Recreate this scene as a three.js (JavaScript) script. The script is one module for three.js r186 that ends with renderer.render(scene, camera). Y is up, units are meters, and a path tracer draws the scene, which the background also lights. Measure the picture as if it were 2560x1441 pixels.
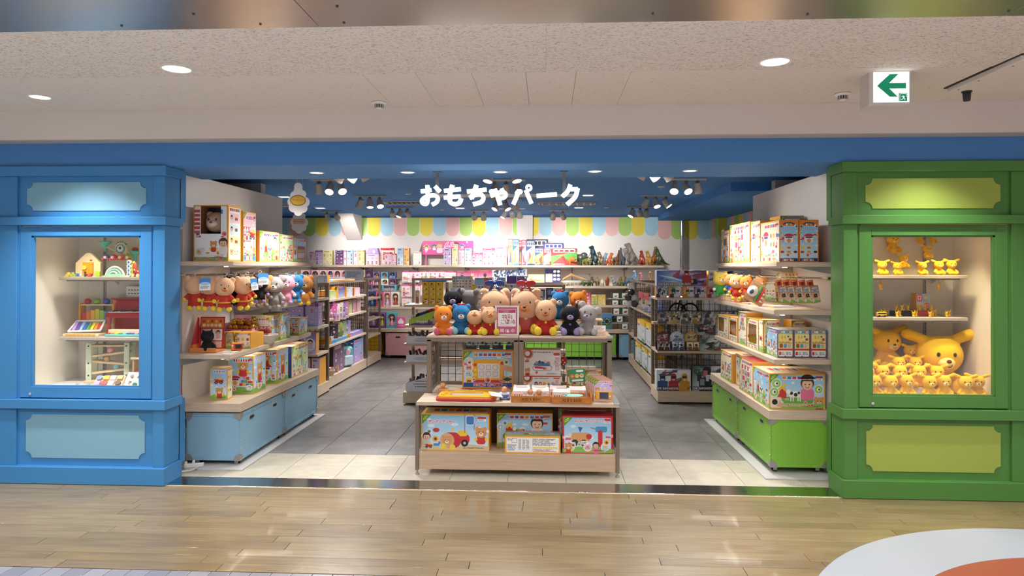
import*as THREE from 'three';
import{RoundedBoxGeometry}from 'three/addons/geometries/RoundedBoxGeometry.js';
import{mergeGeometries,mergeVertices,toCreasedNormals}from 'three/addons/utils/BufferGeometryUtils.js';
import{RectAreaLightUniformsLib}from 'three/addons/lights/RectAreaLightUniformsLib.js';
import{MarchingCubes}from 'three/addons/objects/MarchingCubes.js';
// ---------- camera, background, exposure ----------
const scene=new THREE.Scene();
scene.background=new THREE.Color(0x000000);
const camera=new THREE.PerspectiveCamera(2*Math.atan(720.5/1706)*180/Math.PI,2560/1441,0.05,60);
camera.rotation.order='YXZ';
camera.rotation.set(0.00597,0.04997,0.00158);
camera.position.set(0,1.65,5.005);
camera.setViewOffset(2560,1441,0,64.2,2560,1441);
scene.add(camera);
const renderer=new THREE.WebGLRenderer({antialias:true});
renderer.toneMapping=THREE.LinearToneMapping;
renderer.toneMappingExposure=1.0;
renderer.shadowMap.enabled=true;
RectAreaLightUniformsLib.init();
// light levels (candela of one lamp of each kind)
const LV={mall:13,mallNear:7,soffit:2.3,spot:13,wash:5.5,side:7,fill:9,strip:7,caseL:1.9,caseR:3.0};
const WARM=0xfdfbff,WHITE=0xfffaf6;
// ---------- small helpers ----------
const{PI,sin,cos,min,max,abs,floor,sqrt,hypot}=Math;
function rng(seed){let a=seed>>>0;return()=>{a=(a+0x6D2B79F5)|0;let t=Math.imul(a ^(a>>>15),1|a);t=(t+Math.imul(t ^(t>>>7),61|t))^ t;return((t ^(t>>>14))>>>0)/4294967296;};}
const taken={};
function numbered(name){const n=taken[name]=(taken[name]??-1)+1;return n?name+'_'+String(n).padStart(3,'0'):name;}
function M(color,roughness=0.6,o={}){return new THREE.MeshPhysicalMaterial({color:new THREE.Color(color),roughness,...o});}
function put(parent,name,geo,mat,pos,rot){
const m=new THREE.Mesh(geo,mat);m.name=parent===scene?numbered(name):name;m.castShadow=m.receiveShadow=true;
if(pos)m.position.set(...pos);if(rot)m.rotation.set(...rot);
parent.add(m);return m;
}
function thing(name,label,category,pos=[0,0,0],turn=0,group){
const o=new THREE.Group();o.name=numbered(name);scene.add(o);o.position.set(...pos);o.rotation.y=turn;
o.userData={label,category};if(group)o.userData.group=group;return o;
}
function tag(o,label,category,group){o.userData={label,category};if(group)o.userData.group=group;return o;}
function struct(name,geo,mat,pos,parent=scene){const m=put(parent,name,geo,mat,pos);if(parent===scene)m.userData.kind='structure';return m;}
function dup(src,pos,turn,label,scale){
const r=src.clone();r.name=numbered(src.name.replace(/_\d{3}$/,''));r.userData={...src.userData,label};scene.add(r);
r.position.set(...pos);if(turn!==undefined)r.rotation.set(0,turn,0);if(scale)r.scale.setScalar(scale);return r;
}
const box=(w,h,d,x=0,y=0,z=0)=>new THREE.BoxGeometry(w,h,d).translate(x,y,z);
// box by its extents, uv in metres
function span(x0,x1,y0,y1,z0,z1){return uvMetres(new THREE.BoxGeometry(x1-x0,y1-y0,z1-z0).translate((x0+x1)/2,(y0+y1)/2,(z0+z1)/2));}
function rspan(x0,x1,y0,y1,z0,z1,r=0.004,s=2){return uvMetres(new RoundedBoxGeometry(x1-x0,y1-y0,z1-z0,s,min(r,(x1-x0)/2.1,(y1-y0)/2.1,(z1-z0)/2.1)).translate((x0+x1)/2,(y0+y1)/2,(z0+z1)/2));}
function uvMetres(g){
const p=g.attributes.position,n=g.attributes.normal,uv=g.attributes.uv;
for(let i=0;i<p.count;i++){
const ax=abs(n.getX(i)),ay=abs(n.getY(i)),az=abs(n.getZ(i));
if(az>=ax&&az>=ay)uv.setXY(i,p.getX(i),p.getY(i));else if(ay>=ax)uv.setXY(i,p.getX(i),p.getZ(i));else uv.setXY(i,p.getZ(i),p.getY(i));
}
return g;
}
function flip(g,x,y,z){g.scale(x,y,z);if(x*y*z<0){g=g.index?g.toNonIndexed():g;for(const k of Object.keys(g.attributes)){const a=g.attributes[k],n=a.itemSize;for(let i=0;i<a.count;i+=3)for(let c=0;c<n;c++){const t=a.array[(i+1)*n+c];a.array[(i+1)*n+c]=a.array[(i+2)*n+c];a.array[(i+2)*n+c]=t;}}g.computeVertexNormals();}return g;}
const cyl=(r,h,seg=16,r2=r)=>new THREE.CylinderGeometry(r2,r,h,seg);
function rod(a,b,r,seg=8,r2=r){
const A=new THREE.Vector3(...a),B=new THREE.Vector3(...b),L=A.distanceTo(B),g=new THREE.CylinderGeometry(r2,r,L,seg);
g.applyQuaternion(new THREE.Quaternion().setFromUnitVectors(new THREE.Vector3(0,1,0),B.clone().sub(A).normalize()));
const c=A.add(B).multiplyScalar(0.5);return g.translate(c.x,c.y,c.z);
}
function tube(pts,r,seg=24,rad=8){return new THREE.TubeGeometry(new THREE.CatmullRomCurve3(pts.map((p)=>new THREE.Vector3(...p))),seg,r,rad,false);}
function merge(list){return mergeGeometries(list.map((g)=>{const q=g.index?g.toNonIndexed():g.clone();for(const k of Object.keys(q.attributes))if(!['position','normal','uv'].includes(k))q.deleteAttribute(k);if(!q.attributes.uv)q.setAttribute('uv',new THREE.BufferAttribute(new Float32Array(q.attributes.position.count*2),2));return q;}));}
const ball=(rx,ry,rz,x=0,y=0,z=0,w=20,h=14)=>new THREE.SphereGeometry(1,w,h).scale(rx,ry,rz).translate(x,y,z);
function extrude(shape,depth,bevel=0,seg=8){return new THREE.ExtrudeGeometry(shape,{depth,bevelEnabled:bevel>0,bevelThickness:bevel,bevelSize:bevel,bevelSegments:2,curveSegments:seg});}
function poly(pts){const s=new THREE.Shape();pts.forEach((p,i)=>(i?s.lineTo(...p):s.moveTo(...p)));s.closePath();return s;}
function spot(pos,to,cd,angle=0.6,color=WARM,radius=3,pen=0.6){
const l=new THREE.SpotLight(color,cd,0,angle,pen,2);l.position.set(...pos);l.target.position.set(...to);l.castShadow=true;l.shadow.radius=radius;
scene.add(l);scene.add(l.target);return l;
}
function area(pos,to,w,h,nits,color=WARM){const l=new THREE.RectAreaLight(color,nits,w,h);l.position.set(...pos);l.lookAt(...to);scene.add(l);return l;}
// ---------- textures ----------
function canvasTex(w,h,draw,srgb=true,rep=false){
const c=document.createElement('canvas');c.width=w;c.height=h;const x=c.getContext('2d');draw(x,w,h);
const t=new THREE.CanvasTexture(c);if(srgb)t.colorSpace=THREE.SRGBColorSpace;if(rep)t.wrapS=t.wrapT=THREE.RepeatWrapping;t.magFilter=THREE.LinearFilter;return t;
}
function grain(seed,w,h,fn){return canvasTex(w,h,(x)=>{const r=rng(seed),im=x.createImageData(w,h);fn(im.data,w,h,r);x.putImageData(im,0,0);},true,true);}
function noise2(seed,n){
const r=rng(seed),g=Array.from({length:n*n},r),s=(t)=>t*t*(3-2*t);
return(u,v)=>{u=((u%1)+1)%1*n;v=((v%1)+1)%1*n;const i=floor(u),j=floor(v),a=s(u-i),b=s(v-j),q=(x,y)=>g[(y%n)*n+(x%n)];return(q(i,j)*(1-a)+q(i+1,j)*a)*(1-b)+(q(i,j+1)*(1-a)+q(i+1,j+1)*a)*b;};
}
function woodTex(seed,hex,amount,w=512,h=128,stretch=10){
const c=new THREE.Color(hex),n1=noise2(seed,8),n2=noise2(seed+1,64),n3=noise2(seed+2,24),base=[c.r,c.g,c.b].map((v)=>255*(v<=0.0031308?12.92*v:1.055*v**(1/2.4)-0.055));
return grain(seed,w,h,(d)=>{for(let y=0;y<h;y++)for(let x=0;x<w;x++){const u=x/w,v=y/h,k=1+amount*(0.9*(n1(u,v*2)-0.5)+0.8*(n2(u/stretch*2,v)-0.5)+0.5*(n3(u/3,v*3)-0.5));const i=(y*w+x)*4;for(let q=0;q<3;q++)d[i+q]=min(255,base[q]*k);d[i+3]=255;}});
}
function scaled(t,sx,sy,ox=0,oy=0){const c=t.clone();c.wrapS=c.wrapT=THREE.RepeatWrapping;c.repeat.set(sx,sy);c.offset.set(ox,oy);return c;}
// ---------- materials of the place ----------
const paintBlue=M(0x3f87bf,0.42),paintBlueLight=M(0x7fb0c4,0.5),paintGreen=M(0x4f843b,0.42),paintGreenLight=M(0x9db04b,0.5);
const headerBlue=M(0x4a84c0,0.75),ceilBlue=M(0x3f80c2,0.8),navy=M(0x1d4877,0.6);
const wallWhite=M(0xe6e1da,0.75),fasciaWhite=M(0xdcd2c8,0.7),caseWhite=M(0xe9e3d6,0.7);
const steel=M(0xc4c6c8,0.16,{metalness:1}),chrome=M(0xd8d8d8,0.12,{metalness:1}),greyMetal=M(0x8f8982,0.4,{metalness:0.6}),black=M(0x16161a,0.5),darkGrey=M(0x3a3836,0.6),whitePlastic=M(0xe8e6e0,0.4),ringWhite=M(0xe6e2da,0.4);
const glassMat=new THREE.MeshPhysicalMaterial({color:0xffffff,roughness:0.01,transmission:1,thickness:0,ior:1.5});
const lampGlow=new THREE.MeshStandardMaterial({color:0xffffff,emissive:new THREE.Color(1,0.97,0.9),emissiveIntensity:3.2,roughness:0.6});
const lampGlowSoft=new THREE.MeshStandardMaterial({color:0xffffff,emissive:new THREE.Color(1,0.97,0.92),emissiveIntensity:1.4,roughness:0.6});
// ---------- mall floor: wood planks, grey tile strip, round inlay ----------
const slabF=struct('floor',span(-9,9,-0.25,-0.006,0,12),M(0x2b231b,0.8));
{
const r=rng(5),tex=[0,1,2].map((i)=>woodTex(40+i*7,[0x8a7652,0x907b57,0x836f4d][i],0.16,1024,128,22));
const bump=grain(91,512,512,(d,w,h)=>{const a=noise2(3,12),b=noise2(4,48);for(let i=0;i<w*h;i++){const u=(i%w)/w,v=floor(i/w)/h,k=128+70*(a(u,v)-0.5)+30*(b(u,v)-0.5);d[i*4]=d[i*4+1]=d[i*4+2]=k;d[i*4+3]=255;}});
bump.colorSpace=THREE.NoColorSpace;
const mats=[];for(let i=0;i<9;i++)mats.push(new THREE.MeshPhysicalMaterial({map:scaled(tex[i%3],0.8,3,r(),r()),roughness:0.34,clearcoat:0.6,clearcoatRoughness:0.07,bumpMap:scaled(bump,1.1,1.1,r(),r()),bumpScale:0.0035,color:new THREE.Color().setScalar(0.93+0.13*r())}));
const geos=[0.9,1.2,1.5].map((L)=>uvMetres(new RoundedBoxGeometry(L-0.003,0.012,0.0965,1,0.0012)));
const insert=(x,z)=>hypot(x-2.86,z-2.25)<1.72;
for(let row=0;row<14;row++){
let x=-5.2+r()*1.2;const z=0.012+0.0985*(row+0.5);
while(x<5.0){const k=floor(r()*3),L=[0.9,1.2,1.5][k];const p=put(slabF,'plank',geos[k],mats[floor(r()*9)],[x+L/2,-0.006-0.0006*r(),z],[(r()-0.5)*0.003,0,(r()-0.5)*0.0006]);x+=L;}
}
// farther planks behind the tile strip, towards and under the viewer
const far=[];for(let z=1.52;z<12;z+=0.6)far.push(span(-9,9,-0.008,-0.001,z,z+0.597));
put(slabF,'near_tiles',merge(far),M(0xc4c6ca,0.35)).userData.kind='stuff';
const side=[];for(const s of[-1,1])side.push(span(min(s*5,s*9),max(s*5,s*9),-0.008,-0.001,0.01,1.4));
put(slabF,'side_boards',merge(side),mats[2]).userData.kind='stuff';
put(slabF,'edge_strip',rspan(-5,5,-0.01,0.002,0,0.012),M(0xcbb189,0.4));
const tileG=rspan(-0.054,0.054,-0.012,0,-0.054,0.054,0.002,1),tileM=[0x8e8f96,0x85868c,0x98989d].map((c)=>M(c,0.25,{clearcoat:0.4,clearcoatRoughness:0.15}));
for(let i=0;i<44;i++)put(slabF,'tile',tileG,tileM[floor(r()*3)],[-3.3+i*0.111,-0.001,1.45]);
// round white inlay with a red centre at the viewer's right
const ring=new THREE.Shape();ring.absarc(0,0,1.72,0,PI*2);const hole=new THREE.Path();hole.absarc(0,0,1.29,0,PI*2,true);ring.holes.push(hole);
const flat=(s)=>extrude(s,0.004,0,96).rotateX(-PI/2);
put(slabF,'white_ring',flat(ring),M(0xb0b4bb,0.32,{clearcoat:0.4,clearcoatRoughness:0.12}),[2.86,-0.0005,2.27]);
const disc=new THREE.Shape();disc.absarc(0,0,1.288,0,PI*2);
put(slabF,'red_disc',flat(disc),M(0xa2523e,0.35,{clearcoat:0.4,clearcoatRoughness:0.12}),[2.86,-0.0005,2.27]);
}
// ---------- threshold and shop floor ----------
{
const t=struct('threshold_plate',rspan(-2.86,2.13,-0.02,0.003,-0.208,-0.001,0.002),M(0xbfc1c4,0.13,{metalness:1}));
const f=struct('floor',span(-5.6,4.4,-0.25,-0.006,-8,-0.001),M(0x6f6c68,0.8));
const r=rng(17),sp=(seed,hex,amt)=>{const c=new THREE.Color(hex).convertLinearToSRGB(),n=noise2(seed,10),m=noise2(seed+1,90);return grain(seed,512,512,(d,w,h,q)=>{for(let i=0;i<w*h;i++){const u=(i%w)/w,v=floor(i/w)/h,k=1+amt*(n(u,v)-0.5)+amt*0.8*(m(u,v)-0.5)-(q()<0.004?0.12:0);d[i*4]=255*min(1,c.r*k);d[i*4+1]=255*min(1,c.g*k);d[i*4+2]=255*min(1,c.b*k);d[i*4+3]=255;}});};
const cream=sp(61,0xbcb4a0,0.08),grey=sp(67,0x807d79,0.16);
const cm=[0,1,2,3].map((i)=>new THREE.MeshPhysicalMaterial({map:scaled(cream,1.4,1.4,r(),r()),roughness:0.42,color:new THREE.Color().setScalar(0.95+r()*0.08)}));
const gm=[0,1,2,3,4].map((i)=>new THREE.MeshPhysicalMaterial({map:scaled(grey,0.9,0.9,r(),r()),roughness:0.38,color:new THREE.Color().setScalar(0.92+r()*0.14)}));
const g1=uvMetres(new RoundedBoxGeometry(0.447,0.012,0.343,1,0.001)),g2=uvMetres(new RoundedBoxGeometry(0.596,0.012,0.596,1,0.001));
for(let i=0;i<12;i++)for(let j=0;j<2;j++)put(f,'tile',g1,cm[floor(r()*4)],[-2.77+i*0.45,-0.006,-0.212-0.346*(j+0.5)]);
for(let i=0;i<13;i++)for(let j=0;j<11;j++){const x=-4.1+i*0.6,z=-0.904-0.6*(j+0.5);if(z>-2.6&&(x<-3.2||x>2.5))continue;put(f,'tile',g2,gm[floor(r()*5)],[x,-0.006,z]);}
}
// ---------- shop walls, beam, ceiling ----------
const WB=-7.5;
const wallBack=struct('wall_back',span(-5.4,4.2,0,2.9,WB-0.15,WB),wallWhite);
struct('wall_left',merge([span(-3.2,-3.0,0,2.42,-2.62,-0.71),span(-3.013,-3.0,0,2.42,-0.71,-0.222)]),wallWhite);
struct('wall_right',merge([span(2.25,2.45,0,2.42,-2.55,-0.71),span(2.25,2.263,0,2.42,-0.71,-0.222)]),wallWhite);
struct('wall_left_front',span(-5.4,-3.2,0,2.6,-2.62,-2.5),wallWhite);
struct('wall_right_front',span(2.45,4.2,0,2.6,-2.55,-2.43),wallWhite);
struct('wall_left_rear',span(-5.4,-5.25,0,2.6,WB,-2.5),wallWhite);
const wallRR=struct('wall_right_rear',span(3.08,3.3,0,2.6,-6.8,-2.43),wallWhite);
struct('wall_right_niche',span(2.93,3.08,0,2.6,WB,-6.8),wallWhite);
struct('baseboard_left',rspan(-3.0,-2.985,0,0.07,-2.6,-0.21),M(0xc9c2ba,0.5));
struct('baseboard_right',rspan(2.235,2.25,0,0.07,-2.5,-0.21),M(0xc9c2ba,0.5));
struct('ceiling',span(-5.6,4.4,2.58,2.75,WB-0.1,-0.75),ceilBlue);
const soffit=struct('ceiling_soffit',span(-9,9,2.405,2.585,-0.8,0),headerBlue);
struct('ceiling_beam',span(2.03,4.2,2.485,2.585,WB,-2.62),ceilBlue);
struct('ceiling_gap',span(-5.2,2.03,2.55,2.58,WB,WB+0.03),navy);
// pastel scallops along the top of the back wall, one panel each
{
const cols=[0xa7cfe0,0xe9b9b4,0xa9cc6b,0xe6d24a].map((c)=>M(c,0.65)),W=0.2405;
const sc=(w)=>{const s=new THREE.Shape();const h=0.34,r=w/2-0.003;s.moveTo(-r,0);s.lineTo(-r,-h+r);s.absarc(0,-h+r,r,PI,0,false);s.lineTo(r,0);s.closePath();return extrude(s,0.006,0,16);};
const g=sc(W),gn=sc(0.2);
// x edges measured: one edge at 1.986 between pink and light blue going left
const edge=(k)=>(k<=22?-4.778+0.2445*k:0.602+0.2375*(k-22));for(let k=-2;k<32;k++)put(wallBack,'scallop',g,cols[(k+5)%4],[(edge(k)+edge(k+1))/2,edge(k)>1.9?2.484:2.549,WB]);
const gs=sc(0.228);
for(let i=0;i<3;i++)put(wallBack,'scallop',gs,cols[[0,1,2][i]],[2.93,2.485,-7.38+i*0.233],[0,-PI/2,0]);
put(wallRR,'scallop',sc(0.15),cols[3],[3.005,2.485,-6.8]).position.z=-6.798;
for(let i=0;i<17;i++)put(wallRR,'scallop',g,cols[(i)%4],[3.08,2.485,-6.67+i*W],[0,-PI/2,0]);
}
// sloped white brace casing and a flat white one high on the back wall
{
const s=poly([[0,2.14],[0,2.58],[0.62,2.58],[0.02,2.14]]);
const g=extrude(s,0.28).rotateY(-PI/2).translate(-3.41,0,WB);
struct('trim_1',g,M(0xe2dad6,0.7));
struct('trim_2',extrude(poly([[0,2.13],[0,2.58],[0.12,2.58],[0.05,2.13]]),0.29).rotateY(-PI/2).translate(-0.245,0,WB),M(0xdcd8d6,0.7));
}
// ---------- mall: fascia, ceilings, enclosing hall ----------
const acoustic=(seed,dens,scaleU)=>{
const col=canvasTex(1024,1024,(x,w,h)=>{x.fillStyle='#d9cfc2';x.fillRect(0,0,w,h);const r=rng(seed);x.lineCap='round';for(let i=0;i<dens;i++){const X=r()*w,Y=r()*h,L=2+r()*14,a=(r()-0.5)*1.2;x.strokeStyle=`rgba(${96 + r() * 30 | 0},${84 + r() * 30 | 0},${72 + r() * 30 | 0},${0.35 + r() * 0.4})`;x.lineWidth=1.2+r()*2.4;x.beginPath();x.moveTo(X,Y);x.quadraticCurveTo(X+L/2,Y+(r()-0.5)*6,X+L*cos(a),Y+L*sin(a)*0.6);x.stroke();}},true,true);
const t=scaled(col,scaleU,scaleU);return new THREE.MeshPhysicalMaterial({map:t,roughness:0.9});
};
const acA=acoustic(7,5200,1.05),acB=acoustic(8,340,0.8);
struct('wall_fascia',span(-9,9,2.583,2.9,0,0.13),fasciaWhite);
struct('trim_3',rspan(-9,9,2.578,2.584,0,0.132),M(0xb9b0a8,0.6));
const ceilM=struct('ceiling_mall',span(-9,9,2.83,3.05,0.13,12),M(0x3a342e,0.9));
{
let x=-9;const cut=[-3.59,-1.1,-0.78,-0.445,-0.122,0.178,0.5];
for(const c of[...cut,9]){put(ceilM,'panel',span(x+0.001,c-0.001,2.80,2.832,0.131,0.972),x<-3.6?fasciaWhite:acB);x=c;}
for(let i=0;i<8;i++)put(ceilM,'panel',span(-9+i*2.25,-9+(i+1)*2.25-0.0008,2.797,2.832,0.984,1.79),acA);
const mp=new THREE.MeshPhysicalMaterial({color:0xccc0b4,metalness:0.9,roughness:0.26,anisotropy:0.4});
const edges=[-9,-6.5,-4.2,-1.085,2.09,5.2,9];
for(let i=0;i<6;i++){put(ceilM,'panel',rspan(edges[i]+0.0015,edges[i+1]-0.0015,2.795,2.815,1.793,3.1,0.002,1),mp);}
const sg=cyl(0.006,0.004,10);for(const[sx,sz]of[[-2.02,1.86],[-1.6,1.99],[-1.35,1.85],[-0.95,1.85],[-0.92,2.05],[0.48,1.9],[1.18,1.86],[2.06,1.86],[-2.9,2.02]])put(ceilM,'screw',sg,darkGrey,[sx,2.793,sz]);
put(ceilM,'rear_panels',span(-9,9,2.8,2.83,3.1,12),M(0xd6cdc2,0.9)).userData.kind='stuff';
// raised hatch at the right
}
struct('wall_mall_rear',span(-9,9,0,2.85,11.8,12),M(0xd8d6d4,0.8));
struct('wall_mall_left',span(-9.2,-9,0,2.85,0,12),M(0xd8d6d4,0.8));
struct('wall_mall_right',span(9,9.2,0,2.85,0,12),M(0xd8d6d4,0.8));
struct('wall_front_left',span(-9,-4.2,0,2.41,-0.1,-0.02),M(0x8a8580,0.8));
struct('wall_front_right',span(3.5,9,0,2.41,-0.1,-0.02),paintGreen);
// ---------- recessed round lamps ----------
function downlight(x,z,y,r,label,cd,angle=0.95,group){
const t=thing('downlight',label,'downlight',[x,y,z],0,group);
const ring=new THREE.LatheGeometry([[r,0.012],[r+0.012,0.004],[r+0.014,-0.003],[r+0.004,-0.005],[r-0.004,0.004],[r-0.008,0.02]].map((p)=>new THREE.Vector2(...p)),40);
put(t,'ring',ring,ringWhite);
put(t,'lamp',new THREE.CircleGeometry(r,40).rotateX(PI/2),lampGlow,[0,-0.002,0]);
if(cd)spot([x,y-0.012,z],[x,0,z],cd,angle,WARM,3.5,0.5);
return t;
}
const D5=['leftmost','second from the left','middle','second from the right','rightmost'];
[-1.853,-1.111,-0.365,0.384,1.128].forEach((x,i)=>downlight(x,-0.42,2.405,0.047,`round lit lamp in the blue entrance soffit, ${D5[i]} of five`,LV.soffit,0.62));
downlight(-2.148,1.145,2.797,0.075,'lit round lamp in the speckled ceiling above the blue pillar',LV.mallNear,1.2);
downlight(1.275,1.13,2.797,0.075,'lit round lamp in the speckled ceiling beside the exit sign',LV.mallNear,1.2);
downlight(-3.445,0.53,2.80,0.06,'small lit round lamp in the plain ceiling near the white fascia',LV.mallNear*3.4,0.85);
downlight(2.66,0.5,2.80,0.06,'small round lamp behind the exit sign above the green pillar',LV.mallNear*3.4,0.85);
for(const z of[2.7,4.6,6.6,8.6])for(const x of[-6,-3.6,-1.2,1.2,3.6,6])spot([x,2.78,z],[x,0,z],LV.mall,1.25,WARM,5,0.4);
{
const g=[];for(const z of[2.7,4.6,6.6,8.6])for(const x of[-6,-3.6,-1.2,1.2,3.6,6])g.push(new THREE.CircleGeometry(0.07,24).rotateX(PI/2).translate(x,2.792,z));
const m=put(scene,'hall_lamps',merge(g),lampGlowSoft);m.userData={label:'rows of round lamps in the hall ceiling overhead',category:'lamps',kind:'stuff'};
}
// ---------- track spots ----------
const headMat=M(0xb3aca4,0.45),headDark=M(0x5c564f,0.5);
function trackLight(x,z,heads,label,len=0.42){
const t=thing('track_light',label,'spotlight',[x,2.58,z]);
put(t,'track',rspan(-len/2,len/2,-0.02,0,-0.018,0.018,0.003),headMat);
for(let[dx,tx,tz,lit,cd]of heads){
const hd=new THREE.Group();hd.name='head';t.add(hd);hd.position.set(dx,-0.02,0);
put(hd,'bracket',merge([rod([0,0.002,0],[0,-0.045,0],0.009),box(0.03,0.03,0.035,0,-0.02,0)]),headDark);
const dir=new THREE.Vector3(tx,-1,tz).normalize(),q=new THREE.Quaternion().setFromUnitVectors(new THREE.Vector3(0,-1,0),dir);
const body=new THREE.LatheGeometry([[0,0.05],[0.03,0.05],[0.036,0.042],[0.042,-0.02],[0.047,-0.066],[0.045,-0.068],[0.043,-0.055],[0,-0.05]].map((p)=>new THREE.Vector2(...p)),28);
const b=put(hd,'lamp_body',body,headMat,[0,-0.075,0]);b.quaternion.copy(q);
const L=put(hd,'lamp',new THREE.CircleGeometry(0.042,28).rotateX(PI/2),lit?lampGlow:headDark,[0,-0.075,0]);L.position.addScaledVector(dir,0.0665);L.quaternion.copy(q);
if(lit){cd??=tz<-1.5?LV.wash:z>-1.3?LV.side:LV.spot;const p=new THREE.Vector3(x+dx,2.58-0.02-0.075,z).addScaledVector(dir,0.075);spot(p.toArray(),p.clone().addScaledVector(dir,2).toArray(),cd,tz<-1.5||abs(tx)>2?0.75:0.55,WHITE,3.5,0.85);}
}
return t;
}
trackLight(-2.305,-2.17,[[-0.12,0,-0.25,0],[0,0.1,0.9,1,9],[0.12,0.6,0.9,1,9]],'triple track spotlight nearest the entrance beside the hanging cloud sign');
trackLight(-0.43,-2.27,[[-0.12,-0.35,0.9,1,9],[0,0,-0.3,0],[0.12,0.4,0.85,1,9]],'triple track spotlight just behind the lit shop lettering');
trackLight(1.474,-2.27,[[-0.12,-0.3,0.95,1,9],[0,0.3,0.9,1,9],[0.12,0.1,-0.1,0]],'triple track spotlight nearest the entrance beside the blue ceiling beam');
trackLight(-2.312,-3.85,[[-0.13,-0.5,-0.3,1],[0,0.1,0.25,1],[0.13,0.3,0.6,1]],'triple track spotlight in front of the air vent behind the cloud sign');
trackLight(-0.55,-4.33,[[-0.13,-0.5,0.5,1],[0,0.5,0.4,1],[0.13,0,-2.3,1]],'track spotlight half hidden behind the lit lettering');
trackLight(1.423,-3.93,[[-0.13,-0.5,-0.3,1],[0,0.2,0.5,1],[0.13,0.7,0.3,1]],'triple track spotlight halfway along the blue ceiling beam');
trackLight(-2.293,-5.6,[[-0.12,-0.6,-2.6,1],[0,-0.3,0.3,1],[0.12,0.5,-1.7,1]],'triple track spotlight behind the left ceiling vent near the pastel scallops');
trackLight(-0.546,-5.88,[[-0.12,-0.5,0.3,1],[0,0.5,-2.6,1],[0.12,0.2,-1.0,1,9]],'triple track spotlight in front of the flat white brace panel');
trackLight(1.452,-5.65,[[-0.12,-0.5,0.3,1],[0,0.3,-2.6,1],[0.1,0,-0.6,0]],'triple track spotlight at the rear end of the beam');
trackLight(-3.609,-6.3,[[-0.07,0.2,-0.3,0],[0.09,0.1,-2.0,1]],'double track spotlight in front of the sloped white brace',0.32);
trackLight(-1.111,-6.3,[[-0.09,0.2,-1.9,1],[0.07,0,-1.0,1,8]],'double track spotlight above the pink doll stand',0.32);
trackLight(0.195,-6.25,[[-0.08,-0.2,-1.0,1,8],[0.08,0.5,-1.9,1]],'double track spotlight above the board game boxes',0.32);
// two more tracks just inside the soffit light the side shelves and the table
trackLight(-1.75,-1.15,[[-0.12,-0.9,-0.35,1],[0,-0.75,0.35,1],[0.12,-2.2,0.2,1,4.5]],'track spotlight behind the soffit aimed at the left shelves');
trackLight(0.95,-1.15,[[-0.12,2.2,0.2,1,6],[0,0.75,0.35,1],[0.12,0.9,-0.35,1]],'track spotlight behind the soffit aimed at the right shelves');
trackLight(-0.4,-1.2,[[-0.12,-0.2,0.3,1,8],[0.12,0.25,0.3,1,8]],'track spotlight behind the soffit above the front table',0.32);
// lamps over the shop that stand beyond the picture or flush in its ceiling
for(const[x,z]of[[-3.5,-3.96],[0.543,-3.9],[-1.368,-5.78],[0.512,-5.76],[-3.6,-5.7]]){
const t=thing('ceiling_lamp',`flat square recessed lamp in the blue shop ceiling, ${z > -4.5 ? (x < 0 ? 'beside the left wall end' : 'right of the lettering') : x < -2 ? 'above the left doll shelves' : x < 0 ? 'below the lettering start' : 'behind the right air vent'}`,'ceiling lamp',[x,2.58,z]);
put(t,'frame',rspan(-0.075,0.075,-0.006,0.004,-0.075,0.075,0.003),ringWhite);
put(t,'lamp',span(-0.06,0.06,-0.009,-0.005,-0.06,0.06),lampGlowSoft);
spot([x,2.565,z],[x,0,z],LV.fill,1.2,WHITE,6,0.5);
}
// ---------- materials of the fixtures ----------
const mapleTex=woodTex(301,0xd2bda5,0.09,512,128,14),maple=new THREE.MeshPhysicalMaterial({map:scaled(mapleTex,1.2,5),roughness:0.5}),mapleEdge=new THREE.MeshPhysicalMaterial({map:scaled(mapleTex,0.8,9,0.3,0.2),roughness:0.5,color:0xf4ece2});
const taupe=M(0x877869,0.45,{metalness:0.25}),taupeDark=M(0x4f463e,0.5,{metalness:0.3}),wireMat=M(0x4a4038,0.45,{metalness:0.5}),rubber=M(0x1b1a1a,0.7),zinc=M(0xb9bab8,0.35,{metalness:0.8}),cornerMetal=M(0xa7a39e,0.42,{metalness:0.5});
function wires(w,h,nx,ny,r=0.0022){
const g=[];for(let i=0;i<=nx;i++)g.push(box(r*2,h,r*2,(i/nx)*w,h/2,0));for(let j=0;j<=ny;j++)g.push(box(w,r*2,r*2,w/2,(j/ny)*h,r*1.6));return merge(g);
}
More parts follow.
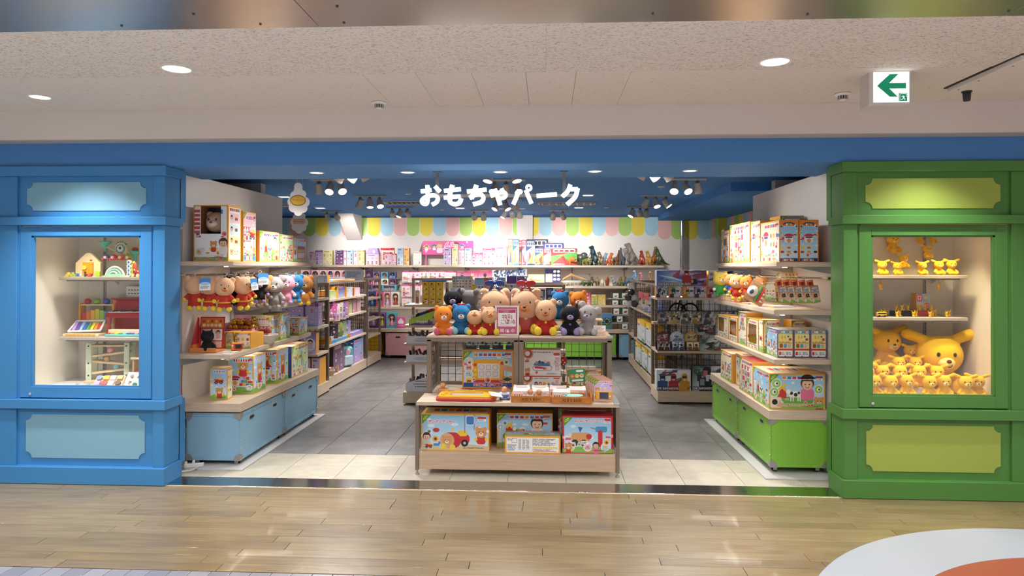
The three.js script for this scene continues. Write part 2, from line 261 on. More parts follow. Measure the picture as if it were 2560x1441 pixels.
// ---------- glazed display pillars ----------
function pillar(label,cx,left,right,inner,paint,light,k){
// left, right: outer edges; inner: +1 when the shop opening lies to the right
const t=thing('display_pillar',label,'display case',[cx,0,0]);
const L=left-cx,R=right-cx,dW=0.515,gW=0.43,zin=-0.2;
const sx=(a,b)=>[min(a,b),max(a,b)];
const rail=(name,y0,y1,out,bev=0.004)=>put(t,name,rspan(L-(inner<0?0.02:0),R+(inner>0?0.02:0),y0,y1,zin-0.02,out,bev),paint);
rail('plinth',0.002,0.13,0.03);rail('rail',0.566,0.637,0.026);rail('rail',1.957,2.02,0.026);rail('cap',2.33,2.404,0.03);
for(const[a,b]of[[L,-dW-0.02],[dW+0.02,R]])for(const[y0,y1]of[[0.13,0.566],[0.637,1.957],[2.02,2.33]])put(t,'stile',rspan(a,b,y0,y1,zin,0,0.003),paint);
for(const[y0,y1]of[[0.13,0.566],[2.02,2.33]])put(t,'field_panel',span(-dW-0.03,dW+0.03,y0,y1,-0.06,-0.02),paint);
const notch=(w,h,r)=>{const s=new THREE.Shape();s.moveTo(-w/2+r,-h/2);s.lineTo(w/2-r,-h/2);s.absarc(w/2,-h/2,r,PI,PI/2,true);s.lineTo(w/2,h/2-r);s.absarc(w/2,h/2,r,-PI/2,-PI,true);s.lineTo(-w/2+r,h/2);s.absarc(-w/2,h/2,r,0,-PI/2,true);s.lineTo(-w/2,-h/2+r);s.absarc(-w/2,-h/2,r,PI/2,0,true);return extrude(s,0.006,0.001,12);};
put(t,'inset_panel',notch(0.935,0.215,0.048),light,[0,2.178,-0.02]);put(t,'inset_panel',notch(0.93,0.329,0.046),light,[0,0.352,-0.02]);
// jamb round the door
for(const s of[-1,1])put(t,'door_jamb',span(...sx(s*dW,s*(dW+0.022)),0.637,1.957,-0.09,-0.016),paint);
// door
const d=new THREE.Group();d.name='door';t.add(d);
const dy0=0.645,dy1=1.949,gy0=0.727,gy1=1.877,f=[];
put(d,'frame',merge([rspan(-dW,-gW,dy0,dy1,-0.045,-0.008,0.002),rspan(gW,dW,dy0,dy1,-0.045,-0.008,0.002),rspan(-gW,gW,gy1,dy1,-0.045,-0.008,0.002),rspan(-gW,gW,dy0,gy0,-0.045,-0.008,0.002)]),paint);
put(d,'bead',merge([span(-gW,-gW+0.014,gy0,gy1,-0.04,-0.016),span(gW-0.014,gW,gy0,gy1,-0.04,-0.016),span(-gW,gW,gy1-0.012,gy1,-0.04,-0.016),span(-gW,gW,gy0,gy0+0.012,-0.04,-0.016)]),paint);
put(d,'glass',span(-gW+0.004,gW-0.004,gy0+0.004,gy1-0.004,-0.034,-0.03),glassMat);
put(d,'lock',cyl(0.011,0.012,20).rotateX(PI/2),chrome,[-gW+0.005,dy0+0.03,-0.006]);
put(d,'top_strip',rspan(-dW+0.01,dW,dy1+0.001,dy1+0.006,-0.03,-0.012,0.001),k>0?M(0xe0c078,0.3,{metalness:0.7}):chrome);
// interior box
const iL=inner<0?-0.477:-0.52,iR=inner>0?0.477:0.52;
put(t,'interior',merge([span(iL,iL+0.012,0.64,1.957,-0.68,-0.05),span(iR-0.012,iR,0.64,1.957,-0.68,-0.05),span(iL,iR,0.64,1.957,-0.68,-0.655),span(iL,iR,0.64,0.69,-0.68,-0.05),span(iL,iR,1.94,1.957,-0.68,-0.05)]),caseWhite);
// body behind, towards the opening
put(t,'body',merge([span(...sx(inner>0?R-0.1:L+0.1,inner>0?R-0.001:L+0.001),0.1,2.4,zin-0.02,zin),span(L+0.001,R-0.001,2.0,2.4,-0.3,-0.21),span(L+0.001,R-0.001,0.1,0.6,-0.3,-0.21)]),paint);
return t;
}
pillar('blue painted shopfront pillar with a glazed showcase of wooden toys',-3.493,-4.19,-2.87,1,paintBlue,paintBlueLight,0);
pillar('green painted shopfront pillar with a glazed showcase of yellow plush rabbits',2.7585,2.13,3.55,-1,paintGreen,paintGreenLight,1);
function caseShelf(x0,x1,y,label){
const t=thing('showcase_shelf',label,'shelf',[(x0+x1)/2,y,-0.48]);const w=(x1-x0)/2;
put(t,'board',rspan(-w,w,-0.025,0,-0.17,0.17,0.003),M(0xb3a89b,0.5));put(t,'under_board',rspan(-w+0.05,w-0.05,-0.036,-0.0255,-0.17,0.155,0.002),M(0x8d857c,0.5));
for(const s of[-0.25,0.25])put(t,'bracket',extrude(poly([[-0.17,-0.04],[-0.17,-0.075],[-0.1,-0.04]]),0.008).rotateY(-PI/2),whitePlastic,[s+0.1,0,0]);
}
caseShelf(-3.925,-3.06,1.56,'grey showcase shelf in the blue pillar, the upper of its two');caseShelf(-3.925,-3.06,1.075,'grey showcase shelf in the blue pillar, the lower of its two');
caseShelf(2.325,3.18,1.588,'grey showcase shelf in the green pillar, the upper of its two');caseShelf(2.325,3.18,1.268,'grey showcase shelf in the green pillar, the lower of its two');
function standard(label,pos,turn,y0,y1,mat=M(0xb9b4ad,0.4)){
const t=thing('wall_standard',label,'shelf upright',pos,turn,'slotted shelf uprights');
put(t,'channel',merge([span(-0.011,-0.004,y0,y1,0,0.01),span(0.004,0.011,y0,y1,0,0.01),span(-0.011,0.011,y0,y1,0,0.002)]),mat);
const g=[];for(let y=y0+0.012;y<y1-0.012;y+=0.03)g.push(box(0.006,0.017,0.004,0,y,0.003));put(t,'slots',merge(g),black);
}
standard('slotted upright on the back of the blue showcase',[-3.77,0,-0.655],0,0.7,1.93);standard('slotted upright on the back of the green showcase',[3.045,0,-0.655],0,0.7,1.93);
// showcase lamps
for(const[cx,cd,col]of[[-3.493,LV.caseL,0xfff6dc],[2.7585,LV.caseR,0xffe6b0]])for(const[dx,k]of[[-0.25,1],[0.25,1]]){
const t=thing('showcase_lamp',`small round lamp in the roof of the ${cx < 0 ? 'blue' : 'green'} showcase, ${dx < 0 ? 'left' : 'right'} one`,'lamp',[cx+dx,1.94,-0.22]);
put(t,'ring',new THREE.TorusGeometry(0.035,0.005,8,24).rotateX(PI/2),ringWhite);put(t,'lamp',new THREE.CircleGeometry(0.033,24).rotateX(PI/2),lampGlow,[0,-0.001,0]);
spot([cx+dx,1.93,-0.22],[cx+dx*0.7,0.9,-0.45],cd*k,0.9,col,2.5,0.7);
}
// ---------- rolling trunks ----------
const rivetG=new THREE.SphereGeometry(0.0048,8,5);
function trunk(label,color,pos,turn,L=0.945,D=0.45,H=0.39){
const t=thing('storage_trunk',label,'trunk',pos,turn,'painted trunks on castors under the shelves'),m=M(color,0.45),y0=0.048,y1=y0+H,a=L/2,d=D/2;
put(t,'body',rspan(-a+0.004,a-0.004,y0,y1,-d+0.004,d-0.004,0.008),m);
const st=0.03,e=0.0035;
const bands=[];for(const s of[-1,1]){for(const[p,q]of[[y0,y0+st],[y1-st,y1]]){bands.push(rspan(-a,a,p,q,s>0?d-0.004:-d,s>0?d:-d+0.004,0.0015,1));bands.push(rspan(s>0?a-0.004:-a,s>0?a:-a+0.004,p,q,-d,d,0.0015,1));}for(const u of[-1,1]){bands.push(rspan(min(u*a,u*(a-st*0.7)),max(u*a,u*(a-st*0.7)),y0,y1,s>0?d-0.004:-d,s>0?d:-d+0.004,0.0015,1));}}
put(t,'edge_bands',merge(bands),m);
for(const u of[-1,1])for(const s of[-1,1])for(const v of[0,1]){
const q=new THREE.Shape();q.moveTo(0,0);q.lineTo(0.055,0);q.quadraticCurveTo(0.052,0.05,0,0.055);q.closePath();const g=()=>extrude(q,0.003,0.0008,6),yy=v?y1:y0;
const f1=flip(g(),-u,v?-1:1,1).translate(u*(a+0.002),yy,s>0?d+0.001:-d-0.004),f2=flip(g().rotateY(PI/2),1,v?-1:1,s).translate(u>0?a+0.0005:-a-0.0035,yy,s*(d+0.002)),f3=box(0.05,0.003,0.05,u*(a-0.024),v?y1+0.0008:y0-0.0008,s*(d-0.024));
put(t,'corner_cap',merge([f1,f2,f3]),cornerMetal);
}
const rv=[];const row=(n,f)=>{for(let i=0;i<n;i++){const[x,y,z]=f((i+0.5)/n);rv.push(rivetG.clone().translate(x,y,z));}};
for(const y of[y0+0.016,y1-0.016]){row(16,(k)=>[-a+L*k,y,d+0.001]);for(const s of[-1,1])row(8,(k)=>[s*(a+0.001),y,-d+D*k]);}for(const s of[-1,1])row(6,(k)=>[s*(a-0.011),y0+H*k,d+0.001]);
put(t,'rivets',merge(rv),zinc);
const slot=new THREE.Shape();slot.moveTo(-0.03,-0.012);slot.lineTo(0.03,-0.012);slot.absarc(0.03,0,0.012,-PI/2,PI/2);slot.lineTo(-0.03,0.012);slot.absarc(-0.03,0,0.012,PI/2,1.5*PI);
for(const s of[-1,1]){const hg=new THREE.Group();hg.name='handle_hole';hg.position.set(s*L*0.26,y1-0.075,d-0.003);t.add(hg);put(hg,'opening',extrude(slot,0.001),black,[0,0,0.0005]);const rim=slot.clone();const r2=new THREE.Shape();r2.moveTo(-0.03,-0.016);r2.lineTo(0.03,-0.016);r2.absarc(0.03,0,0.016,-PI/2,PI/2);r2.lineTo(-0.03,0.016);r2.absarc(-0.03,0,0.016,PI/2,1.5*PI);r2.holes.push(rim);put(hg,'rim',extrude(r2,0.004),zinc);}
for(const u of[-1,1])for(const s of[-1,1]){
const c=new THREE.Group();c.name='castor';c.position.set(u*(a-0.07),0,s*(d-0.06));t.add(c);
put(c,'wheel',merge([cyl(0.024,0.018,20).rotateZ(PI/2),cyl(0.01,0.022,12).rotateZ(PI/2)]),rubber,[0.008*u,0.024,0.012]);
put(c,'fork',merge([box(0.003,0.04,0.03,0.013+0.008*u,0.032,0.008),box(0.003,0.04,0.03,-0.013+0.008*u,0.032,0.008),box(0.032,0.004,0.04,0.008*u,0.05,0.0)]),zinc);
}
return t;
}
const LB=0x8db9d2,GB=0x86c240;
trunk('light blue rolling trunk nearest the entrance under the left shelves',LB,[-2.735,0,-0.965],PI/2);
trunk('light blue rolling trunk behind another blue one under the left shelves',LB,[-2.735,0,-1.925],PI/2);
trunk('lime green rolling trunk nearest the entrance under the right shelves',GB,[2.005,0.012,-0.985],-PI/2);
trunk('lime green rolling trunk behind another green one under the right shelves',GB,[2.005,0,-1.945],-PI/2);
trunk('mustard yellow rolling trunk at the back wall',0xd9ac2e,[-3.42,0.01,-7.27],0,0.93,0.4,0.4);
trunk('pale pink rolling trunk at the back wall',0xdfa3a2,[-2.4,0.01,-7.27],0,0.93,0.4,0.4);
trunk('lime green rolling trunk at the back wall behind the table grid',GB,[0.75,0.01,-7.27],0,0.95,0.4,0.4);
trunk('light blue rolling trunk at the back wall beside the right rack',LB,[1.76,0.01,-7.27],0,0.95,0.4,0.4);
trunk('second lime green rolling trunk at the back wall hidden behind table boxes',GB,[-0.28,0.01,-7.27],0,0.95,0.4,0.4);
// ---------- wall shelves ----------
function wallShelf(label,{x0,x1,z0,z1,y,th=0.036,strip=0,face='x',name='wall_shelf',group}){
const cx=(x0+x1)/2,cz=(z0+z1)/2,t=thing(name,label,'shelf',[cx,y,cz],0,group);
put(t,'board',rspan(x0-cx,x1-cx,-th,0,z0-cz,z1-cz,0.003),maple);
const hw=(x1-x0)/2,hd=(z1-z0)/2,br=(w)=>extrude(poly([[0,0],[w*0.7,0],[0.03,-0.055],[0,-0.055]]),0.006);
if(face==='x'||face==='-x'){const s=face==='x'?1:-1;if(name!=='trunk_deck')for(const z of[-hd+0.03,hd-0.035])put(t,'bracket',flip(br(hw*2),s,1,1),zinc,[-s*hw,-th,z]);if(name!=='trunk_deck')put(t,'front_rail',rspan(s>0?hw-0.05:-hw+0.02,s>0?hw-0.02:-hw+0.05,-th-0.012,-th,-hd+0.02,hd-0.02,0.002),whitePlastic);
if(strip){put(t,'light_strip',box(0.02,0.006,hd*1.8,s*(hw-0.09),-th-0.006,0),lampGlow);const l=area([cx+s*(hw-0.09),y-th-0.012,cz],[cx+s*(hw-0.15),y-th-1,cz],0.03,hd*1.8,strip,WHITE);}}
else{if(name!=='trunk_deck')for(const x of[-hw+0.03,hw-0.035])put(t,'bracket',br(hd*2).rotateY(-PI/2),zinc,[x,-th,-hd]);if(name!=='trunk_deck')put(t,'front_rail',rspan(-hw+0.02,hw-0.02,-th-0.012,-th,hd-0.05,hd-0.02,0.002),whitePlastic);
if(strip){put(t,'light_strip',box(hw*1.8,0.006,0.02,0,-th-0.006,hd-0.09),lampGlow);area([cx,y-th-0.012,cz+hd-0.09],[cx,y-th-1,cz+hd-0.12],hw*1.8,0.03,strip,WHITE);}}
return t;
}
const bay=['bay nearest the entrance','second bay'];
for(let i=0;i<2;i++){
const z1=-0.40-0.95*i,z0=z1-0.948,d1=-0.47-0.97*i,d0=d1-0.966;
wallShelf(`topmost maple shelf on the left wall, ${bay[i]}`,{x0:-2.99,x1:-2.53,z0,z1,y:1.687,strip:LV.strip});
wallShelf(`maple shelf of toys and baskets on the left wall, ${bay[i]}`,{x0:-2.99,x1:-2.55,z0,z1,y:0.93,strip:LV.strip});
if(i)wallShelf('short maple shelf under the hanging plush toys on the left wall',{x0:-2.99,x1:-2.53,z0,z1:-1.4,y:1.29});
wallShelf(`thick maple deck above the light blue trunks, ${bay[i]}`,{x0:-2.995,x1:-2.5,z0:d0,z1:d1,y:0.522,th:0.072,name:'trunk_deck'});
wallShelf(`topmost maple shelf on the right wall, ${bay[i]}`,{x0:1.80,x1:2.24,z0:z0-0.03,z1:z1-0.03,y:1.687,strip:LV.strip,face:'-x'});
wallShelf(`maple shelf of flat books on the right wall, ${bay[i]}`,{x0:1.79,x1:2.24,z0:z0-0.06,z1:z1-0.06,y:1.308,strip:LV.strip,face:'-x'});
wallShelf(`maple shelf of window boxes on the right wall, ${bay[i]}`,{x0:1.79,x1:2.24,z0:z0-0.06,z1:z1-0.06,y:0.92,strip:LV.strip,face:'-x'});
wallShelf(`thick maple deck above the lime green trunks, ${bay[i]}`,{x0:1.765,x1:2.245,z0:d0-0.03,z1:d1-0.03,y:0.51,th:0.072,name:'trunk_deck',face:'-x'});
}
for(const[z,n]of[[-0.46,'nearest the entrance'],[-1.35,'in the middle'],[-2.28,'farthest inside']]){standard(`slotted upright on the left shop wall, ${n}`,[-3.0,0,z],PI/2,0.45,1.95);standard(`slotted upright on the right shop wall, ${n}`,[2.25,0,z-0.02],-PI/2,0.45,1.95);}
// tile-topped platforms under the trunks
struct('platform_1',rspan(-2.995,-2.44,0.0,0.012,-2.45,-0.38,0.002),M(0xc9c6c2,0.5));struct('platform_2',rspan(1.7,2.245,0.0,0.012,-2.45,-0.38,0.002),M(0xc9c6c2,0.5));
// back wall shelving: four levels of bays
const BX=[-5.23,-4.28,-3.33,-2.38,-1.43,-0.48,0.47,1.42,2.06];
for(let i=0;i<8;i++){
const a=BX[i]+0.001,b=BX[i+1]-0.001,nth=['first','second','third','fourth','fifth','sixth','seventh','eighth'][i]+' bay from the left';
wallShelf(`topmost maple shelf along the back wall, ${nth}`,{x0:a,x1:b,z0:WB+0.01,z1:-7.06,y:1.67,strip:LV.strip*0.8,face:'z'});
wallShelf(`thick maple deck above the back wall trunks, ${nth}`,{x0:a,x1:b,z0:WB+0.01,z1:-7.05,y:0.536,th:0.06,face:'z',name:'trunk_deck'});
if(i>=5){wallShelf(`maple shelf of dinosaur figures along the back wall, ${nth}`,{x0:a,x1:b,z0:WB+0.01,z1:-7.1,y:1.302,face:'z'});wallShelf(`shallow maple shelf of cards along the back wall, ${nth}`,{x0:a,x1:b,z0:WB+0.01,z1:-7.16,y:0.962,face:'z'});}
else if(i<4)wallShelf(`maple shelf above the doll boxes on the back wall, ${nth}`,{x0:a,x1:b,z0:WB+0.01,z1:-7.12,y:0.918,face:'z',strip:LV.strip*0.5});
if(i<8)standard(`slotted upright at the left edge of the ${nth}, back wall`,[a,0,WB],0,0.5,1.9);
}
// chrome pole in the rear corner
{const t=thing('pole','polished chrome pole standing at the rear corner under the blue beam','pole',[2.42,0,-7.3]);put(t,'shaft',cyl(0.038,2.47,24),chrome,[0,1.237,0]);put(t,'flange',cyl(0.06,0.012,24),chrome,[0,0.006,0]);put(t,'flange',cyl(0.05,0.012,24),chrome,[0,2.478,0]);}
// ---------- free-standing racks ----------
function rackFrame(t,x0,x1,z0,z1,y0,y1,m,p=0.035){for(const x of[x0,x1])for(const z of[z0,z1])put(t,'post',rspan(x-p/2,x+p/2,y0,y1,z-p/2,z+p/2,0.003),m);}
function rack(label,cx,cz,w,d,h,m,opts){
// stands with its long side along z; opts.shelves: heights, opts.side: +1 aisle at +x
const t=thing('display_rack',label,'display rack',[cx,0,cz]),x0=-w/2+0.02,x1=w/2-0.02,z0=-d/2+0.02,z1=d/2-0.02;
rackFrame(t,x0,x1,z0,z1,0.0,h,m);
put(t,'top_rail',merge([rspan(x0,x1,h-0.03,h,z0-0.012,z0+0.012),rspan(x0,x1,h-0.03,h,z1-0.012,z1+0.012),rspan(x0-0.012,x0+0.012,h-0.03,h,z0,z1),rspan(x1-0.012,x1+0.012,h-0.03,h,z0,z1)]),m);
put(t,'base',rspan(-w/2-(opts.out??0),w/2+(opts.out??0),0.025,opts.base??0.165,-d/2,d/2,0.003),maple);
put(t,'wire_panel',wires(w-0.08,h-0.25,8,18).translate(x0+0.02,0.2,z1-0.004),wireMat);put(t,'wire_panel',wires(w-0.08,h-0.25,8,18).translate(x0+0.02,0.2,z0),wireMat);
put(t,'wire_panel',wires(d-0.08,h-0.25,Math.round(d/0.09),18).rotateY(PI/2).translate(0,0.2,z1-0.02),wireMat);
for(const y of opts.shelves)put(t,'shelf',rspan(-w/2-(opts.out??0),w/2+(opts.out??0),y-0.03,y,-d/2+0.035,d/2-0.035,0.003),maple);
return t;
}
function endCap(label,x0,x1,z0,z1,h,m,shelves,wire=true){
const cx=(x0+x1)/2,t=thing('display_rack',label,'display rack',[cx,0,z0]),w=x1-x0,d=z1-z0;
for(const x of[-w/2+0.02,0,w/2-0.02])put(t,'post',rspan(x-0.018,x+0.018,0,h,0.002,0.038,0.003),m);
put(t,'top_rail',rspan(-w/2,w/2,h-0.03,h,0.004,0.034),m);put(t,'base',rspan(-w/2,w/2,0.02,0.15,0,d,0.003),maple);
if(wire)put(t,'wire_panel',wires(w-0.06,h-0.22,Math.round(w/0.075),17).translate(-w/2+0.03,0.18,0.042),wireMat);
for(const[y,dd,xa,xb]of shelves){put(t,'shelf',rspan(xa??-w/2,xb??w/2,y-0.03,y,0.04,dd??d,0.003),maple);}
return t;
}
rack('brown framed grid rack of girls toys along the left aisle',-3.19,-4.86,0.62,1.98,1.43,taupe,{shelves:[0.59,0.94,1.2],out:0.0,base:0.165});
rack('farther brown framed grid rack of girls toys along the left aisle',-3.19,-6.35,0.62,0.9,1.44,taupe,{shelves:[0.5,0.78,1.12],base:0.165});
endCap('brown framed rack end facing the entrance on the left',-3.62,-2.84,-3.84,-3.33,1.43,taupe,[[0.55,0.47],[0.89,0.47],[1.24,0.5]]);
rack('brown framed grid rack of bicycles and helmets along the right aisle',1.69,-4.95,0.58,2.12,1.43,taupe,{shelves:[0.53,1.0],out:0.0,base:0.165});
rack('farther brown framed grid rack along the right aisle',1.7,-6.4,0.58,0.75,1.42,taupe,{shelves:[0.53,1.0],base:0.165});
endCap('brown framed rack end of hero toys facing the entrance on the right',1.345,2.6,-3.85,-3.29,1.42,taupe,[[0.63,0.5],[0.955,0.2],[1.275,0.52]]);
endCap('middle rack end with white stepped boxes facing the entrance',-1.70,-1.0,-3.6,-3.05,1.5,taupe,[[0.505,0.5],[0.725,0.5],[0.945,0.5],[1.19,0.5]],false);
endCap('middle rack end of hanging cards and books facing the entrance',-0.98,0.24,-3.6,-3.05,1.42,taupe,[[0.36,0.4],[0.62,0.4],[0.9,0.42],[1.17,0.45]],false);
// ---------- front display table and the grid rack on it ----------
{
const t=thing('display_table','low maple display table with grid sides in the middle of the entrance','display table',[-0.23,0,-0.575]);
const x0=-0.79,x1=0.79,zf=0.205,zb=-0.155;
put(t,'tabletop',rspan(x0-0.005,x1+0.012,0.548,0.577,zb,zf+0.012,0.003),maple);
for(const[x,z]of[[x0,zf],[x1,zf],[x0,zb],[x1,zb]]){put(t,'leg',rspan(x-0.014,x+0.014,0.035,0.572,z-0.02,z+0.008,0.002),taupe);put(t,'foot',merge([cyl(0.017,0.012,18),cyl(0.006,0.03,10).translate(0,0.018,0),cyl(0.011,0.008,14).translate(0,0.01,0)]),zinc,[x,0.006,z-0.006]);}
put(t,'lower_deck',rspan(x0+0.012,x1-0.012,0.15,0.17,zb,zf-0.006,0.002),maple);put(t,'kick_panel',rspan(x0+0.015,x1-0.015,0.042,0.168,zf-0.02,zf,0.003),mapleEdge);
put(t,'back_panel',rspan(x0+0.015,x1-0.015,0.042,0.548,zb+0.0,zb+0.012,0.002),M(0x54483f,0.6));
for(const x of[x0,x1])put(t,'wire_panel',wires(0.34,0.35,8,7).rotateY(PI/2).translate(x,0.185,zf-0.012),wireMat);
put(t,'top_corner',rspan(x1-0.03,x1+0.016,0.57,0.581,-0.1,zf+0.016,0.003),zinc);
}
{
const t=thing('display_rack','brown framed two bay grid rack behind the front table, plush toys on top','display rack',[-0.23,0,-1.02]);
const x0=-0.76,x1=0.76,zf=0.26,zb=-0.17,y0=0.0,y1=1.03,P=0.04;
for(const z of[zf,zb])for(const x of[x0,-0.022,0.022,x1])put(t,'post',rspan(x-P/2,x+P/2,y0,y1,z-P/2,z+P/2,0.003),taupe);
for(const[a,b,k]of[[x0-P/2,-0.003,0],[0.003,x1+P/2,1]]){put(t,'top_board',rspan(a,b,1.045,1.062,zb-0.03,zf+0.022,0.003),maple);put(t,'top_rail',rspan(a,b,1.012,1.046,zf-0.015,zf+0.02,0.003),taupe);put(t,'top_rail',rspan(a,b,1.012,1.046,zb-0.02,zb+0.015,0.003),taupe);put(t,'deck',rspan(a+0.03,b-0.03,0.556,0.5755,zb,zf-0.02,0.002),maple);put(t,'bottom_rail',rspan(a,b,0.577,0.605,zb-0.015,zb+0.015,0.003),taupe);put(t,'wire_panel',wires(0.68,0.42,10,6).translate(a+0.05,0.6,zb),wireMat);}
for(const x of[x0,x1])put(t,'wire_panel',wires(0.38,0.42,7,6).rotateY(PI/2).translate(x,0.6,zf-0.02),wireMat);
put(t,'corner_clip',rspan(x1-0.02,x1+0.03,1.05,1.068,zf-0.02,zf+0.026,0.003),zinc);
}
// ---------- lit shop lettering ----------
{
const t=thing('shop_sign','glowing white shop lettering おもちゃパーク hung in the entrance','sign',[-0.364,2.213,-0.4]);
const K=1.274/(400*4.804),OX=1066,OY=332;
// one ribbon: a smooth centre line given a width, cut square at both ends
const ribbon=(pts,w0,w1=w0)=>{
const c=new THREE.CatmullRomCurve3(pts.map(([x,y])=>new THREE.Vector3((x-OX)*K,(OY-y)*K,0)),false,'centripetal'),n=pts.length>2?pts.length*7:1,A=[],B=[];
for(let i=0;i<=n;i++){const p=c.getPointAt(i/n),q=c.getTangentAt(i/n),w=(w0+(w1-w0)*(i/n))*K/2;A.push([p.x-q.y*w,p.y+q.x*w]);B.unshift([p.x+q.y*w,p.y-q.x*w]);}
return extrude(poly([...A,...B]),0.03);
};
const letters=[
[[[[112,280],[170,275],[236,262]],46],[[[190,207],[194,320],[180,428],[145,432],[124,398],[150,362],[215,335],[280,332],[316,365],[300,410],[246,442]],46],[[[282,222],[342,284]],50]],
[[[[492,206],[468,290],[458,360],[470,415],[520,436],[575,420],[600,365]],50],[[[392,276],[592,255]],46],[[[390,360],[588,342]],44]],
[[[[668,286],[902,262]],46],[[[782,208],[752,290],[722,368]],52],[[[700,366],[770,322],[838,322],[864,360],[845,405],[742,440]],50]],
[[[[952,345],[1030,305],[1100,288],[1134,318],[1122,352],[1070,374]],42],[[[998,256],[1035,350],[1066,448]],52],[[[1082,250],[1104,305]],46]],
[[[[1292,268],[1262,350],[1222,442]],50],[[[1372,270],[1404,350],[1440,432]],50],'ring'],
[[[[1500,342],[1742,322]],50]],
[[[[1902,208],[1868,290],[1806,350]],52],[[[1880,262],[1990,262]],46],[[[1988,250],[1960,350],[1862,446]],54]],
];
const glow=new THREE.MeshStandardMaterial({color:0xffffff,emissive:new THREE.Color(0.93,1,0.98),emissiveIntensity:1.5});
for(const L of letters)put(t,'letter',merge(L.map((s)=>{if(s!=='ring')return ribbon(...s);const o=new THREE.Shape();o.absarc(0,0,42*K,0,PI*2);const h=new THREE.Path();h.absarc(0,0,14*K,0,PI*2,true);o.holes.push(h);return extrude(o,0.03,0,20).translate((1408-OX)*K,(OY-243)*K,0);})),glow);
put(t,'crossbar',rspan(-0.6,0.6,-0.012,0.012,-0.03,-0.002,0.002),greyMetal);
for(const x of[-0.507,0.505]){put(t,'post',rspan(x-0.013,x+0.013,0.0,0.186,-0.03,-0.002,0.002),greyMetal);put(t,'mount',rspan(x-0.032,x+0.032,0.182,0.19,-0.036,0.004,0.002),greyMetal);}
area([-0.364,2.213,-0.355],[-0.364,2.0,2],1.2,0.12,1.2,0xf2fffc);
}
// ---------- green exit sign ----------
{
const t=thing('exit_sign','lit exit sign with a green left arrow hung from the mall ceiling','sign',[2.024,2.722,0.86]);
const w=0.243,h=0.24;
put(t,'housing',merge([rspan(-w/2,w/2,-h/2,h/2,-0.1,0.026,0.006),rspan(-w/2+0.02,w/2-0.02,h/2,0.084+0.005+h/2-0.1,-0.08,0,0.002)]),M(0xcfc8c0,0.5));
put(t,'face',box(0.206,0.196,0.003,0.004,-0.004,0.027),new THREE.MeshStandardMaterial({color:0xf4fbfb,emissive:new THREE.Color(0.9,0.98,1),emissiveIntensity:0.62}));
const g=new THREE.MeshStandardMaterial({color:0x0f8a5a,emissive:new THREE.Color(0.02,0.3,0.17),emissiveIntensity:0.35});
const P=(a)=>a.map(([x,y])=>[(x-1896)/1900*2.0+0.0,(430-y)/1900*2.0]);
put(t,'arrow',extrude(poly(P([[1822,430],[1888,369],[1931,369],[1884,416],[1971,416],[1971,445],[1884,445],[1928,489],[1888,489]]).map(([x,y])=>[x*1.05+0.004,y*1.05-0.004])),0.001),g,[0,0,0.0288]);
const px=(1956-1896)/950*1.05+0.004,py=(430-492)/950*1.05-0.004;
put(t,'pictogram',box(0.047,0.047,0.001,px,py,0.0292),g);
const man=[];const seg=(x1,y1,x2,y2,r)=>man.push(rod([px+x1,py+y1,0.0302],[px+x2,py+y2,0.0302],r,6));
seg(0,0.008,0.003,-0.004,0.0032);seg(0.003,-0.004,0.011,-0.008,0.002);seg(0.011,-0.008,0.009,-0.018,0.002);seg(0.003,-0.004,-0.003,-0.012,0.002);seg(-0.003,-0.012,-0.011,-0.015,0.002);seg(0,0.007,-0.009,0.003,0.0016);seg(0.001,0.007,0.01,0.003,0.0016);man.push(ball(0.0035,0.0035,0.001,0.001,0.014,0.0302,12,8));
put(t,'running_figure',merge([...man,box(0.034,0.0025,0.001,px+0.002,py+0.02,0.03),box(0.0025,0.02,0.001,px+0.018,py+0.011,0.03),box(0.0025,0.04,0.001,px-0.018,py,0.03)]),new THREE.MeshStandardMaterial({color:0xffffff,emissive:new THREE.Color(0.9,1,1),emissiveIntensity:0.45}));
area([2.024,2.715,0.9],[2.024,2.4,3],0.2,0.19,1.2,0xeefcff);
}
// ---------- smoke detectors, sensor, hatch ----------
function detector(x,z,label){const t=thing('smoke_detector',label,'smoke detector',[x,2.80,z]);put(t,'base',new THREE.LatheGeometry([[0,0],[0.05,0],[0.052,-0.008],[0.042,-0.016],[0,-0.016]].map((p)=>new THREE.Vector2(...p)),32),whitePlastic);const fins=[];for(let i=0;i<12;i++)fins.push(box(0.005,0.022,0.006,0.03,-0.027,0).rotateY(i*PI/6));put(t,'vents',merge(fins),M(0xb8b2aa,0.5));put(t,'core',cyl(0.026,0.022,24),darkGrey,[0,-0.027,0]);put(t,'dome',new THREE.LatheGeometry([[0,-0.05],[0.014,-0.048],[0.03,-0.038],[0,-0.036]].map((p)=>new THREE.Vector2(...p)),28),whitePlastic);}
detector(-1.171,0.28,'round smoke detector on the plain ceiling above the cloud sign side');detector(1.962,0.386,'round smoke detector on the plain ceiling beside the exit sign');
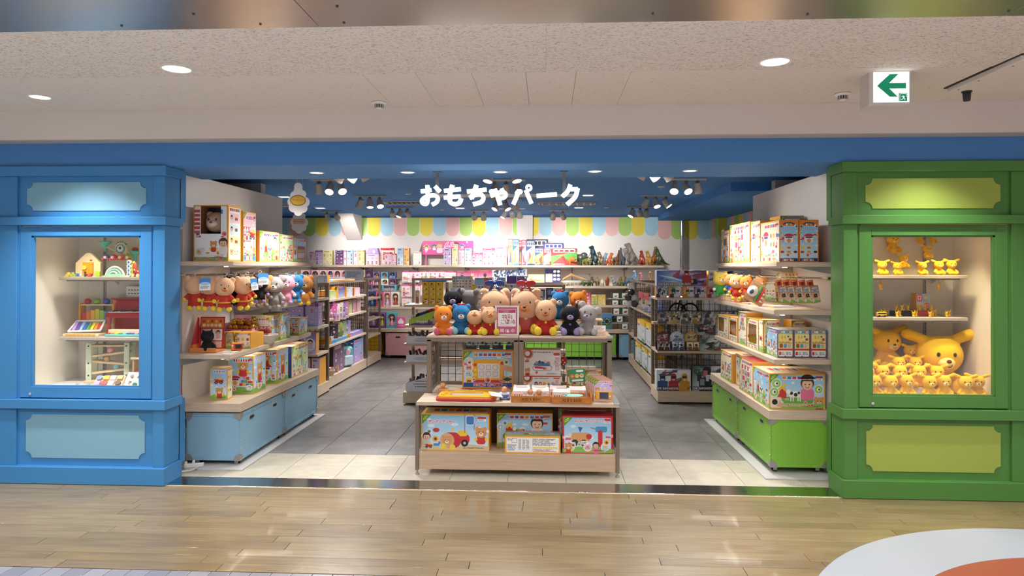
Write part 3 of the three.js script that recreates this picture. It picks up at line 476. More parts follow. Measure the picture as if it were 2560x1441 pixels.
{
const t=thing('ceiling_hatch','white sloping ceiling hatch panel at the far right of the mall ceiling','hatch',[2.5,2.80,0]);
put(t,'panel',rspan(0.06,1.6,-0.035,0.0,0.52,1.2,0.006),fasciaWhite);put(t,'gap_frame',rspan(0.045,1.7,-0.006,0.004,0.5,1.225,0.002),black);
put(t,'rivet',cyl(0.006,0.004,12),greyMetal,[0.08,-0.036,1.1]);put(t,'rivet',cyl(0.006,0.004,12),greyMetal,[0.08,-0.036,0.8]);put(t,'rivet',cyl(0.006,0.004,12),greyMetal,[0.08,-0.036,0.6]);
const s=thing('ceiling_sensor','small black cylindrical sensor under the white hatch panel','sensor',[2.66,2.762,0.55]);put(s,'collar',cyl(0.03,0.008,20),darkGrey,[0,0.0,0]);put(s,'barrel',new THREE.LatheGeometry([[0,-0.06],[0.018,-0.06],[0.021,-0.054],[0.025,0],[0,0]].map((p)=>new THREE.Vector2(...p)),22),M(0x2a2b2e,0.4));
}
// ---------- air vents, ceiling discs ----------
function vent(x,z,w,label){const t=thing('air_vent',label,'air vent',[x,2.58,z]);put(t,'frame',merge([rspan(-w/2,w/2,-0.012,0,-0.16,-0.13),rspan(-w/2,w/2,-0.012,0,0.13,0.16),rspan(-w/2,-w/2+0.03,-0.012,0,-0.16,0.16),rspan(w/2-0.03,w/2,-0.012,0,-0.16,0.16)]),M(0xcfc5b8,0.5));put(t,'dark_box',span(-w/2+0.03,w/2-0.03,-0.003,0.0,-0.13,0.13),darkGrey);for(let i=0;i<8;i++)put(t,'slat',box(0.01,0.04,0.255).rotateZ(0.7),M(0xbdb2a5,0.5),[-w/2+0.07+i*(w-0.14)/7,-0.012,0]);}
vent(-2.05,-4.82,0.62,'beige slatted air vent in the blue ceiling behind the first letter');vent(0.3,-5.05,0.85,'beige slatted air vent in the blue ceiling behind the last letters');vent(-3.95,-5.1,0.6,'beige slatted air vent cut off by the left wall end');
for(const[x,z,n]of[[-1.767,-3.67,'behind the first letters'],[-1.713,-6.15,'near the back wall scallops'],[1.334,-2.99,'beside the front beam end'],[0.945,-5.78,'near the rear beam end']]){const t=thing('sprinkler',`tiny white ceiling disc in the blue ceiling ${n}`,'sprinkler',[x,2.58,z]);put(t,'disc',cyl(0.04,0.008,24),ringWhite,[0,-0.004,0]);put(t,'head',cyl(0.012,0.02,12),zinc,[0,-0.016,0]);}
// ---------- stroke lettering (Japanese) ----------
const STROKES={
ア:'11 91 73 54|52 55 38',ン:'12 34|18 57 92',パ:'33 19|53 79|o82',マ:'11 91 55|36 69',カ:'13 93 89 68|51 45 19',ー:'15 95',コ:'12 82 88|18 88',サ:'13 93|31 36|71 75 49',ト:'41 49|44 86',メ:'71 19|34 79',ル:'32 36 19|61 68 95',リ:'22 26|72 75 49',ス:'12 82 19|56 99',ド:'31 39|34 76|71 82|91 99',
み:'~22 62 28 16 47 97|~83 79',ん:'~51 19 45 66 78 96',な:'~13 63|~41 19|~82 95|~64 68 49 37 77 99',で:'~12 92 46 59 89|73 84|91 82',ひ:'~13 43 16 39 78 72 96',ら:'~41 63|~33 26 64 87 49',い:'~22 26 48|~82 95',て:'~12 92 46 59 89',び:'~13 43 16 39 68 62 86|72 83|91 92',ぴ:'~13 43 16 39 68 62 86|o91',ょ:'~53 58 38 47 88|55 85',こ:'~22 82|~26 39 89',は:'~22 18 29|~43 93|~71 78 48 57 98',じ:'~31 37 59 97|62 73|82 93',め:'~32 48|~61 38 17 54 95 69',の:'~53 38 16 42 84 88 59',お:'~13 63|~41 48 19 55 95 58|82 94',し:'~31 38 69 96',ゃ:'~14 84 76|~34 59|55 56',ゅ:'~33 39|~33 84 57|~63 69',べ:'~16 34 98|62 73|82 94',り:'~22 26|~71 75 49',ふ:'~41 53 66 48|~17 28|~86 98',れ:'~31 39|~13 43 18 63 78 99',あ:'~12 82|~41 43 59|~64 38 17 55 86 69',く:'~71 25 79',が:'~13 63 58 39|~31 18|~72 85|82 93',き:'~12 82|~14 84|~51 76|~27 49 79',ね:'~31 39|~13 43 18 63 86 68 97',ご:'~22 62|~26 39 89|71 82|91 92',う:'~41 61|~24 74 79 49',ち:'~13 83|~41 26 65 87 49',ま:'~12 82|~15 85|~51 58 28 37 88',と:'~31 45|~83 26 29 89',だ:'~12 52|~31 19|~54 84|~57 59 89|71 82',よ:'~51 58 28 37 88|54 84',や:'~14 74 86|~32 59|61 62',
特:'12 04|13 43|31 39|07 46|52 92|71 74|44 94|46 96|85 89 78|56 68',別:'11 51 54 14 11|16 56 58 48|35 19|72 76|92 99 88',優:'21 05|14 19|31 91|42 82 84 42|43 83|35 95|36 38|56 47|66 77|57 39|67 87 49|58 99',待:'31 13|34 16|25 29|52 92|71 74|44 94|46 96|85 89 78|56 68',開:'19 11 41 44|13 43|14 44|61 91 99 88|61 64|63 93|64 94|36 76|27 87|46 39|66 69',催:'21 05|14 19|42 44 84|62 64|82 84|55 37|46 49|46 96|66 69|47 97|48 98|49 99',中:'13 93 97 17 13|51 59',天:'12 92|15 95|52 54 19|56 99',才:'13 93|61 69 58|64 18',脳:'19 11 41 49 38|14 44|16 46|51 63|71 73|91 83|55 59 99 95|66 88|86 68',教:'12 52|31 35|04 54|52 15|06 46 37|36 39 28|71 64|63 93|83 49|65 99',室:'51 52|13 12 92 93|14 84|44 26 66|55 59|27 77|19 99',図:'11 91 99 19 11|33 44|53 64|83 38|45 78',鑑:'31 04|22 42|14 44|24 29|09 49|51 54 94|52 82|71 74|56 96 99 56|66 69|86 89',牧:'12 04|13 43|31 39|07 46|71 64|63 93|83 49|65 99',場:'13 43|31 37|08 47|52 92 95 55 52|53 93|46 96|67 48|57 97 99 88|77 59',大:'13 93|51 54 19|55 99',会:'51 14|51 94|34 74|16 86|36 29 79|66 78',員:'31 71 73 33 31|24 84 87 24|25 85|26 86|38 19|68 99',限:'11 19|11 41 34 45 16|51 91 95 55|53 93|51 59 68|95 77|65 99',定:'51 52|13 12 92 93|24 84|54 58|56 86|35 19|37 99',新:'21 22|12 42|14 44|05 45|25 29|81 53 58 39|64 94|84 89',品:'31 71 74 34 31|15 45 49 19 15|55 95 99 59 55',
};
function jp(x,str,px,py,size,color,weight=0.13,outline,adv=1.0){
let cx=px;x.lineCap='round';x.lineJoin='round';
const pass=(col,w)=>{cx=px;for(const ch of str){const s=STROKES[ch];x.strokeStyle=x.fillStyle=col;x.lineWidth=w;
if(!s){if(ch!==' '){x.font=`bold ${size * 1.05}px sans-serif`;if(w>size*weight*1.4)x.strokeText(ch,cx+size*0.08,py+size*0.86);else x.fillText(ch,cx+size*0.08,py+size*0.86);}cx+=size*(ch.charCodeAt(0)<255?0.68:1)*adv;continue;}
for(let st of s.split('|')){if(st[0]==='o'){x.beginPath();x.arc(cx+size*st[1]/10,py+size*st[2]/10,size*0.1,0,7);x.stroke();continue;}const curve=st[0]==='~';if(curve)st=st.slice(1);const p=st.split(' ').map((q)=>[cx+size*(+q[0]+0.3)/10,py+size*(+q[1]+0.2)/10]);x.beginPath();x.moveTo(...p[0]);if(curve&&p.length>2){for(let i=1;i<p.length-1;i++){const e=i===p.length-2?p[i+1]:[(p[i][0]+p[i+1][0])/2,(p[i][1]+p[i+1][1])/2];x.quadraticCurveTo(...p[i],...e);}}else for(const q of p.slice(1))x.lineTo(...q);x.stroke();}
cx+=size*adv;}};
if(outline)pass(outline,size*(weight+0.2));pass(color,size*weight);return cx-px;
}
// ---------- atlas of printed faces ----------
const PAGE=2048,pages=[];let pen=null;
function newPage(){const c=document.createElement('canvas');c.width=c.height=PAGE;const x=c.getContext('2d');x.fillStyle='#ccc';x.fillRect(0,0,PAGE,PAGE);pen={c,x,px:0,py:0,row:0,mats:{}};pages.push(pen);return pen;}
newPage();
function ensure(ws,hs){let{px,py,row}=pen;for(let i=0;i<ws.length;i++){if(px+ws[i]+4>PAGE){px=0;py+=row;row=0;}row=max(row,hs[i]+4);px+=ws[i]+4;if(py+hs[i]+4>PAGE){newPage();return;}}}
function region(w,h,draw){w=Math.ceil(w);h=Math.ceil(h);if(pen.px+w+4>PAGE){pen.px=0;pen.py+=pen.row;pen.row=0;}if(pen.py+h+4>PAGE)newPage();const x0=pen.px+2,y0=pen.py+2,x=pen.x;x.save();x.beginPath();x.rect(x0-2,y0-2,w+4,h+4);x.clip();x.translate(x0,y0);draw(x,w,h);x.restore();pen.px+=w+4;pen.row=max(pen.row,h+4);return{page:pen,u0:x0/PAGE,v0:1-(y0+h)/PAGE,u1:(x0+w)/PAGE,v1:1-y0/PAGE};}
function pageMat(page,kind='card'){return page.mats[kind]??=(()=>{page.tex??=(()=>{const t=new THREE.CanvasTexture(page.c);t.colorSpace=THREE.SRGBColorSpace;t.magFilter=THREE.LinearFilter;return t;})();return new THREE.MeshPhysicalMaterial(kind==='gloss'?{map:page.tex,roughness:0.3,clearcoat:0.3,clearcoatRoughness:0.15}:{map:page.tex,roughness:0.48});})();}
function uvTo(g,r,from=0,n=g.attributes.uv.count){const uv=g.attributes.uv;for(let i=from;i<from+n;i++)uv.setXY(i,r.u0+(r.u1-r.u0)*uv.getX(i),r.v0+(r.v1-r.v0)*uv.getY(i));return g;}
// box with printed faces: art = {px, nx, py, ny, pz, nz} regions; missing faces use art.all
function artBox(w,h,d,art){const g=new THREE.BoxGeometry(w,h,d);['px','nx','py','ny','pz','nz'].forEach((k,i)=>uvTo(g,art[k]??art.all,i*4,4));return g.translate(0,h/2,0);}
// ---------- drawing vocabulary ----------
const css=(c)=>'#'+new THREE.Color(c).getHexString();
const disk=(x,X,Y,r,c,ry=r)=>{x.fillStyle=c;x.beginPath();x.ellipse(X,Y,r,ry,0,0,7);x.fill();};
const rr=(x,X,Y,w,h,r,c,stroke,lw=2)=>{x.beginPath();x.roundRect(X,Y,w,h,r);if(c){x.fillStyle=c;x.fill();}if(stroke){x.strokeStyle=stroke;x.lineWidth=lw;x.stroke();}};
const pg=(x,pts,c)=>{x.fillStyle=c;x.beginPath();pts.forEach((p,i)=>(i?x.lineTo(...p):x.moveTo(...p)));x.closePath();x.fill();};
function fine(x,X,Y,w,h,c,r,lead=4.2){x.fillStyle=c;for(let y=Y;y<Y+h-lead*0.5;y+=lead){let q=X;const end=X+w*(0.65+0.35*r());while(q<end){const l=1.2+r()*2.4;x.fillRect(q,y,l,lead*0.5);q+=l+0.9+(r()<0.12?3:0);}}}
const HAIR=['#2c1c16','#3a2418','#5b3a22','#1c1718'];
function bear(x,X,Y,r,c='#d99a5e',suit){if(suit){rr(x,X-r*0.8,Y+r*0.6,r*1.6,r*1.5,r*0.5,suit);disk(x,X-r*0.95,Y+r*1.2,r*0.3,'#f2cf3c');disk(x,X+r*0.95,Y+r*1.2,r*0.3,'#f2cf3c');}disk(x,X-r*0.7,Y-r*0.7,r*0.36,c);disk(x,X+r*0.7,Y-r*0.7,r*0.36,c);disk(x,X,Y,r,c,r*0.92);disk(x,X,Y+r*0.3,r*0.42,'#f6e3c4',r*0.34);disk(x,X-r*0.36,Y-r*0.1,r*0.09,'#2a1a12');disk(x,X+r*0.36,Y-r*0.1,r*0.09,'#2a1a12');disk(x,X,Y+r*0.17,r*0.12,'#3a241a',r*0.09);}
function child(x,X,Y,r,hair,top){rr(x,X-r*1.1,Y+r*0.8,r*2.2,r*1.9,r*0.6,top);disk(x,X,Y-r*0.1,r*1.08,hair);disk(x,X,Y+r*0.15,r*0.86,'#efc6a4',r*0.88);x.fillStyle=hair;x.beginPath();x.ellipse(X,Y-r*0.42,r*0.9,r*0.48,0,PI,0);x.fill();disk(x,X-r*0.34,Y+r*0.12,r*0.1,'#2a1a14');disk(x,X+r*0.34,Y+r*0.12,r*0.1,'#2a1a14');x.strokeStyle='#b5544a';x.lineWidth=max(1,r*0.1);x.beginPath();x.arc(X,Y+r*0.4,r*0.3,0.2,PI-0.2);x.stroke();}
const TOYS={
car(x,X,Y,s){rr(x,X-s,Y-s*0.35,s*2,s*0.8,s*0.3,'#d4313a');rr(x,X-s*0.1,Y-s*0.7,s*0.9,s*0.5,s*0.2,'#f0c93a');rr(x,X-s*0.62,Y-s*0.95,s*0.14,s*0.7,2,'#f0c93a');for(const k of[-0.55,0.55]){disk(x,X+s*k,Y+s*0.42,s*0.32,'#26262c');disk(x,X+s*k,Y+s*0.42,s*0.13,'#c9c9cc');}disk(x,X-s*0.92,Y+s*0.05,s*0.17,'#f4e07a');},
board(x,X,Y,s){rr(x,X-s*1.25,Y-s*0.8,s*2.5,s*1.75,s*0.25,'#d8343a');rr(x,X-s*1.2,Y-s*0.85,s*2.4,s*1.6,s*0.25,'#f5b32a');rr(x,X-s*0.8,Y-s*0.55,s*1.75,s*1.15,s*0.06,'#e4e2de');x.strokeStyle='#8d8788';x.lineWidth=max(1,s*0.025);for(let i=0;i<6;i++){x.beginPath();const px=X-s*0.5+(i%3)*s*0.55,py=Y-s*0.25+floor(i/3)*s*0.52;if(i%2)x.rect(px-s*0.17,py-s*0.17,s*0.34,s*0.34);else x.arc(px,py,s*0.2,0,7);x.stroke();}for(const[k,c]of[[-0.45,'#d23a3a'],[-0.05,'#f3dd4a'],[0.35,'#f3dd4a']])disk(x,X-s*1.0,Y+s*k,s*0.12,c);},
farm(x,X,Y,s){rr(x,X-s*1.6,Y+s*0.3,s*3.2,s*0.55,s*0.25,'#6fae46');pg(x,[[X-s*1.3,Y+s*0.4],[X-s*1.3,Y-s*0.3],[X-s*0.95,Y-s*0.65],[X-s*0.6,Y-s*0.3],[X-s*0.6,Y+s*0.4]],'#c93b35');for(let i=0;i<4;i++){x.save();x.translate(X-s*0.95,Y-s*0.5);x.rotate(PI/4+i*PI/2);x.fillStyle='#f0c33a';x.fillRect(0,-s*0.09,s*0.42,s*0.18);x.restore();}rr(x,X-s*0.4,Y-s*0.15,s*0.95,s*0.5,s*0.18,'#f4f1ec');for(const[a,b,c]of[[-0.2,0.0,0.13],[0.15,0.12,0.15],[0.4,-0.03,0.1]])disk(x,X+s*a,Y+s*b,s*c,'#26211f');for(const k of[-0.3,-0.1,0.28,0.46]){x.fillStyle='#f4f1ec';x.fillRect(X+s*k,Y+s*0.25,s*0.1,s*0.42);}disk(x,X-s*0.45,Y-s*0.12,s*0.2,'#f4f1ec');disk(x,X+s*1.0,Y+s*0.25,s*0.4,'#bcd64e',s*0.25);},
piano(x,X,Y,s){pg(x,[[X-s*1.3,Y-s*0.1],[X-s*0.9,Y-s*0.6],[X+s*1.1,Y-s*0.5],[X+s*1.1,Y+s*0.1]],'#3f86c8');for(let i=0;i<5;i++)disk(x,X-s*0.8+i*s*0.42,Y-s*(0.45+0.12*(i%2)),s*0.2,['#e59a57','#2c4b92','#6b4a35','#efe3cf','#e07f9a'][i]);rr(x,X-s*1.35,Y,s*2.7,s*0.65,s*0.3,'#f1eef0','#9c5a8f',2);pg(x,[[X-s*1.05,Y+s*0.08],[X+s*0.6,Y+s*0.2],[X+s*0.55,Y+s*0.48],[X-s*1.1,Y+s*0.34]],'#c73b45');x.strokeStyle='#7d1f2a';x.lineWidth=1;for(let i=1;i<7;i++){x.beginPath();x.moveTo(X-s*1.05+s*0.235*i,Y+s*0.1+0.018*i*s);x.lineTo(X-s*1.1+s*0.235*i,Y+s*0.34+0.018*i*s);x.stroke();}},
cooker(x,X,Y,s){rr(x,X-s*0.8,Y-s*0.6,s*1.6,s*1.35,s*0.4,'#f3f0ec','#bcb4b0',1.5);x.fillStyle='#cf3440';x.beginPath();x.ellipse(X,Y-s*0.45,s*0.85,s*0.45,0,PI,0);x.fill();rr(x,X-s*0.6,Y-s*0.4,s*1.2,s*0.25,s*0.1,'#4d3a7c');disk(x,X,Y+s*0.3,s*0.36,'#e2a05e');disk(x,X-s*1.05,Y-s*0.1,s*0.2,'#d23540',s*0.28);x.fillStyle='#d23540';x.fillRect(X-s*1.09,Y,s*0.08,s*0.6);},
shop(x,X,Y,s){rr(x,X-s*1.2,Y-s,s*2.4,s*2,s*0.1,'#f7efdc','#c8553f',3);for(let i=0;i<6;i++){x.fillStyle=i%2?'#fff':'#d6463e';x.fillRect(X-s*1.2+i*s*0.4,Y-s,s*0.4,s*0.3);}for(let i=0;i<3;i++)for(let j=0;j<3;j++)rr(x,X-s*1.05+i*s*0.72,Y-s*0.6+j*s*0.5,s*0.6,s*0.4,3,['#e9a04b','#7db7df','#d9526a','#f3d04e','#8bbf5a'][(i+j*2)%5]);rr(x,X-s*0.3,Y-s*0.35,s*0.6,s*1.2,s*0.08,'#cc2f3c');rr(x,X-s*0.2,Y-s*0.25,s*0.4,s*0.5,2,'#d9e7f2');},
phone(x,X,Y,s){rr(x,X-s*1.1,Y-s*0.6,s*2.2,s*1.25,s*0.4,'#f5b32a');rr(x,X-s*0.55,Y-s*0.4,s*1.3,s*0.85,s*0.06,'#2c3654');disk(x,X+s*0.1,Y,s*0.22,'#5a7cc0');disk(x,X-s*0.82,Y,s*0.13,'#d9343a');disk(x,X+s*0.93,Y-s*0.2,s*0.1,'#fff');disk(x,X+s*0.93,Y+s*0.2,s*0.1,'#fff');},
blocks(x,X,Y,s){const c=['#d8413c','#f0be3a','#4c92cf','#6fb24c','#e98bb0'];for(let j=0;j<3;j++)for(let i=0;i<4-j;i++)rr(x,X-s*(1.1-0.28*j)+i*s*0.56,Y+s*(0.3-0.5*j),s*0.52,s*0.46,3,c[(i+j*2)%5]);},
slide(x,X,Y,s){x.lineWidth=s*0.16;x.strokeStyle='#5fae50';x.beginPath();x.arc(X,Y+s*0.3,s*0.8,PI,2.3*PI);x.stroke();x.strokeStyle='#f0b93a';x.beginPath();x.moveTo(X-s*0.9,Y-s*0.7);x.lineTo(X+s*0.9,Y-s*0.1);x.stroke();x.strokeStyle='#4b8fd0';x.beginPath();x.moveTo(X+s*0.4,Y-s*0.9);x.lineTo(X+s*0.4,Y+s*0.8);x.stroke();for(let i=0;i<5;i++)disk(x,X-s+i*s*0.5,Y+s*(i%2?0.7:-0.4),s*0.16,['#d8413c','#e98b3a','#d8413c','#7b5bb0','#f3d04e'][i]);},
bake(x,X,Y,s){for(let i=0;i<6;i++){const px=X-s*0.9+(i%3)*s*0.9,py=Y-s*0.4+floor(i/3)*s*0.9;disk(x,px,py,s*0.36,'#f6f1ea');disk(x,px,py,s*0.27,['#c9803f','#e5bf4a','#b5563c','#8fb04a','#d99a5e','#e7a1a8'][i]);}},
drill(x,X,Y,s){rr(x,X-s*1.3,Y-s*0.3,s*1.5,s*0.75,s*0.3,'#dba46c');for(const k of[-1.0,-0.3]){disk(x,X+s*k,Y+s*0.5,s*0.26,'#27332a');disk(x,X+s*k,Y+s*0.5,s*0.1,'#5f9a58');}disk(x,X+s*0.1,Y,s*0.22,'#cf3a3c');rr(x,X+s*0.6,Y-s*0.8,s*0.9,s*0.45,s*0.12,'#4f9ac8');rr(x,X+s*0.8,Y-s*0.5,s*0.35,s*1.3,s*0.16,'#cf3038');x.strokeStyle='#8d8d95';x.lineWidth=s*0.1;x.beginPath();x.moveTo(X+s*0.6,Y-s*0.6);x.lineTo(X+s*0.25,Y-s*0.7);x.stroke();pg(x,[[X-s*0.6,Y-s*0.3],[X-s*0.75,Y-s*0.75],[X-s*0.4,Y-s*0.7]],'#3d5ea8');},
};
const BG={sky:['#8cc4e8','#dff0f8'],warm:['#fde9b8','#fff8e6'],pink:['#f6bccd','#fdeef2'],white:['#f7f5f0','#ffffff'],red:['#c62f38','#e05a55'],green:['#b8d88a','#eaf4d8'],violet:['#c9b2e2','#f0e6f8'],dusk:['#7d8894','#c9cdd0']};
// a family of toy packages: bright border, corner ribbon, title, picture, badges
function kidArt(o){
return(x,w,h)=>{
const r=rng(o.seed??1),b=o.bw??max(3,min(w,h)*0.035),border=o.border??'#f0a93a',[c0,c1]=BG[o.bg??'sky'];
x.fillStyle=border;x.fillRect(-2,-2,w+4,h+4);const g=x.createLinearGradient(0,0,0,h);g.addColorStop(0,c0);g.addColorStop(1,c1);rr(x,b,b,w-2*b,h-2*b,b,g);
const s=min(w,h);for(let i=0;i<5;i++)disk(x,r()*w,h*(0.15+r()*0.5),s*0.05+r()*s*0.07,'rgba(255,255,255,.6)',s*0.04);
if(o.ground!==0){x.fillStyle=o.ground??'#8dc05a';x.beginPath();x.ellipse(w/2,h*0.98,w*0.62,h*0.17,0,PI,0);x.fill();}
const toys=[].concat(o.toy??'blocks');toys.forEach((t,i)=>TOYS[t](x,w*(toys.length>1?0.3+0.42*i:o.tx??0.5),h*(o.ty??0.56),s*(o.ts??0.3)/(toys.length>1?1.3:1)));
const n=o.thumbs??3;for(let i=0;i<n;i++){const X=o.thumbSide?w*0.13:w*(0.16+0.68*(i/max(1,n-1))),Y=o.thumbSide?h*(0.3+0.5*i/max(1,n-1)):h*0.83,q=s*0.1;disk(x,X,Y,q*1.15,'#fff');disk(x,X,Y,q,['#f2c6cf','#bfe0f0','#f5e08a','#cde7b0'][(i+(o.seed??0))%4]);if(r()<0.5)bear(x,X,Y+q*0.1,q*0.55,['#d99a5e','#b87a4a','#e8c08a'][i%3]);else TOYS[['car','cooker','blocks','slide'][floor(r()*4)]](x,X,Y,q*0.55);}
if(!o.calm)for(let i=0;i<9;i++){const e=i%3,X=e===0?w*(0.05+0.1*r()):e===1?w*(0.8+0.12*r()):w*(0.2+0.6*r()),Y=e===2?h*(0.7+0.18*r()):h*(0.28+0.55*r()),q=s*(0.045+0.05*r());if(i%2){rr(x,X-q,Y-q*0.5,q*2.1,q,q*0.3,['#f0c43a','#d8453f','#4f8fd0','#f7f2ea','#6fae46','#e98bb0'][floor(r()*6)],'#ffffff',1);fine(x,X-q*0.8,Y-q*0.25,q*1.5,q*0.6,'#5a3a30',r,3);}else{disk(x,X,Y,q,'#ffffff');disk(x,X,Y,q*0.86,['#f2b84a','#e88a7a','#9ccbe8','#c9e09a','#f2d0dc'][floor(r()*5)]);disk(x,X+q*0.1,Y+q*0.1,q*0.4,['#c9803f','#7a4a34','#d84a4a','#f4efe6'][floor(r()*4)]);}}
if(o.child)child(x,w*o.child[0],h*o.child[1],s*(o.child[2]??0.13),HAIR[floor(r()*4)],['#e87a9a','#4a6aa8','#f3f0ea','#d9a03c'][floor(r()*4)]);
if(o.bear)bear(x,w*o.bear[0],h*o.bear[1],s*(o.bear[2]??0.12),'#d79a60','#cf3a36');
if(o.ribbon!==0){const q=s*(o.ribbonSize??0.26);pg(x,[[b*0.6,b*0.6],[b*0.6+q,b*0.6],[b*0.6,b*0.6+q]],'#5a9a3e');x.save();x.translate(b*0.6+q*0.34,b*0.6+q*0.34);x.rotate(-PI/4);disk(x,0,0,q*0.3,'#f4e04a',q*0.11);x.fillStyle='#3c7a34';x.fillRect(-q*0.2,-q*0.03,q*0.4,q*0.06);x.restore();}
if(o.title){const L=[...o.title].length,sz=min(h*(o.tsz??0.13),w*(o.twd??0.72)/L);jp(x,o.title,w*(o.tox??0.5)-sz*L/2,h*(o.toy_??0.07),sz,o.tc??'#d8352f',0.15,o.to??'#ffffff');}else{x.save();x.translate(w*0.55,h*0.12);for(let i=0;i<7;i++)rr(x,-w*0.32+i*w*0.09,-h*0.045,w*0.078,h*0.085,3,['#d8352f','#e97f2a','#3f7fc4','#d8352f','#7a4ba0'][(i+(o.seed??0))%5],'#fff',1.5);x.restore();}
if(o.badge!==0){rr(x,w*0.83,h*0.07,w*0.12,h*0.055,2,'#d8333a');rr(x,w*0.83,h*0.13,w*0.12,h*0.06,2,'#ffffff');fine(x,w*0.84,h*0.145,w*0.1,h*0.04,'#333',r,3);}
if(o.foot){x.fillStyle=o.footc??'#2d5aa8';x.fillRect(b,h*(1-(o.footh??0.13)),w-2*b,h*((o.footh??0.13))-b);if(o.foot==='*'){for(let i=0;i<6;i++)rr(x,w*(0.14+0.105*i),h*(1-(o.footh??0.13)*0.86),w*0.09,h*(o.footh??0.13)*0.6,3,['#d8352f','#fff','#f0c43a'][i%3],'#fff',1);}else{const L=[...o.foot].length,sz=min(h*(o.footh??0.13)*0.72,w*(o.fwd??0.78)/L);jp(x,o.foot,w*(o.fox??0.46)-sz*L/2,h*(1-(o.footh??0.13)*0.92),sz,o.fc??'#d8352f',0.15,'#fff');}}
fine(x,w*0.62,h*0.9,w*0.3,h*0.05,'#4a4038',r,3);
};
}
// side of a package with a column of little scenes
function sideArt(o){return(x,w,h)=>{const r=rng(o.seed??3);x.fillStyle=o.border??'#f0a93a';x.fillRect(-2,-2,w+4,h+4);rr(x,w*0.06,h*0.03,w*0.88,h*0.94,4,o.bgc??'#fbf3df');const n=o.n??max(2,Math.round(h/w*1.1));x.save();for(let i=0;i<5;i++)rr(x,w*(0.12+0.155*i),h*0.045,w*0.13,h*0.05,2,['#d8352f','#3f7fc4','#e97f2a'][i%3]);x.restore();for(let i=0;i<n;i++){const Y=h*(0.13+0.82*i/n),H=h*0.74/n;rr(x,w*0.12,Y,w*0.76,H,4,['#f9d3dc','#d4eaf6','#fbe9a8','#dcefc8'][(i+(o.seed??0))%4],'#ffffff',1.5);if(r()<0.6)child(x,w*0.27,Y+H*0.45,min(w*0.1,H*0.22),HAIR[i%4],'#e8e4dc');else bear(x,w*0.27,Y+H*0.5,min(w*0.12,H*0.28));const k=['car','cooker','blocks','slide','bake','shop','phone'][floor(r()*7)];TOYS[k](x,w*0.62,Y+H*0.5,min(w*0.14,H*0.3));}if(o.title){const L=[...o.title].length,sz=min(w*0.2,h*0.9/L);}};}
function topArt(o){return(x,w,h)=>{const r=rng(o.seed??5);x.fillStyle=o.border??'#f0a93a';x.fillRect(-2,-2,w+4,h+4);rr(x,w*0.03,h*0.05,w*0.94,h*0.9,4,o.bgc??'#fbe7b4');for(let i=0;i<6;i++)rr(x,w*(0.15+0.11*i),h*0.3,w*0.09,h*0.3,3,['#d8352f','#3f7fc4','#e97f2a'][i%3],'#fff',1);disk(x,w*0.88,h*0.5,min(w,h)*0.16,'#d99a5e');};}
function textArt(o){return(x,w,h)=>{const r=rng(o.seed??9);x.fillStyle=o.border??'#f0a93a';x.fillRect(-2,-2,w+4,h+4);rr(x,w*0.03,h*0.09,w*0.94,h*0.82,3,'#f6f4f0');fine(x,w*0.05,h*0.16,w*0.1,h*0.1,'#3a3a3a',r,4);rr(x,w*0.13,h*0.16,w*0.09,h*0.22,1,null,'#555',1);fine(x,w*0.05,h*0.5,w*0.17,h*0.34,'#41568f',r,4);for(let i=0;i<3;i++)fine(x,w*(0.25+0.07*i),h*0.2,w*0.05,h*0.6,'#555',r,4);fine(x,w*0.5,h*0.16,w*0.44,h*0.42,'#444',r,4);rr(x,w*0.5,h*0.62,w*0.44,h*0.07,1,'#eed95a');rr(x,w*0.5,h*0.84,w*0.42,h*0.03,1,'#b84a44');fine(x,w*0.5,h*0.72,w*0.42,h*0.1,'#9a4a5a',r,4);};}
const flatArt=(c)=>(x,w,h)=>{x.fillStyle=c;x.fillRect(-2,-2,w+4,h+4);};
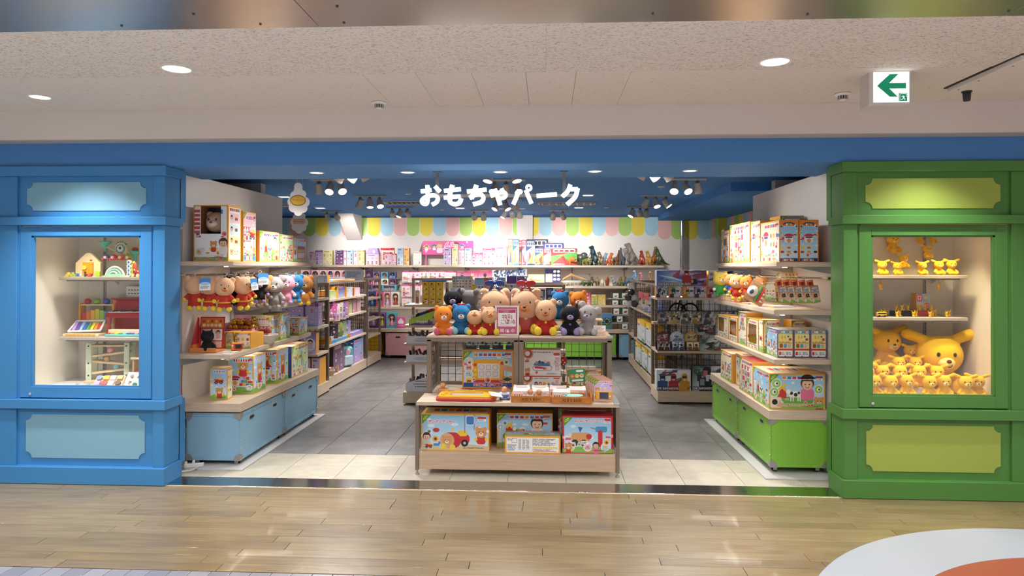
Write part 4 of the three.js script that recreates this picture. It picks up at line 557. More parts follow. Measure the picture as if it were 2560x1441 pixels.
function heroArt(o){return(x,w,h)=>{const r=rng(o.seed),[a,b,c]=o.pal;const g=x.createLinearGradient(0,0,w,h);g.addColorStop(0,a);g.addColorStop(0.5,'#e8ebf2');g.addColorStop(1,b);x.fillStyle=g;x.fillRect(-2,-2,w+4,h+4);for(let i=0;i<22;i++){const X=r()*w,Y=r()*h,L=w*(0.1+r()*0.4);pg(x,[[X,Y],[X+L,Y-h*(0.1+r()*0.3)],[X+L*0.8,Y+h*0.05],[X+L*0.1,Y+h*0.08]],[a,b,c,'#ffffff','#2a2e48'][floor(r()*5)]+(i<12?'99':'cc'));}
if(o.sword){pg(x,[[w*0.03,h*0.3],[w*0.3,h*0.42],[w*0.62,h*0.72],[w*0.6,h*0.86],[w*0.25,h*0.62]],'#7fc4ea');pg(x,[[w*0.03,h*0.3],[w*0.3,h*0.42],[w*0.62,h*0.72],[w*0.61,h*0.76],[w*0.25,h*0.5]],'#eef8ff');rr(x,w*0.6,h*0.55,w*0.22,h*0.34,h*0.12,'#23263a');disk(x,w*0.7,h*0.7,h*0.12,'#e5bb45');rr(x,w*0.8,h*0.66,w*0.15,h*0.14,4,'#31446e');}
(o.masks??[]).forEach(([mx,col])=>{const s=h*(o.ms??0.24),Y=h*(o.my??0.42);rr(x,w*mx-s*1.3,Y+s*0.9,s*2.6,h,s*0.4,col);rr(x,w*mx-s*0.7,Y-s,s*1.4,s*2.1,s*0.65,col);rr(x,w*mx-s*0.55,Y-s*0.35,s*1.1,s*0.5,s*0.2,'#1c1f2a');rr(x,w*mx-s*0.4,Y+s*0.4,s*0.8,s*0.4,s*0.15,'#cfd3da');});
if(o.machine){for(let i=0;i<7;i++)rr(x,w*(0.15+0.09*i),h*(0.35+0.2*sin(i*2.1)),w*0.14,h*0.26,4,['#2b2f3e','#8a93a8',c,'#d9dde6'][i%4]);}
if(o.text){x.font=`bold ${h * (o.tz ?? 0.16)}px sans-serif`;x.lineJoin='round';x.strokeStyle='#1d2340';x.lineWidth=h*0.05;x.fillStyle='#ffffff';x.strokeText(o.text,w*0.03,h*0.95,w*0.92);x.fillText(o.text,w*0.03,h*0.95,w*0.92);}if(o.num){x.font=`bold ${h * 0.22}px sans-serif`;x.fillStyle='#1d2340';x.fillText(o.num,w*0.05,h*0.3);}rr(x,w*0.9,h*0.82,w*0.07,h*0.12,1,'#d63a3a');};}
function girlArt(o){return(x,w,h)=>{const r=rng(o.seed),[a,b,c]=o.pal;const g=x.createLinearGradient(0,0,0,h);g.addColorStop(0,a);g.addColorStop(1,b);x.fillStyle=g;x.fillRect(-2,-2,w+4,h+4);if(o.band){x.fillStyle=o.band;x.fillRect(-2,-2,w+4,h*0.16);}rr(x,w*0.12,h*0.04,w*0.6,h*0.1,3,c,'#fff',1);const n=o.n??2,m=o.m??3;for(let i=0;i<n;i++)for(let j=0;j<m;j++){const X=w*(i+0.5)/n,Y=h*(0.22+0.74*(j+0.4)/m),q=min(w/n,h*0.74/m)*0.4;if(o.frames)rr(x,X-q*1.1,Y-q,q*2.2,q*2,3,'#fdf8f4',c,1);const k=r();if(k<0.3)child(x,X,Y-q*0.1,q*0.5,HAIR[floor(r()*4)],c);else if(k<0.5){disk(x,X,Y,q*0.6,c);disk(x,X,Y,q*0.36,'#fff');}else if(k<0.75){rr(x,X-q*0.6,Y-q*0.4,q*1.2,q*0.8,q*0.3,['#fff',b,'#f3d873','#b9a3dd'][floor(r()*4)],c,1);}else bear(x,X,Y,q*0.55,['#f2d6c2','#d9b08c','#efefef'][floor(r()*3)]);}fine(x,w*0.1,h*0.93,w*0.7,h*0.05,'#7a5a68',r,3);};}
function cardArt(o){return(x,w,h)=>{const r=rng(o.seed);x.fillStyle=o.bg??'#f4f2ec';x.fillRect(-2,-2,w+4,h+4);x.fillStyle=o.head??'#a9cbe6';x.fillRect(-2,-2,w+4,h*(o.hh??0.3));fine(x,w*0.2,h*0.1,w*0.6,h*0.12,'#5a6a80',r,3.4);const n=o.n??3,m=o.m??3;for(let i=0;i<n;i++)for(let j=0;j<m;j++){const X=w*(i+0.5)/n,Y=h*((o.hh??0.3)+(1-(o.hh??0.3))*(j+0.5)/m),q=min(w/n,h*0.7/m)*0.32;bear(x,X,Y,q,['#3f5f8f','#c9653e','#b98a5a','#2f2c2c','#e0b04a','#8a6a52','#e8a0a8','#7aa05a'][floor(r()*8)]);}};}
function gameArt(o){return(x,w,h)=>{const r=rng(o.seed);x.fillStyle=o.c0;x.fillRect(-2,-2,w+4,h+4);pg(x,[[0,h*0.45],[w,h*0.2],[w,h*0.75],[0,h]],o.c1);for(let i=0;i<8;i++)pg(x,[[r()*w,h*0.9],[r()*w,h*0.4],[r()*w,h*0.95]],['#f0d040','#d8352f','#5a9a3e','#ffffff','#3f7fc4'][floor(r()*5)]+'cc');rr(x,w*0.08,h*0.05,w*0.84,h*0.2,4,'#ffffff');for(let i=0;i<4;i++)rr(x,w*(0.12+0.2*i),h*0.08,w*0.15,h*0.13,3,o.c0);fine(x,w*0.08,h*0.9,w*0.5,h*0.06,'#fff',r,3);};}
function bikeArt(o){return(x,w,h)=>{const r=rng(o.seed);x.fillStyle='#dfe5ee';x.fillRect(-2,-2,w+4,h+4);x.fillStyle='#f1c232';x.fillRect(-2,-2,w+4,h*0.2);x.fillStyle='#22252c';x.fillRect(-2,h*0.92,w+4,h*0.1);rr(x,w*0.05,h*0.2,w*0.28,h*0.05,1,'#22252c');x.font=`bold ${h * 0.13}px sans-serif`;x.fillStyle='#ffffff';x.fillText('STRIDER',w*0.16,h*0.155,w*0.66);disk(x,w*0.09,h*0.1,h*0.05,'#fff');const bike=(X,Y,s,c)=>{x.strokeStyle=c;x.lineWidth=s*0.09;for(const k of[-0.7,0.7]){x.beginPath();x.arc(X+s*k,Y,s*0.42,0,7);x.stroke();}x.beginPath();x.moveTo(X-s*0.7,Y);x.lineTo(X-s*0.1,Y-s*0.5);x.lineTo(X+s*0.5,Y-s*0.6);x.lineTo(X+s*0.7,Y);x.moveTo(X+s*0.5,Y-s*0.6);x.lineTo(X+s*0.4,Y-s*1.0);x.moveTo(X-s*0.2,Y-s*0.8);x.lineTo(X-s*0.1,Y-s*0.5);x.stroke();};bike(w*0.25,h*0.78,h*0.1,'#c23a4a');bike(w*0.5,h*0.78,h*0.12,'#23252b');x.fillStyle='#7fb04a';x.fillRect(w*0.62,h*0.78,w*0.38,h*0.14);bike(w*0.8,h*0.78,h*0.13,'#2d5aa0');disk(x,w*0.8,h*0.42,h*0.06,'#22242c');rr(x,w*0.77,h*0.47,w*0.07,h*0.18,3,'#f2f2f2');};}
function stickerArt(o){return(x,w,h)=>{const r=rng(o.seed);x.fillStyle=o.bg??'#cfe3ef';x.fillRect(-2,-2,w+4,h+4);rr(x,w*0.04,h*0.05,w*0.92,h*0.9,5,'#fbf6ec');for(let i=0;i<26;i++){const X=w*(0.1+0.8*r()),Y=h*(0.12+0.76*r()),q=min(w,h)*0.05;[()=>disk(x,X,Y,q,'#f3cf6a'),()=>disk(x,X,Y,q*1.2,'#f0b8c4',q*0.8),()=>rr(x,X-q,Y-q*0.6,q*2,q*1.2,q*0.4,'#e9d3b6'),()=>bear(x,X,Y,q,'#e8c9a0')][floor(r()*4)]();}for(let i=0;i<4;i++){disk(x,w*0.9,h*(0.2+0.2*i),min(w,h)*0.07,'#fff');disk(x,w*0.9,h*(0.2+0.2*i),min(w,h)*0.055,'#f2b9b0');}};}
const eyeM=M(0x18120f,0.15,{clearcoat:1});
// ---------- smooth bodies from tapered capsules ----------
function sdf(bones,res=36,k=0.03){
let lo=[9,9,9],hi=[-9,-9,-9];
for(const b of bones)for(const[o,r]of[[0,b[3]],[4,b[7]]])for(let c=0;c<3;c++){lo[c]=min(lo[c],b[o+c]-r);hi[c]=max(hi[c],b[o+c]+r);}
const ctr=lo.map((v,c)=>(v+hi[c])/2),half=max(...lo.map((v,c)=>(hi[c]-v)/2))*1.1+k*0.5;
const mc=new MarchingCubes(res,eyeM,false,false,40000),h=res/2;mc.isolation=0;
for(let z=0;z<res;z++)for(let y=0;y<res;y++)for(let x=0;x<res;x++){
const p=[(x-h)/h*half+ctr[0],(y-h)/h*half+ctr[1],(z-h)/h*half+ctr[2]];let d=9;
for(const b of bones){const vx=b[4]-b[0],vy=b[5]-b[1],vz=b[6]-b[2],wx=p[0]-b[0],wy=p[1]-b[1],wz=p[2]-b[2],L=vx*vx+vy*vy+vz*vz||1e-9,t=max(0,min(1,(vx*wx+vy*wy+vz*wz)/L));const e=hypot(wx-vx*t,wy-vy*t,wz-vz*t)-(b[3]+(b[7]-b[3])*t);const q=max(k-abs(d-e),0)/k;d=min(d,e)-q*q*k*0.25;}
mc.field[z*res*res+y*res+x]=-d;
}
mc.update();const n=mc.count,g=new THREE.BufferGeometry(),P=new Float32Array(n*3),N=new Float32Array(n*3);
for(let i=0;i<n;i++)for(let c=0;c<3;c++){P[i*3+c]=mc.positionArray[i*3+c]*half+ctr[c];N[i*3+c]=mc.normalArray[i*3+c];}
g.setAttribute('position',new THREE.BufferAttribute(P,3));g.setAttribute('normal',new THREE.BufferAttribute(N,3));g.setAttribute('uv',new THREE.BufferAttribute(new Float32Array(n*2),2));
let flipN=0;for(let i=0;i<n;i+=30){const dx=P[i*3]-ctr[0],dy=P[i*3+1]-ctr[1],dz=P[i*3+2]-ctr[2];flipN+=dx*N[i*3]+dy*N[i*3+1]+dz*N[i*3+2];}
if(flipN<0)for(let i=0;i<N.length;i++)N[i]*=-1;
const m=mergeVertices(g,half/res*0.02);m.computeVertexNormals();
const p2=m.attributes.position,n2=m.attributes.normal;let s=0;for(let i=0;i<p2.count;i+=7)s+=(p2.getX(i)-ctr[0])*n2.getX(i)+(p2.getY(i)-ctr[1])*n2.getY(i)+(p2.getZ(i)-ctr[2])*n2.getZ(i);
if(s<0){const ix=m.index.array;for(let i=0;i<ix.length;i+=3){const t=ix[i];ix[i]=ix[i+1];ix[i+1]=t;}m.computeVertexNormals();}
return m;
}
const plushM={};const plush_=(c)=>plushM[c]??=new THREE.MeshPhysicalMaterial({color:new THREE.Color(c),roughness:0.95,sheen:0.5,sheenRoughness:0.6,sheenColor:new THREE.Color(c).lerp(new THREE.Color(1,1,1),0.4)});
const PG={};
function plushGeo(kind){return PG[kind]??=(()=>{
const o={};
if(kind==='sit'){o.body=sdf([[0,0.4,0,0.14,0,0.15,0,0.2],[0.13,0.4,0,0.08,0.27,0.24,0.1,0.075],[-0.13,0.4,0,0.08,-0.27,0.24,0.1,0.075],[0.12,0.11,0.04,0.1,0.2,0.1,0.26,0.085],[-0.12,0.11,0.04,0.1,-0.2,0.1,0.26,0.085]],34,0.05);o.hand=ball(0.085,0.08,0.085,0,0,0,16,12);o.hands=[[0.29,0.21,0.13],[-0.29,0.21,0.13]];o.foot=ball(0.105,0.125,0.09,0,0,0,18,14);o.feet=[[0.21,0.125,0.31],[-0.21,0.125,0.31]];o.hy=0.69;}
if(kind==='hang'){o.body=sdf([[0,0.46,0,0.13,0,0.24,0,0.17],[0.12,0.46,0,0.075,0.27,0.3,0.05,0.07],[-0.12,0.46,0,0.075,-0.27,0.3,0.05,0.07],[0.09,0.2,0,0.1,0.13,0.05,0.02,0.075],[-0.09,0.2,0,0.1,-0.13,0.05,0.02,0.075]],34,0.045);o.hand=ball(0.075,0.075,0.075,0,0,0,14,10);o.hands=[[0.29,0.27,0.07],[-0.29,0.27,0.07]];o.foot=ball(0.09,0.085,0.11,0,0,0,16,12);o.feet=[[0.14,0.0,0.04],[-0.14,0.0,0.04]];o.hy=0.74;}
return o;})();}
const earGeo={
round:()=>sdf([[0,0,0,0.29,0,-0.02,0,0.29],[0.04,-0.03,0,0.27,-0.04,-0.03,0,0.27],[0.22,0.22,-0.02,0.095,0.21,0.2,-0.02,0.1],[-0.22,0.22,-0.02,0.095,-0.21,0.2,-0.02,0.1]],34,0.035),
cat:()=>sdf([[0.05,0,0,0.27,-0.05,0,0,0.27],[0.17,0.18,0,0.1,0.23,0.33,0,0.025],[-0.17,0.18,0,0.1,-0.23,0.33,0,0.025]],34,0.03),
mouse:()=>sdf([[0.03,0,0,0.27,-0.03,0,0,0.27],[0.27,0.2,-0.04,0.13,0.25,0.18,-0.02,0.12],[-0.27,0.2,-0.04,0.13,-0.25,0.18,-0.02,0.12]],34,0.02),
bunny:()=>sdf([[0.04,0,0,0.27,-0.04,0,0,0.27],[0.13,0.2,0,0.07,0.2,0.55,-0.03,0.075],[-0.13,0.2,0,0.07,-0.2,0.55,-0.03,0.075]],36,0.03),
lop:()=>sdf([[0.04,0,0,0.27,-0.04,0,0,0.27],[0.16,0.2,0,0.07,0.42,0.3,0.0,0.08],[-0.16,0.2,0,0.07,-0.42,0.3,0.0,0.08]],36,0.03),
};
const EG={};
// soft toy: fur, suit, mitts, boots, face patch colours; ears kind; unit height about 1, scaled to size
function plush(name,label,cat,o,group){
const t=thing(name,label,cat,o.pos??[0,0,0],o.turn??0,group),g=plushGeo(o.pose??'sit'),s=o.size;
const inner=(n,geo,c,p,r,sc)=>{const m=put(t,n,geo,c.isMaterial?c:plush_(c),p.map((v)=>v*s),r);m.scale.set(...(sc??[1,1,1]).map((v)=>v*s));return m;};
inner('body',g.body,o.suit??o.fur,[0,0,0]);
for(const p of g.hands)inner('paw',g.hand,o.mitt??o.fur,p);for(const p of g.feet)inner('foot',g.foot,o.boot??o.mitt??o.fur,p);
const hs=o.head??1,hd=new THREE.Group();hd.name='head';t.add(hd);hd.position.set(0,g.hy*s,0.02*s);hd.rotation.set(o.nod??0,o.look??0,o.tilt??0);hd.scale.setScalar(s*hs);
const H=(n,geo,c,p)=>put(hd,n,geo,c.isMaterial?c:plush_(c),p);
H('skull',EG[o.ears??'round']??=earGeo[o.ears??'round'](),o.fur,[0,0,0]);
if(o.back)return t;
const fz=0.245;if(o.face)H('face_patch',ball(0.21,0.17,0.1,0,-0.04,0.18,18,14),o.face,[0,0,0]);
H('muzzle',ball(0.11,0.085,0.09,0,-0.09,fz,16,12),o.muzzle??0xf3e4cc,[0,0,0]);H('nose',ball(0.035,0.026,0.02,0,-0.055,fz+0.083,12,8),o.nose?plush_(o.nose):eyeM,[0,0,0]);
for(const e of[-1,1])H('eye',ball(0.026,0.034,0.02,e*0.105,0.03,o.face?fz+0.02:fz+0.012,12,8),eyeM,[0,0,0]);
H('mouth',new THREE.TorusGeometry(0.035,0.006,6,12,PI).rotateZ(PI).translate(0,-0.1,fz+0.085),eyeM,[0,0,0]);
if(o.button)inner('button',cyl(0.035,0.02,14).rotateX(PI/2),o.button,[0,0.36,0.155]);
if(o.belt)inner('belt',new THREE.TorusGeometry(0.19,0.025,8,24).rotateX(PI/2),o.belt,[0,0.22,0]);
if(o.bow){const b=merge([ball(0.07,0.045,0.03,0.07,0,0,12,8),ball(0.07,0.045,0.03,-0.07,0,0,12,8),ball(0.03,0.03,0.03,0,0,0.01,10,8)]);H('bow',b,o.bow,[0,0.29,0.05]);}
return t;
}
// ---------- printed boxes ----------
const DENS=360;
function faceReg(cache,key,w,h,dens,fn){return cache[key]??=region(max(10,w*dens),max(10,h*dens),fn);}
// box standing at (x centre, y, z centre), front face to 'z', 'x' or '-x'
function pbox(name,label,cat,o){
const[x0,x1]=o.x,[z0,z1]=o.z,w=x1-x0,d=z1-z0,h=o.h,dn=o.dens??DENS,f=o.f??'z',fw=f==='z'?w:d,sw=f==='z'?d:w;
const side=o.side??flatArt(o.edge??'#e8a640'),top=o.top??o.side??flatArt(o.edge??'#e8a640');
ensure([fw*dn,sw*dn,w*dn*0.6],[h*dn,h*dn,d*dn*0.6]);
const F=region(max(8,fw*dn),max(8,h*dn),o.front),S=region(max(8,sw*dn*(o.side?1:0.2)),max(8,h*dn*(o.side?1:0.2)),side),T=region(max(8,w*dn*0.6),max(8,d*dn*0.6),top);
const art=f==='z'?{pz:F,nz:F,px:S,nx:S,py:T,ny:T}:{px:F,nx:F,pz:S,nz:S,py:T,ny:T};
const m=put(scene,name,artBox(w,h,d,art),pageMat(F.page),[(x0+x1)/2,o.y,(z0+z1)/2],[0,o.turn??0,0]);
return tag(m,label,cat,o.group);
}
// carton with an arched or square window, a doll or toy inside and a printed surround
const clearM=new THREE.MeshPhysicalMaterial({color:0xffffff,roughness:0.06,transmission:1,thickness:0,ior:1.45});
function dollFig(parent,H,hair,dress,skin=0xf0cba8){const d=new THREE.Group();d.name='doll';parent.add(d);put(d,'dress',new THREE.LatheGeometry([[0,0],[0.2,0.02],[0.12,0.3],[0.07,0.42],[0.05,0.5],[0,0.52]].map(([a,b])=>new THREE.Vector2(a*H,b*H)),14),M(dress,0.7));put(d,'head',ball(0.13*H,0.15*H,0.12*H,0,0.68*H,0.01*H,12,10),M(skin,0.6));put(d,'hair',merge([ball(0.155*H,0.17*H,0.12*H,0,0.7*H,-0.035*H,12,10),ball(0.13*H,0.07*H,0.11*H,0,0.79*H,0.03*H,12,8),ball(0.06*H,0.22*H,0.05*H,0.13*H,0.55*H,-0.01,8,8),ball(0.06*H,0.22*H,0.05*H,-0.13*H,0.55*H,-0.01,8,8)]),M(hair,0.6));return d;}
function windowBox(name,label,cat,o){
const[x0,x1]=o.x,[z0,z1]=o.z,w=x1-x0,d=z1-z0,h=o.h,t=thing(name,label,cat,[(x0+x1)/2,o.y,(z0+z1)/2],o.turn??0,o.group),dn=o.dens??DENS;
const[a0,a1,b0,b1]=o.win,W={x0:(a0-0.5)*w,x1:(a1-0.5)*w,y0:b0*h,y1:b1*h};
const F=region(w*dn,h*dn,o.front),sh=poly([[-w/2,0],[w/2,0],[w/2,h],[-w/2,h]]),hole=new THREE.Path(),r=(W.x1-W.x0)/2;
if(o.arch){hole.moveTo(W.x0,W.y0);hole.lineTo(W.x1,W.y0);hole.lineTo(W.x1,W.y1-r);hole.absarc((W.x0+W.x1)/2,W.y1-r,r,0,PI);hole.lineTo(W.x0,W.y0);}else{hole.moveTo(W.x0,W.y0);hole.lineTo(W.x1,W.y0);hole.lineTo(W.x1,W.y1);hole.lineTo(W.x0,W.y1);hole.closePath();}
sh.holes.push(hole);const g=new THREE.ShapeGeometry(sh,8),p=g.attributes.position;for(let i=0;i<p.count;i++)g.attributes.uv.setXY(i,p.getX(i)/w+0.5,p.getY(i)/h);uvTo(g,F);
put(t,'printed_front',g,pageMat(F.page),[0,0,d/2]);
const ins=M(o.inside??0x4a3a34,0.8),th=0.002;put(t,'carton',merge([span(-w/2,w/2,0,h,-d/2,-d/2+th),span(-w/2,-w/2+th,0,h,-d/2,d/2-0.0005),span(w/2-th,w/2,0,h,-d/2,d/2-0.0005),span(-w/2,w/2,0,th,-d/2,d/2-0.0005),span(-w/2,w/2,h-th,h,-d/2,d/2-0.0005)]),M(o.carton??0xe8a640,0.55));
put(t,'inlay',span(-w/2+0.003,w/2-0.003,0.003,h-0.003,-d/2+0.003,-d/2+0.005),ins);
if(o.sideArt){const S=region(d*dn,h*dn,o.sideArt),q=uvTo(new THREE.PlaneGeometry(d,h),S).rotateY(PI/2);if(S.page===F.page||true)put(t,'printed_side',q,pageMat(S.page),[w/2+0.0006,h/2,0]);if(o.both)put(t,'printed_side',q.clone().rotateY(PI),pageMat(S.page),[-w/2-0.0006,h/2,0]);}
put(t,'window',new THREE.PlaneGeometry(W.x1-W.x0,W.y1-W.y0),clearM,[(W.x0+W.x1)/2,(W.y0+W.y1)/2,d/2-0.002]);
if(o.doll){const f=dollFig(t,(W.y1-W.y0)*1.05,...o.doll);f.position.set((W.x0+W.x1)/2,W.y0-0.002>0.004?W.y0*0.9:0.004,-d*0.05);}
return{t,W,d};
}
// hanging card with a clear bubble and a small toy in it; origin at the top edge where the hook passes
const bubbleG={};
function blister(name,label,cat,o){
const t=thing(name,label,cat,o.pos,o.turn??0,o.group),{w,h}=o,F=region(w*(o.dens??DENS),h*(o.dens??DENS),o.front),d=0.002;
put(t,'card',artBox(w,h,d,{all:F}).translate(0,-h,0),pageMat(F.page));
const key=w+'_'+h;bubbleG[key]??=new RoundedBoxGeometry(w*0.78,h*0.5,0.03,3,0.014);
for(let i=0;i<(o.n??2);i++)put(t,'toy_piece',[ball(w*0.13,h*0.1,0.01,0,0,0,10,8),new RoundedBoxGeometry(w*0.22,h*0.18,0.016,1,0.004),cyl(w*0.11,0.016,12).rotateX(PI/2)][(i+(o.seed??0))%3],M(o.cols[i%o.cols.length],0.5),[w*(((i+0.5)/(o.n??2))-0.5)*0.7,-h*(0.58+0.08*(i%2)),0.012]);
put(t,'bubble',bubbleG[key],clearM,[0,-h*0.62,0.0165]);
return t;
}
const ORD=['first','second','third','fourth','fifth','sixth','seventh','eighth','ninth','tenth','eleventh','twelfth','thirteenth'];
// ================= left wall =================
{const y=1.688;
const b=windowBox('toy_box','tallest toy box on the left top shelf with a round bear head in its window','toy box',{x:[-2.94,-2.645],z:[-0.79,-0.55],y,h:0.47,win:[0.21,0.79,0.49,0.985],inside:0x463832,carton:0xe9a23a,dens:420,
front:kidArt({seed:11,bg:'white',toy:'phone',tx:0.55,ty:0.74,ts:0.01,thumbs:2,thumbSide:0,child:[0.86,0.67,0.12],bear:[0.58,0.7,0.1],foot:'はじめてのおしゃべり図鑑',footh:0.075,footc:'#6fae46',ribbon:0,badge:0,ground:0}),sideArt:sideArt({seed:12,n:4})});
const hd=new THREE.Group();hd.name='bear_head';b.t.add(hd);hd.position.set(0,0.335,0.01);put(hd,'skull',EG.round??=earGeo.round(),plush_(0xe6b996)).scale.setScalar(0.29);put(hd,'muzzle',ball(0.045,0.034,0.03,0,-0.02,0.082),plush_(0xf3dcc4));put(hd,'nose',ball(0.014,0.01,0.008,0,-0.008,0.112),M(0xb0283c,0.3));for(const e of[-1,1])put(hd,'eye',ball(0.008,0.011,0.006,e*0.032,0.018,0.086),eyeM);
put(b.t,'colour_labels',merge([0,1,2,3,4,5].map((i)=>box(0.05,0.022,0.001,-0.118,0.42-i*0.035,0.1206))),M(0xd8505a,0.5));
pbox('toy_box','upright orange toy box beside the tallest window box on the left top shelf','toy box',{f:'x',x:[-2.92,-2.63],z:[-1.06,-0.8],y,h:0.44,front:kidArt({seed:21,bg:'pink',toy:['shop','car'],ty:0.45,thumbs:3,bear:[0.85,0.78,0.12],foot:'*',fwd:0.6,footc:'#4f8fce'}),side:sideArt({seed:22})});
pbox('toy_box','white toy box showing a cow and farm on the left top shelf','toy box',{f:'x',x:[-2.92,-2.6],z:[-1.52,-1.07],y,h:0.285,front:kidArt({seed:23,bg:'white',toy:'farm',ts:0.3,border:'#f2b04a',thumbs:3,child:[0.8,0.26,0.12],bear:[0.87,0.7,0.11]}),side:flatArt('#e39a34')});
pbox('toy_box','greenish toy box with a play yard picture on the left top shelf','toy box',{f:'x',x:[-2.9,-2.6],z:[-1.89,-1.53],y,h:0.275,front:kidArt({seed:24,bg:'green',toy:['slide','blocks'],border:'#b9a06a',bear:[0.9,0.72,0.1],foot:'*',footc:'#d8d0c0',fwd:0.5})});
pbox('toy_box','red toy piano box at the far end of the left top shelf','toy box',{f:'x',x:[-2.86,-2.6],z:[-2.28,-1.9],y,h:0.26,front:(x,w,h)=>{kidArt({seed:25,bg:'sky',border:'#d6654a',toy:'piano',ts:0.01,thumbs:0,ribbon:0,bear:[0.14,0.4,0.14]})(x,w,h);rr(x,w*0.3,h*0.33,w*0.6,h*0.55,4,'#cf3a36');rr(x,w*0.34,h*0.36,w*0.52,h*0.1,2,'#6b3a24');rr(x,w*0.34,h*0.47,w*0.52,h*0.1,2,'#8fb04a');for(let i=0;i<7;i++)rr(x,w*(0.345+0.073*i),h*0.6,w*0.066,h*0.23,1,'#f6f3ee','#555',1);}});
}
// plush toys hanging from hooks on the left wall
{const rail=thing('hook_rail','chrome hook rail along the left wall above the hanging plush toys','hook rail');put(rail,'bar',rod([-2.965,1.575,-0.38],[-2.965,1.575,-2.3],0.008),chrome);const HZ=[-0.46,-0.62,-0.8,-0.98,-1.16,-1.34,-1.56,-1.8,-2.02];
for(const z of HZ)put(rail,'hook',merge([rod([-2.965,1.575,z],[-2.62,1.572,z],0.004),rod([-2.62,1.572,z],[-2.605,1.588,z],0.004),box(0.016,0.02,0.03,-2.965,1.575,z)]),chrome);
const RED={fur:0xe2b48e,suit:0xc23a2c,mitt:0xf0d03c,boot:0xf0d03c,muzzle:0xeb9a5c,belt:0xe0a030,pose:'hang'};
const add=(label,px,z,o,dy=0)=>{const t=plush('hanging_plush',label,'plush toy',{pose:'hang',size:0.255,...o,pos:[px,1.305+dy,z]},'plush toys on the left wall hooks');put(t,'loop',new THREE.TorusGeometry(0.012,0.0018,6,14),plush_(0xf2efe8),[0,0.262,0]);return t;};
const tagOn=(t,dx)=>{const f=region(60,70,(x,w,h)=>{x.fillStyle='#f4f4f0';x.fillRect(0,0,w,h);x.fillStyle='#3f86d0';x.fillRect(0,0,w,h*0.45);disk(x,w*0.5,h*0.45,w*0.42,'#a9d0ee',h*0.14);fine(x,6,h*0.65,w*0.8,h*0.25,'#444',rng(3),4);});put(t,'paper_tag',artBox(0.085,0.1,0.001,{all:f}),pageMat(f.page),[dx,0.15,0.11],[-0.15,0.1,0.06]);};
add('peach bear plush in a red suit nearest the blue pillar, back turned',-2.88,-0.46,{...RED,look:-2.6,turn:0.2,back:1});
tagOn(add('red suited bear plush with a blue paper tag over its face, second hanging',-2.76,-0.47,{...RED,turn:0.15},-0.002),0.0);
add('peach faced bear plush in red facing front, hanging between tagged ones',-2.64,-0.48,{...RED,turn:0.35,look:0.15,tilt:-0.1},-0.012);
add('black cat plush with lavender feet hanging behind the red suited bears',-2.665,-0.66,{fur:0x1c1b20,suit:0x1c1b20,mitt:0x8b6fb0,boot:0x8b6fb0,ears:'cat',muzzle:0xb7a4d0,turn:0.7});
tagOn(add('red suited bear plush turned aside with a tag at its cheek',-2.56,-0.64,{...RED,turn:1.2},-0.008),0.03);
add('small peach bear plush in red hanging behind the tagged bear',-2.6,-0.82,{...RED,turn:0.6,size:0.22},0.02);
tagOn(add('black cat plush with a white paper tag hanging near the middle',-2.56,-0.99,{fur:0x17161b,suit:0x17161b,mitt:0x9a86bd,boot:0x9a86bd,ears:'cat',muzzle:0xb7a4d0,turn:0.4,size:0.22},0.03),0.03);
add('tan dog plush with grey feet hanging near the middle',-2.58,-1.08,{fur:0xc4935c,suit:0xb9854e,mitt:0x8a8480,boot:0x8a8480,ears:'mouse',turn:0.5},-0.01);
add('light grey mouse plush hanging left of the pink one',-2.5,-1.17,{fur:0xa9a29d,suit:0x8f8883,mitt:0xa9a29d,ears:'mouse',face:0xb5aea9,turn:0.25,size:0.275},-0.03);
add('pink rabbit plush with cream face hanging right of the grey mouse',-2.46,-1.36,{fur:0xeea0b4,suit:0xeea0b4,mitt:0xf3d9dc,boot:0xb79acb,ears:'round',face:0xf3d9c6,turn:0.3,size:0.25});
add('small blue bear plush with a white face behind the pink rabbit',-2.45,-1.56,{fur:0x2f7db5,suit:0x2f7db5,mitt:0xf0f0ee,boot:0x59a7cf,face:0xf4efe8,turn:0.4,size:0.25},0.005);
add('brown bear plush with orange suit and yellow boots, last in the row',-2.43,-1.76,{fur:0xb8783f,suit:0xe08a35,mitt:0xe8963c,boot:0xf0d03c,muzzle:0xe2b07a,turn:0.3,size:0.27},-0.03);
for(let i=0;i<3;i++){const t=blister('blister_pack',`clear pack with two brown and black balls on a hook, ${['nearest', 'middle', 'farthest'][i]} of three`,'blister pack',{pos:[-2.5+0.005*i,1.56,-1.86-0.14*i],turn:0.35,w:0.1,h:0.22,front:girlArt({seed:50+i,pal:['#c9b9a8','#a89a8c','#8a6a50'],n:1,m:2}),cols:[0xb5703f,0x222226],n:2,group:'ball packs on the left wall hooks'});put(t,'ball',ball(0.033,0.033,0.033,0,-0.12,0.03),M(0xb5723f,0.3));put(t,'ball',ball(0.033,0.033,0.033,0.005,-0.18,0.03),M(0x24252a,0.25));}
}
pbox('tray_box','flat orange display box on the short shelf under the plush toys','display box',{f:'z',x:[-2.76,-2.545],z:[-1.75,-1.45],y:1.291,h:0.085,front:textArt({seed:31,border:'#e89a4a'}),side:(x,w,h)=>{x.fillStyle='#e89a4a';x.fillRect(0,0,w,h);for(let i=0;i<3;i++){rr(x,w*(0.06+0.32*i),h*0.18,w*0.26,h*0.64,3,'#f6e8d4');bear(x,w*(0.19+0.32*i),h*0.5,h*0.2);}},top:flatArt('#efd2a4')});
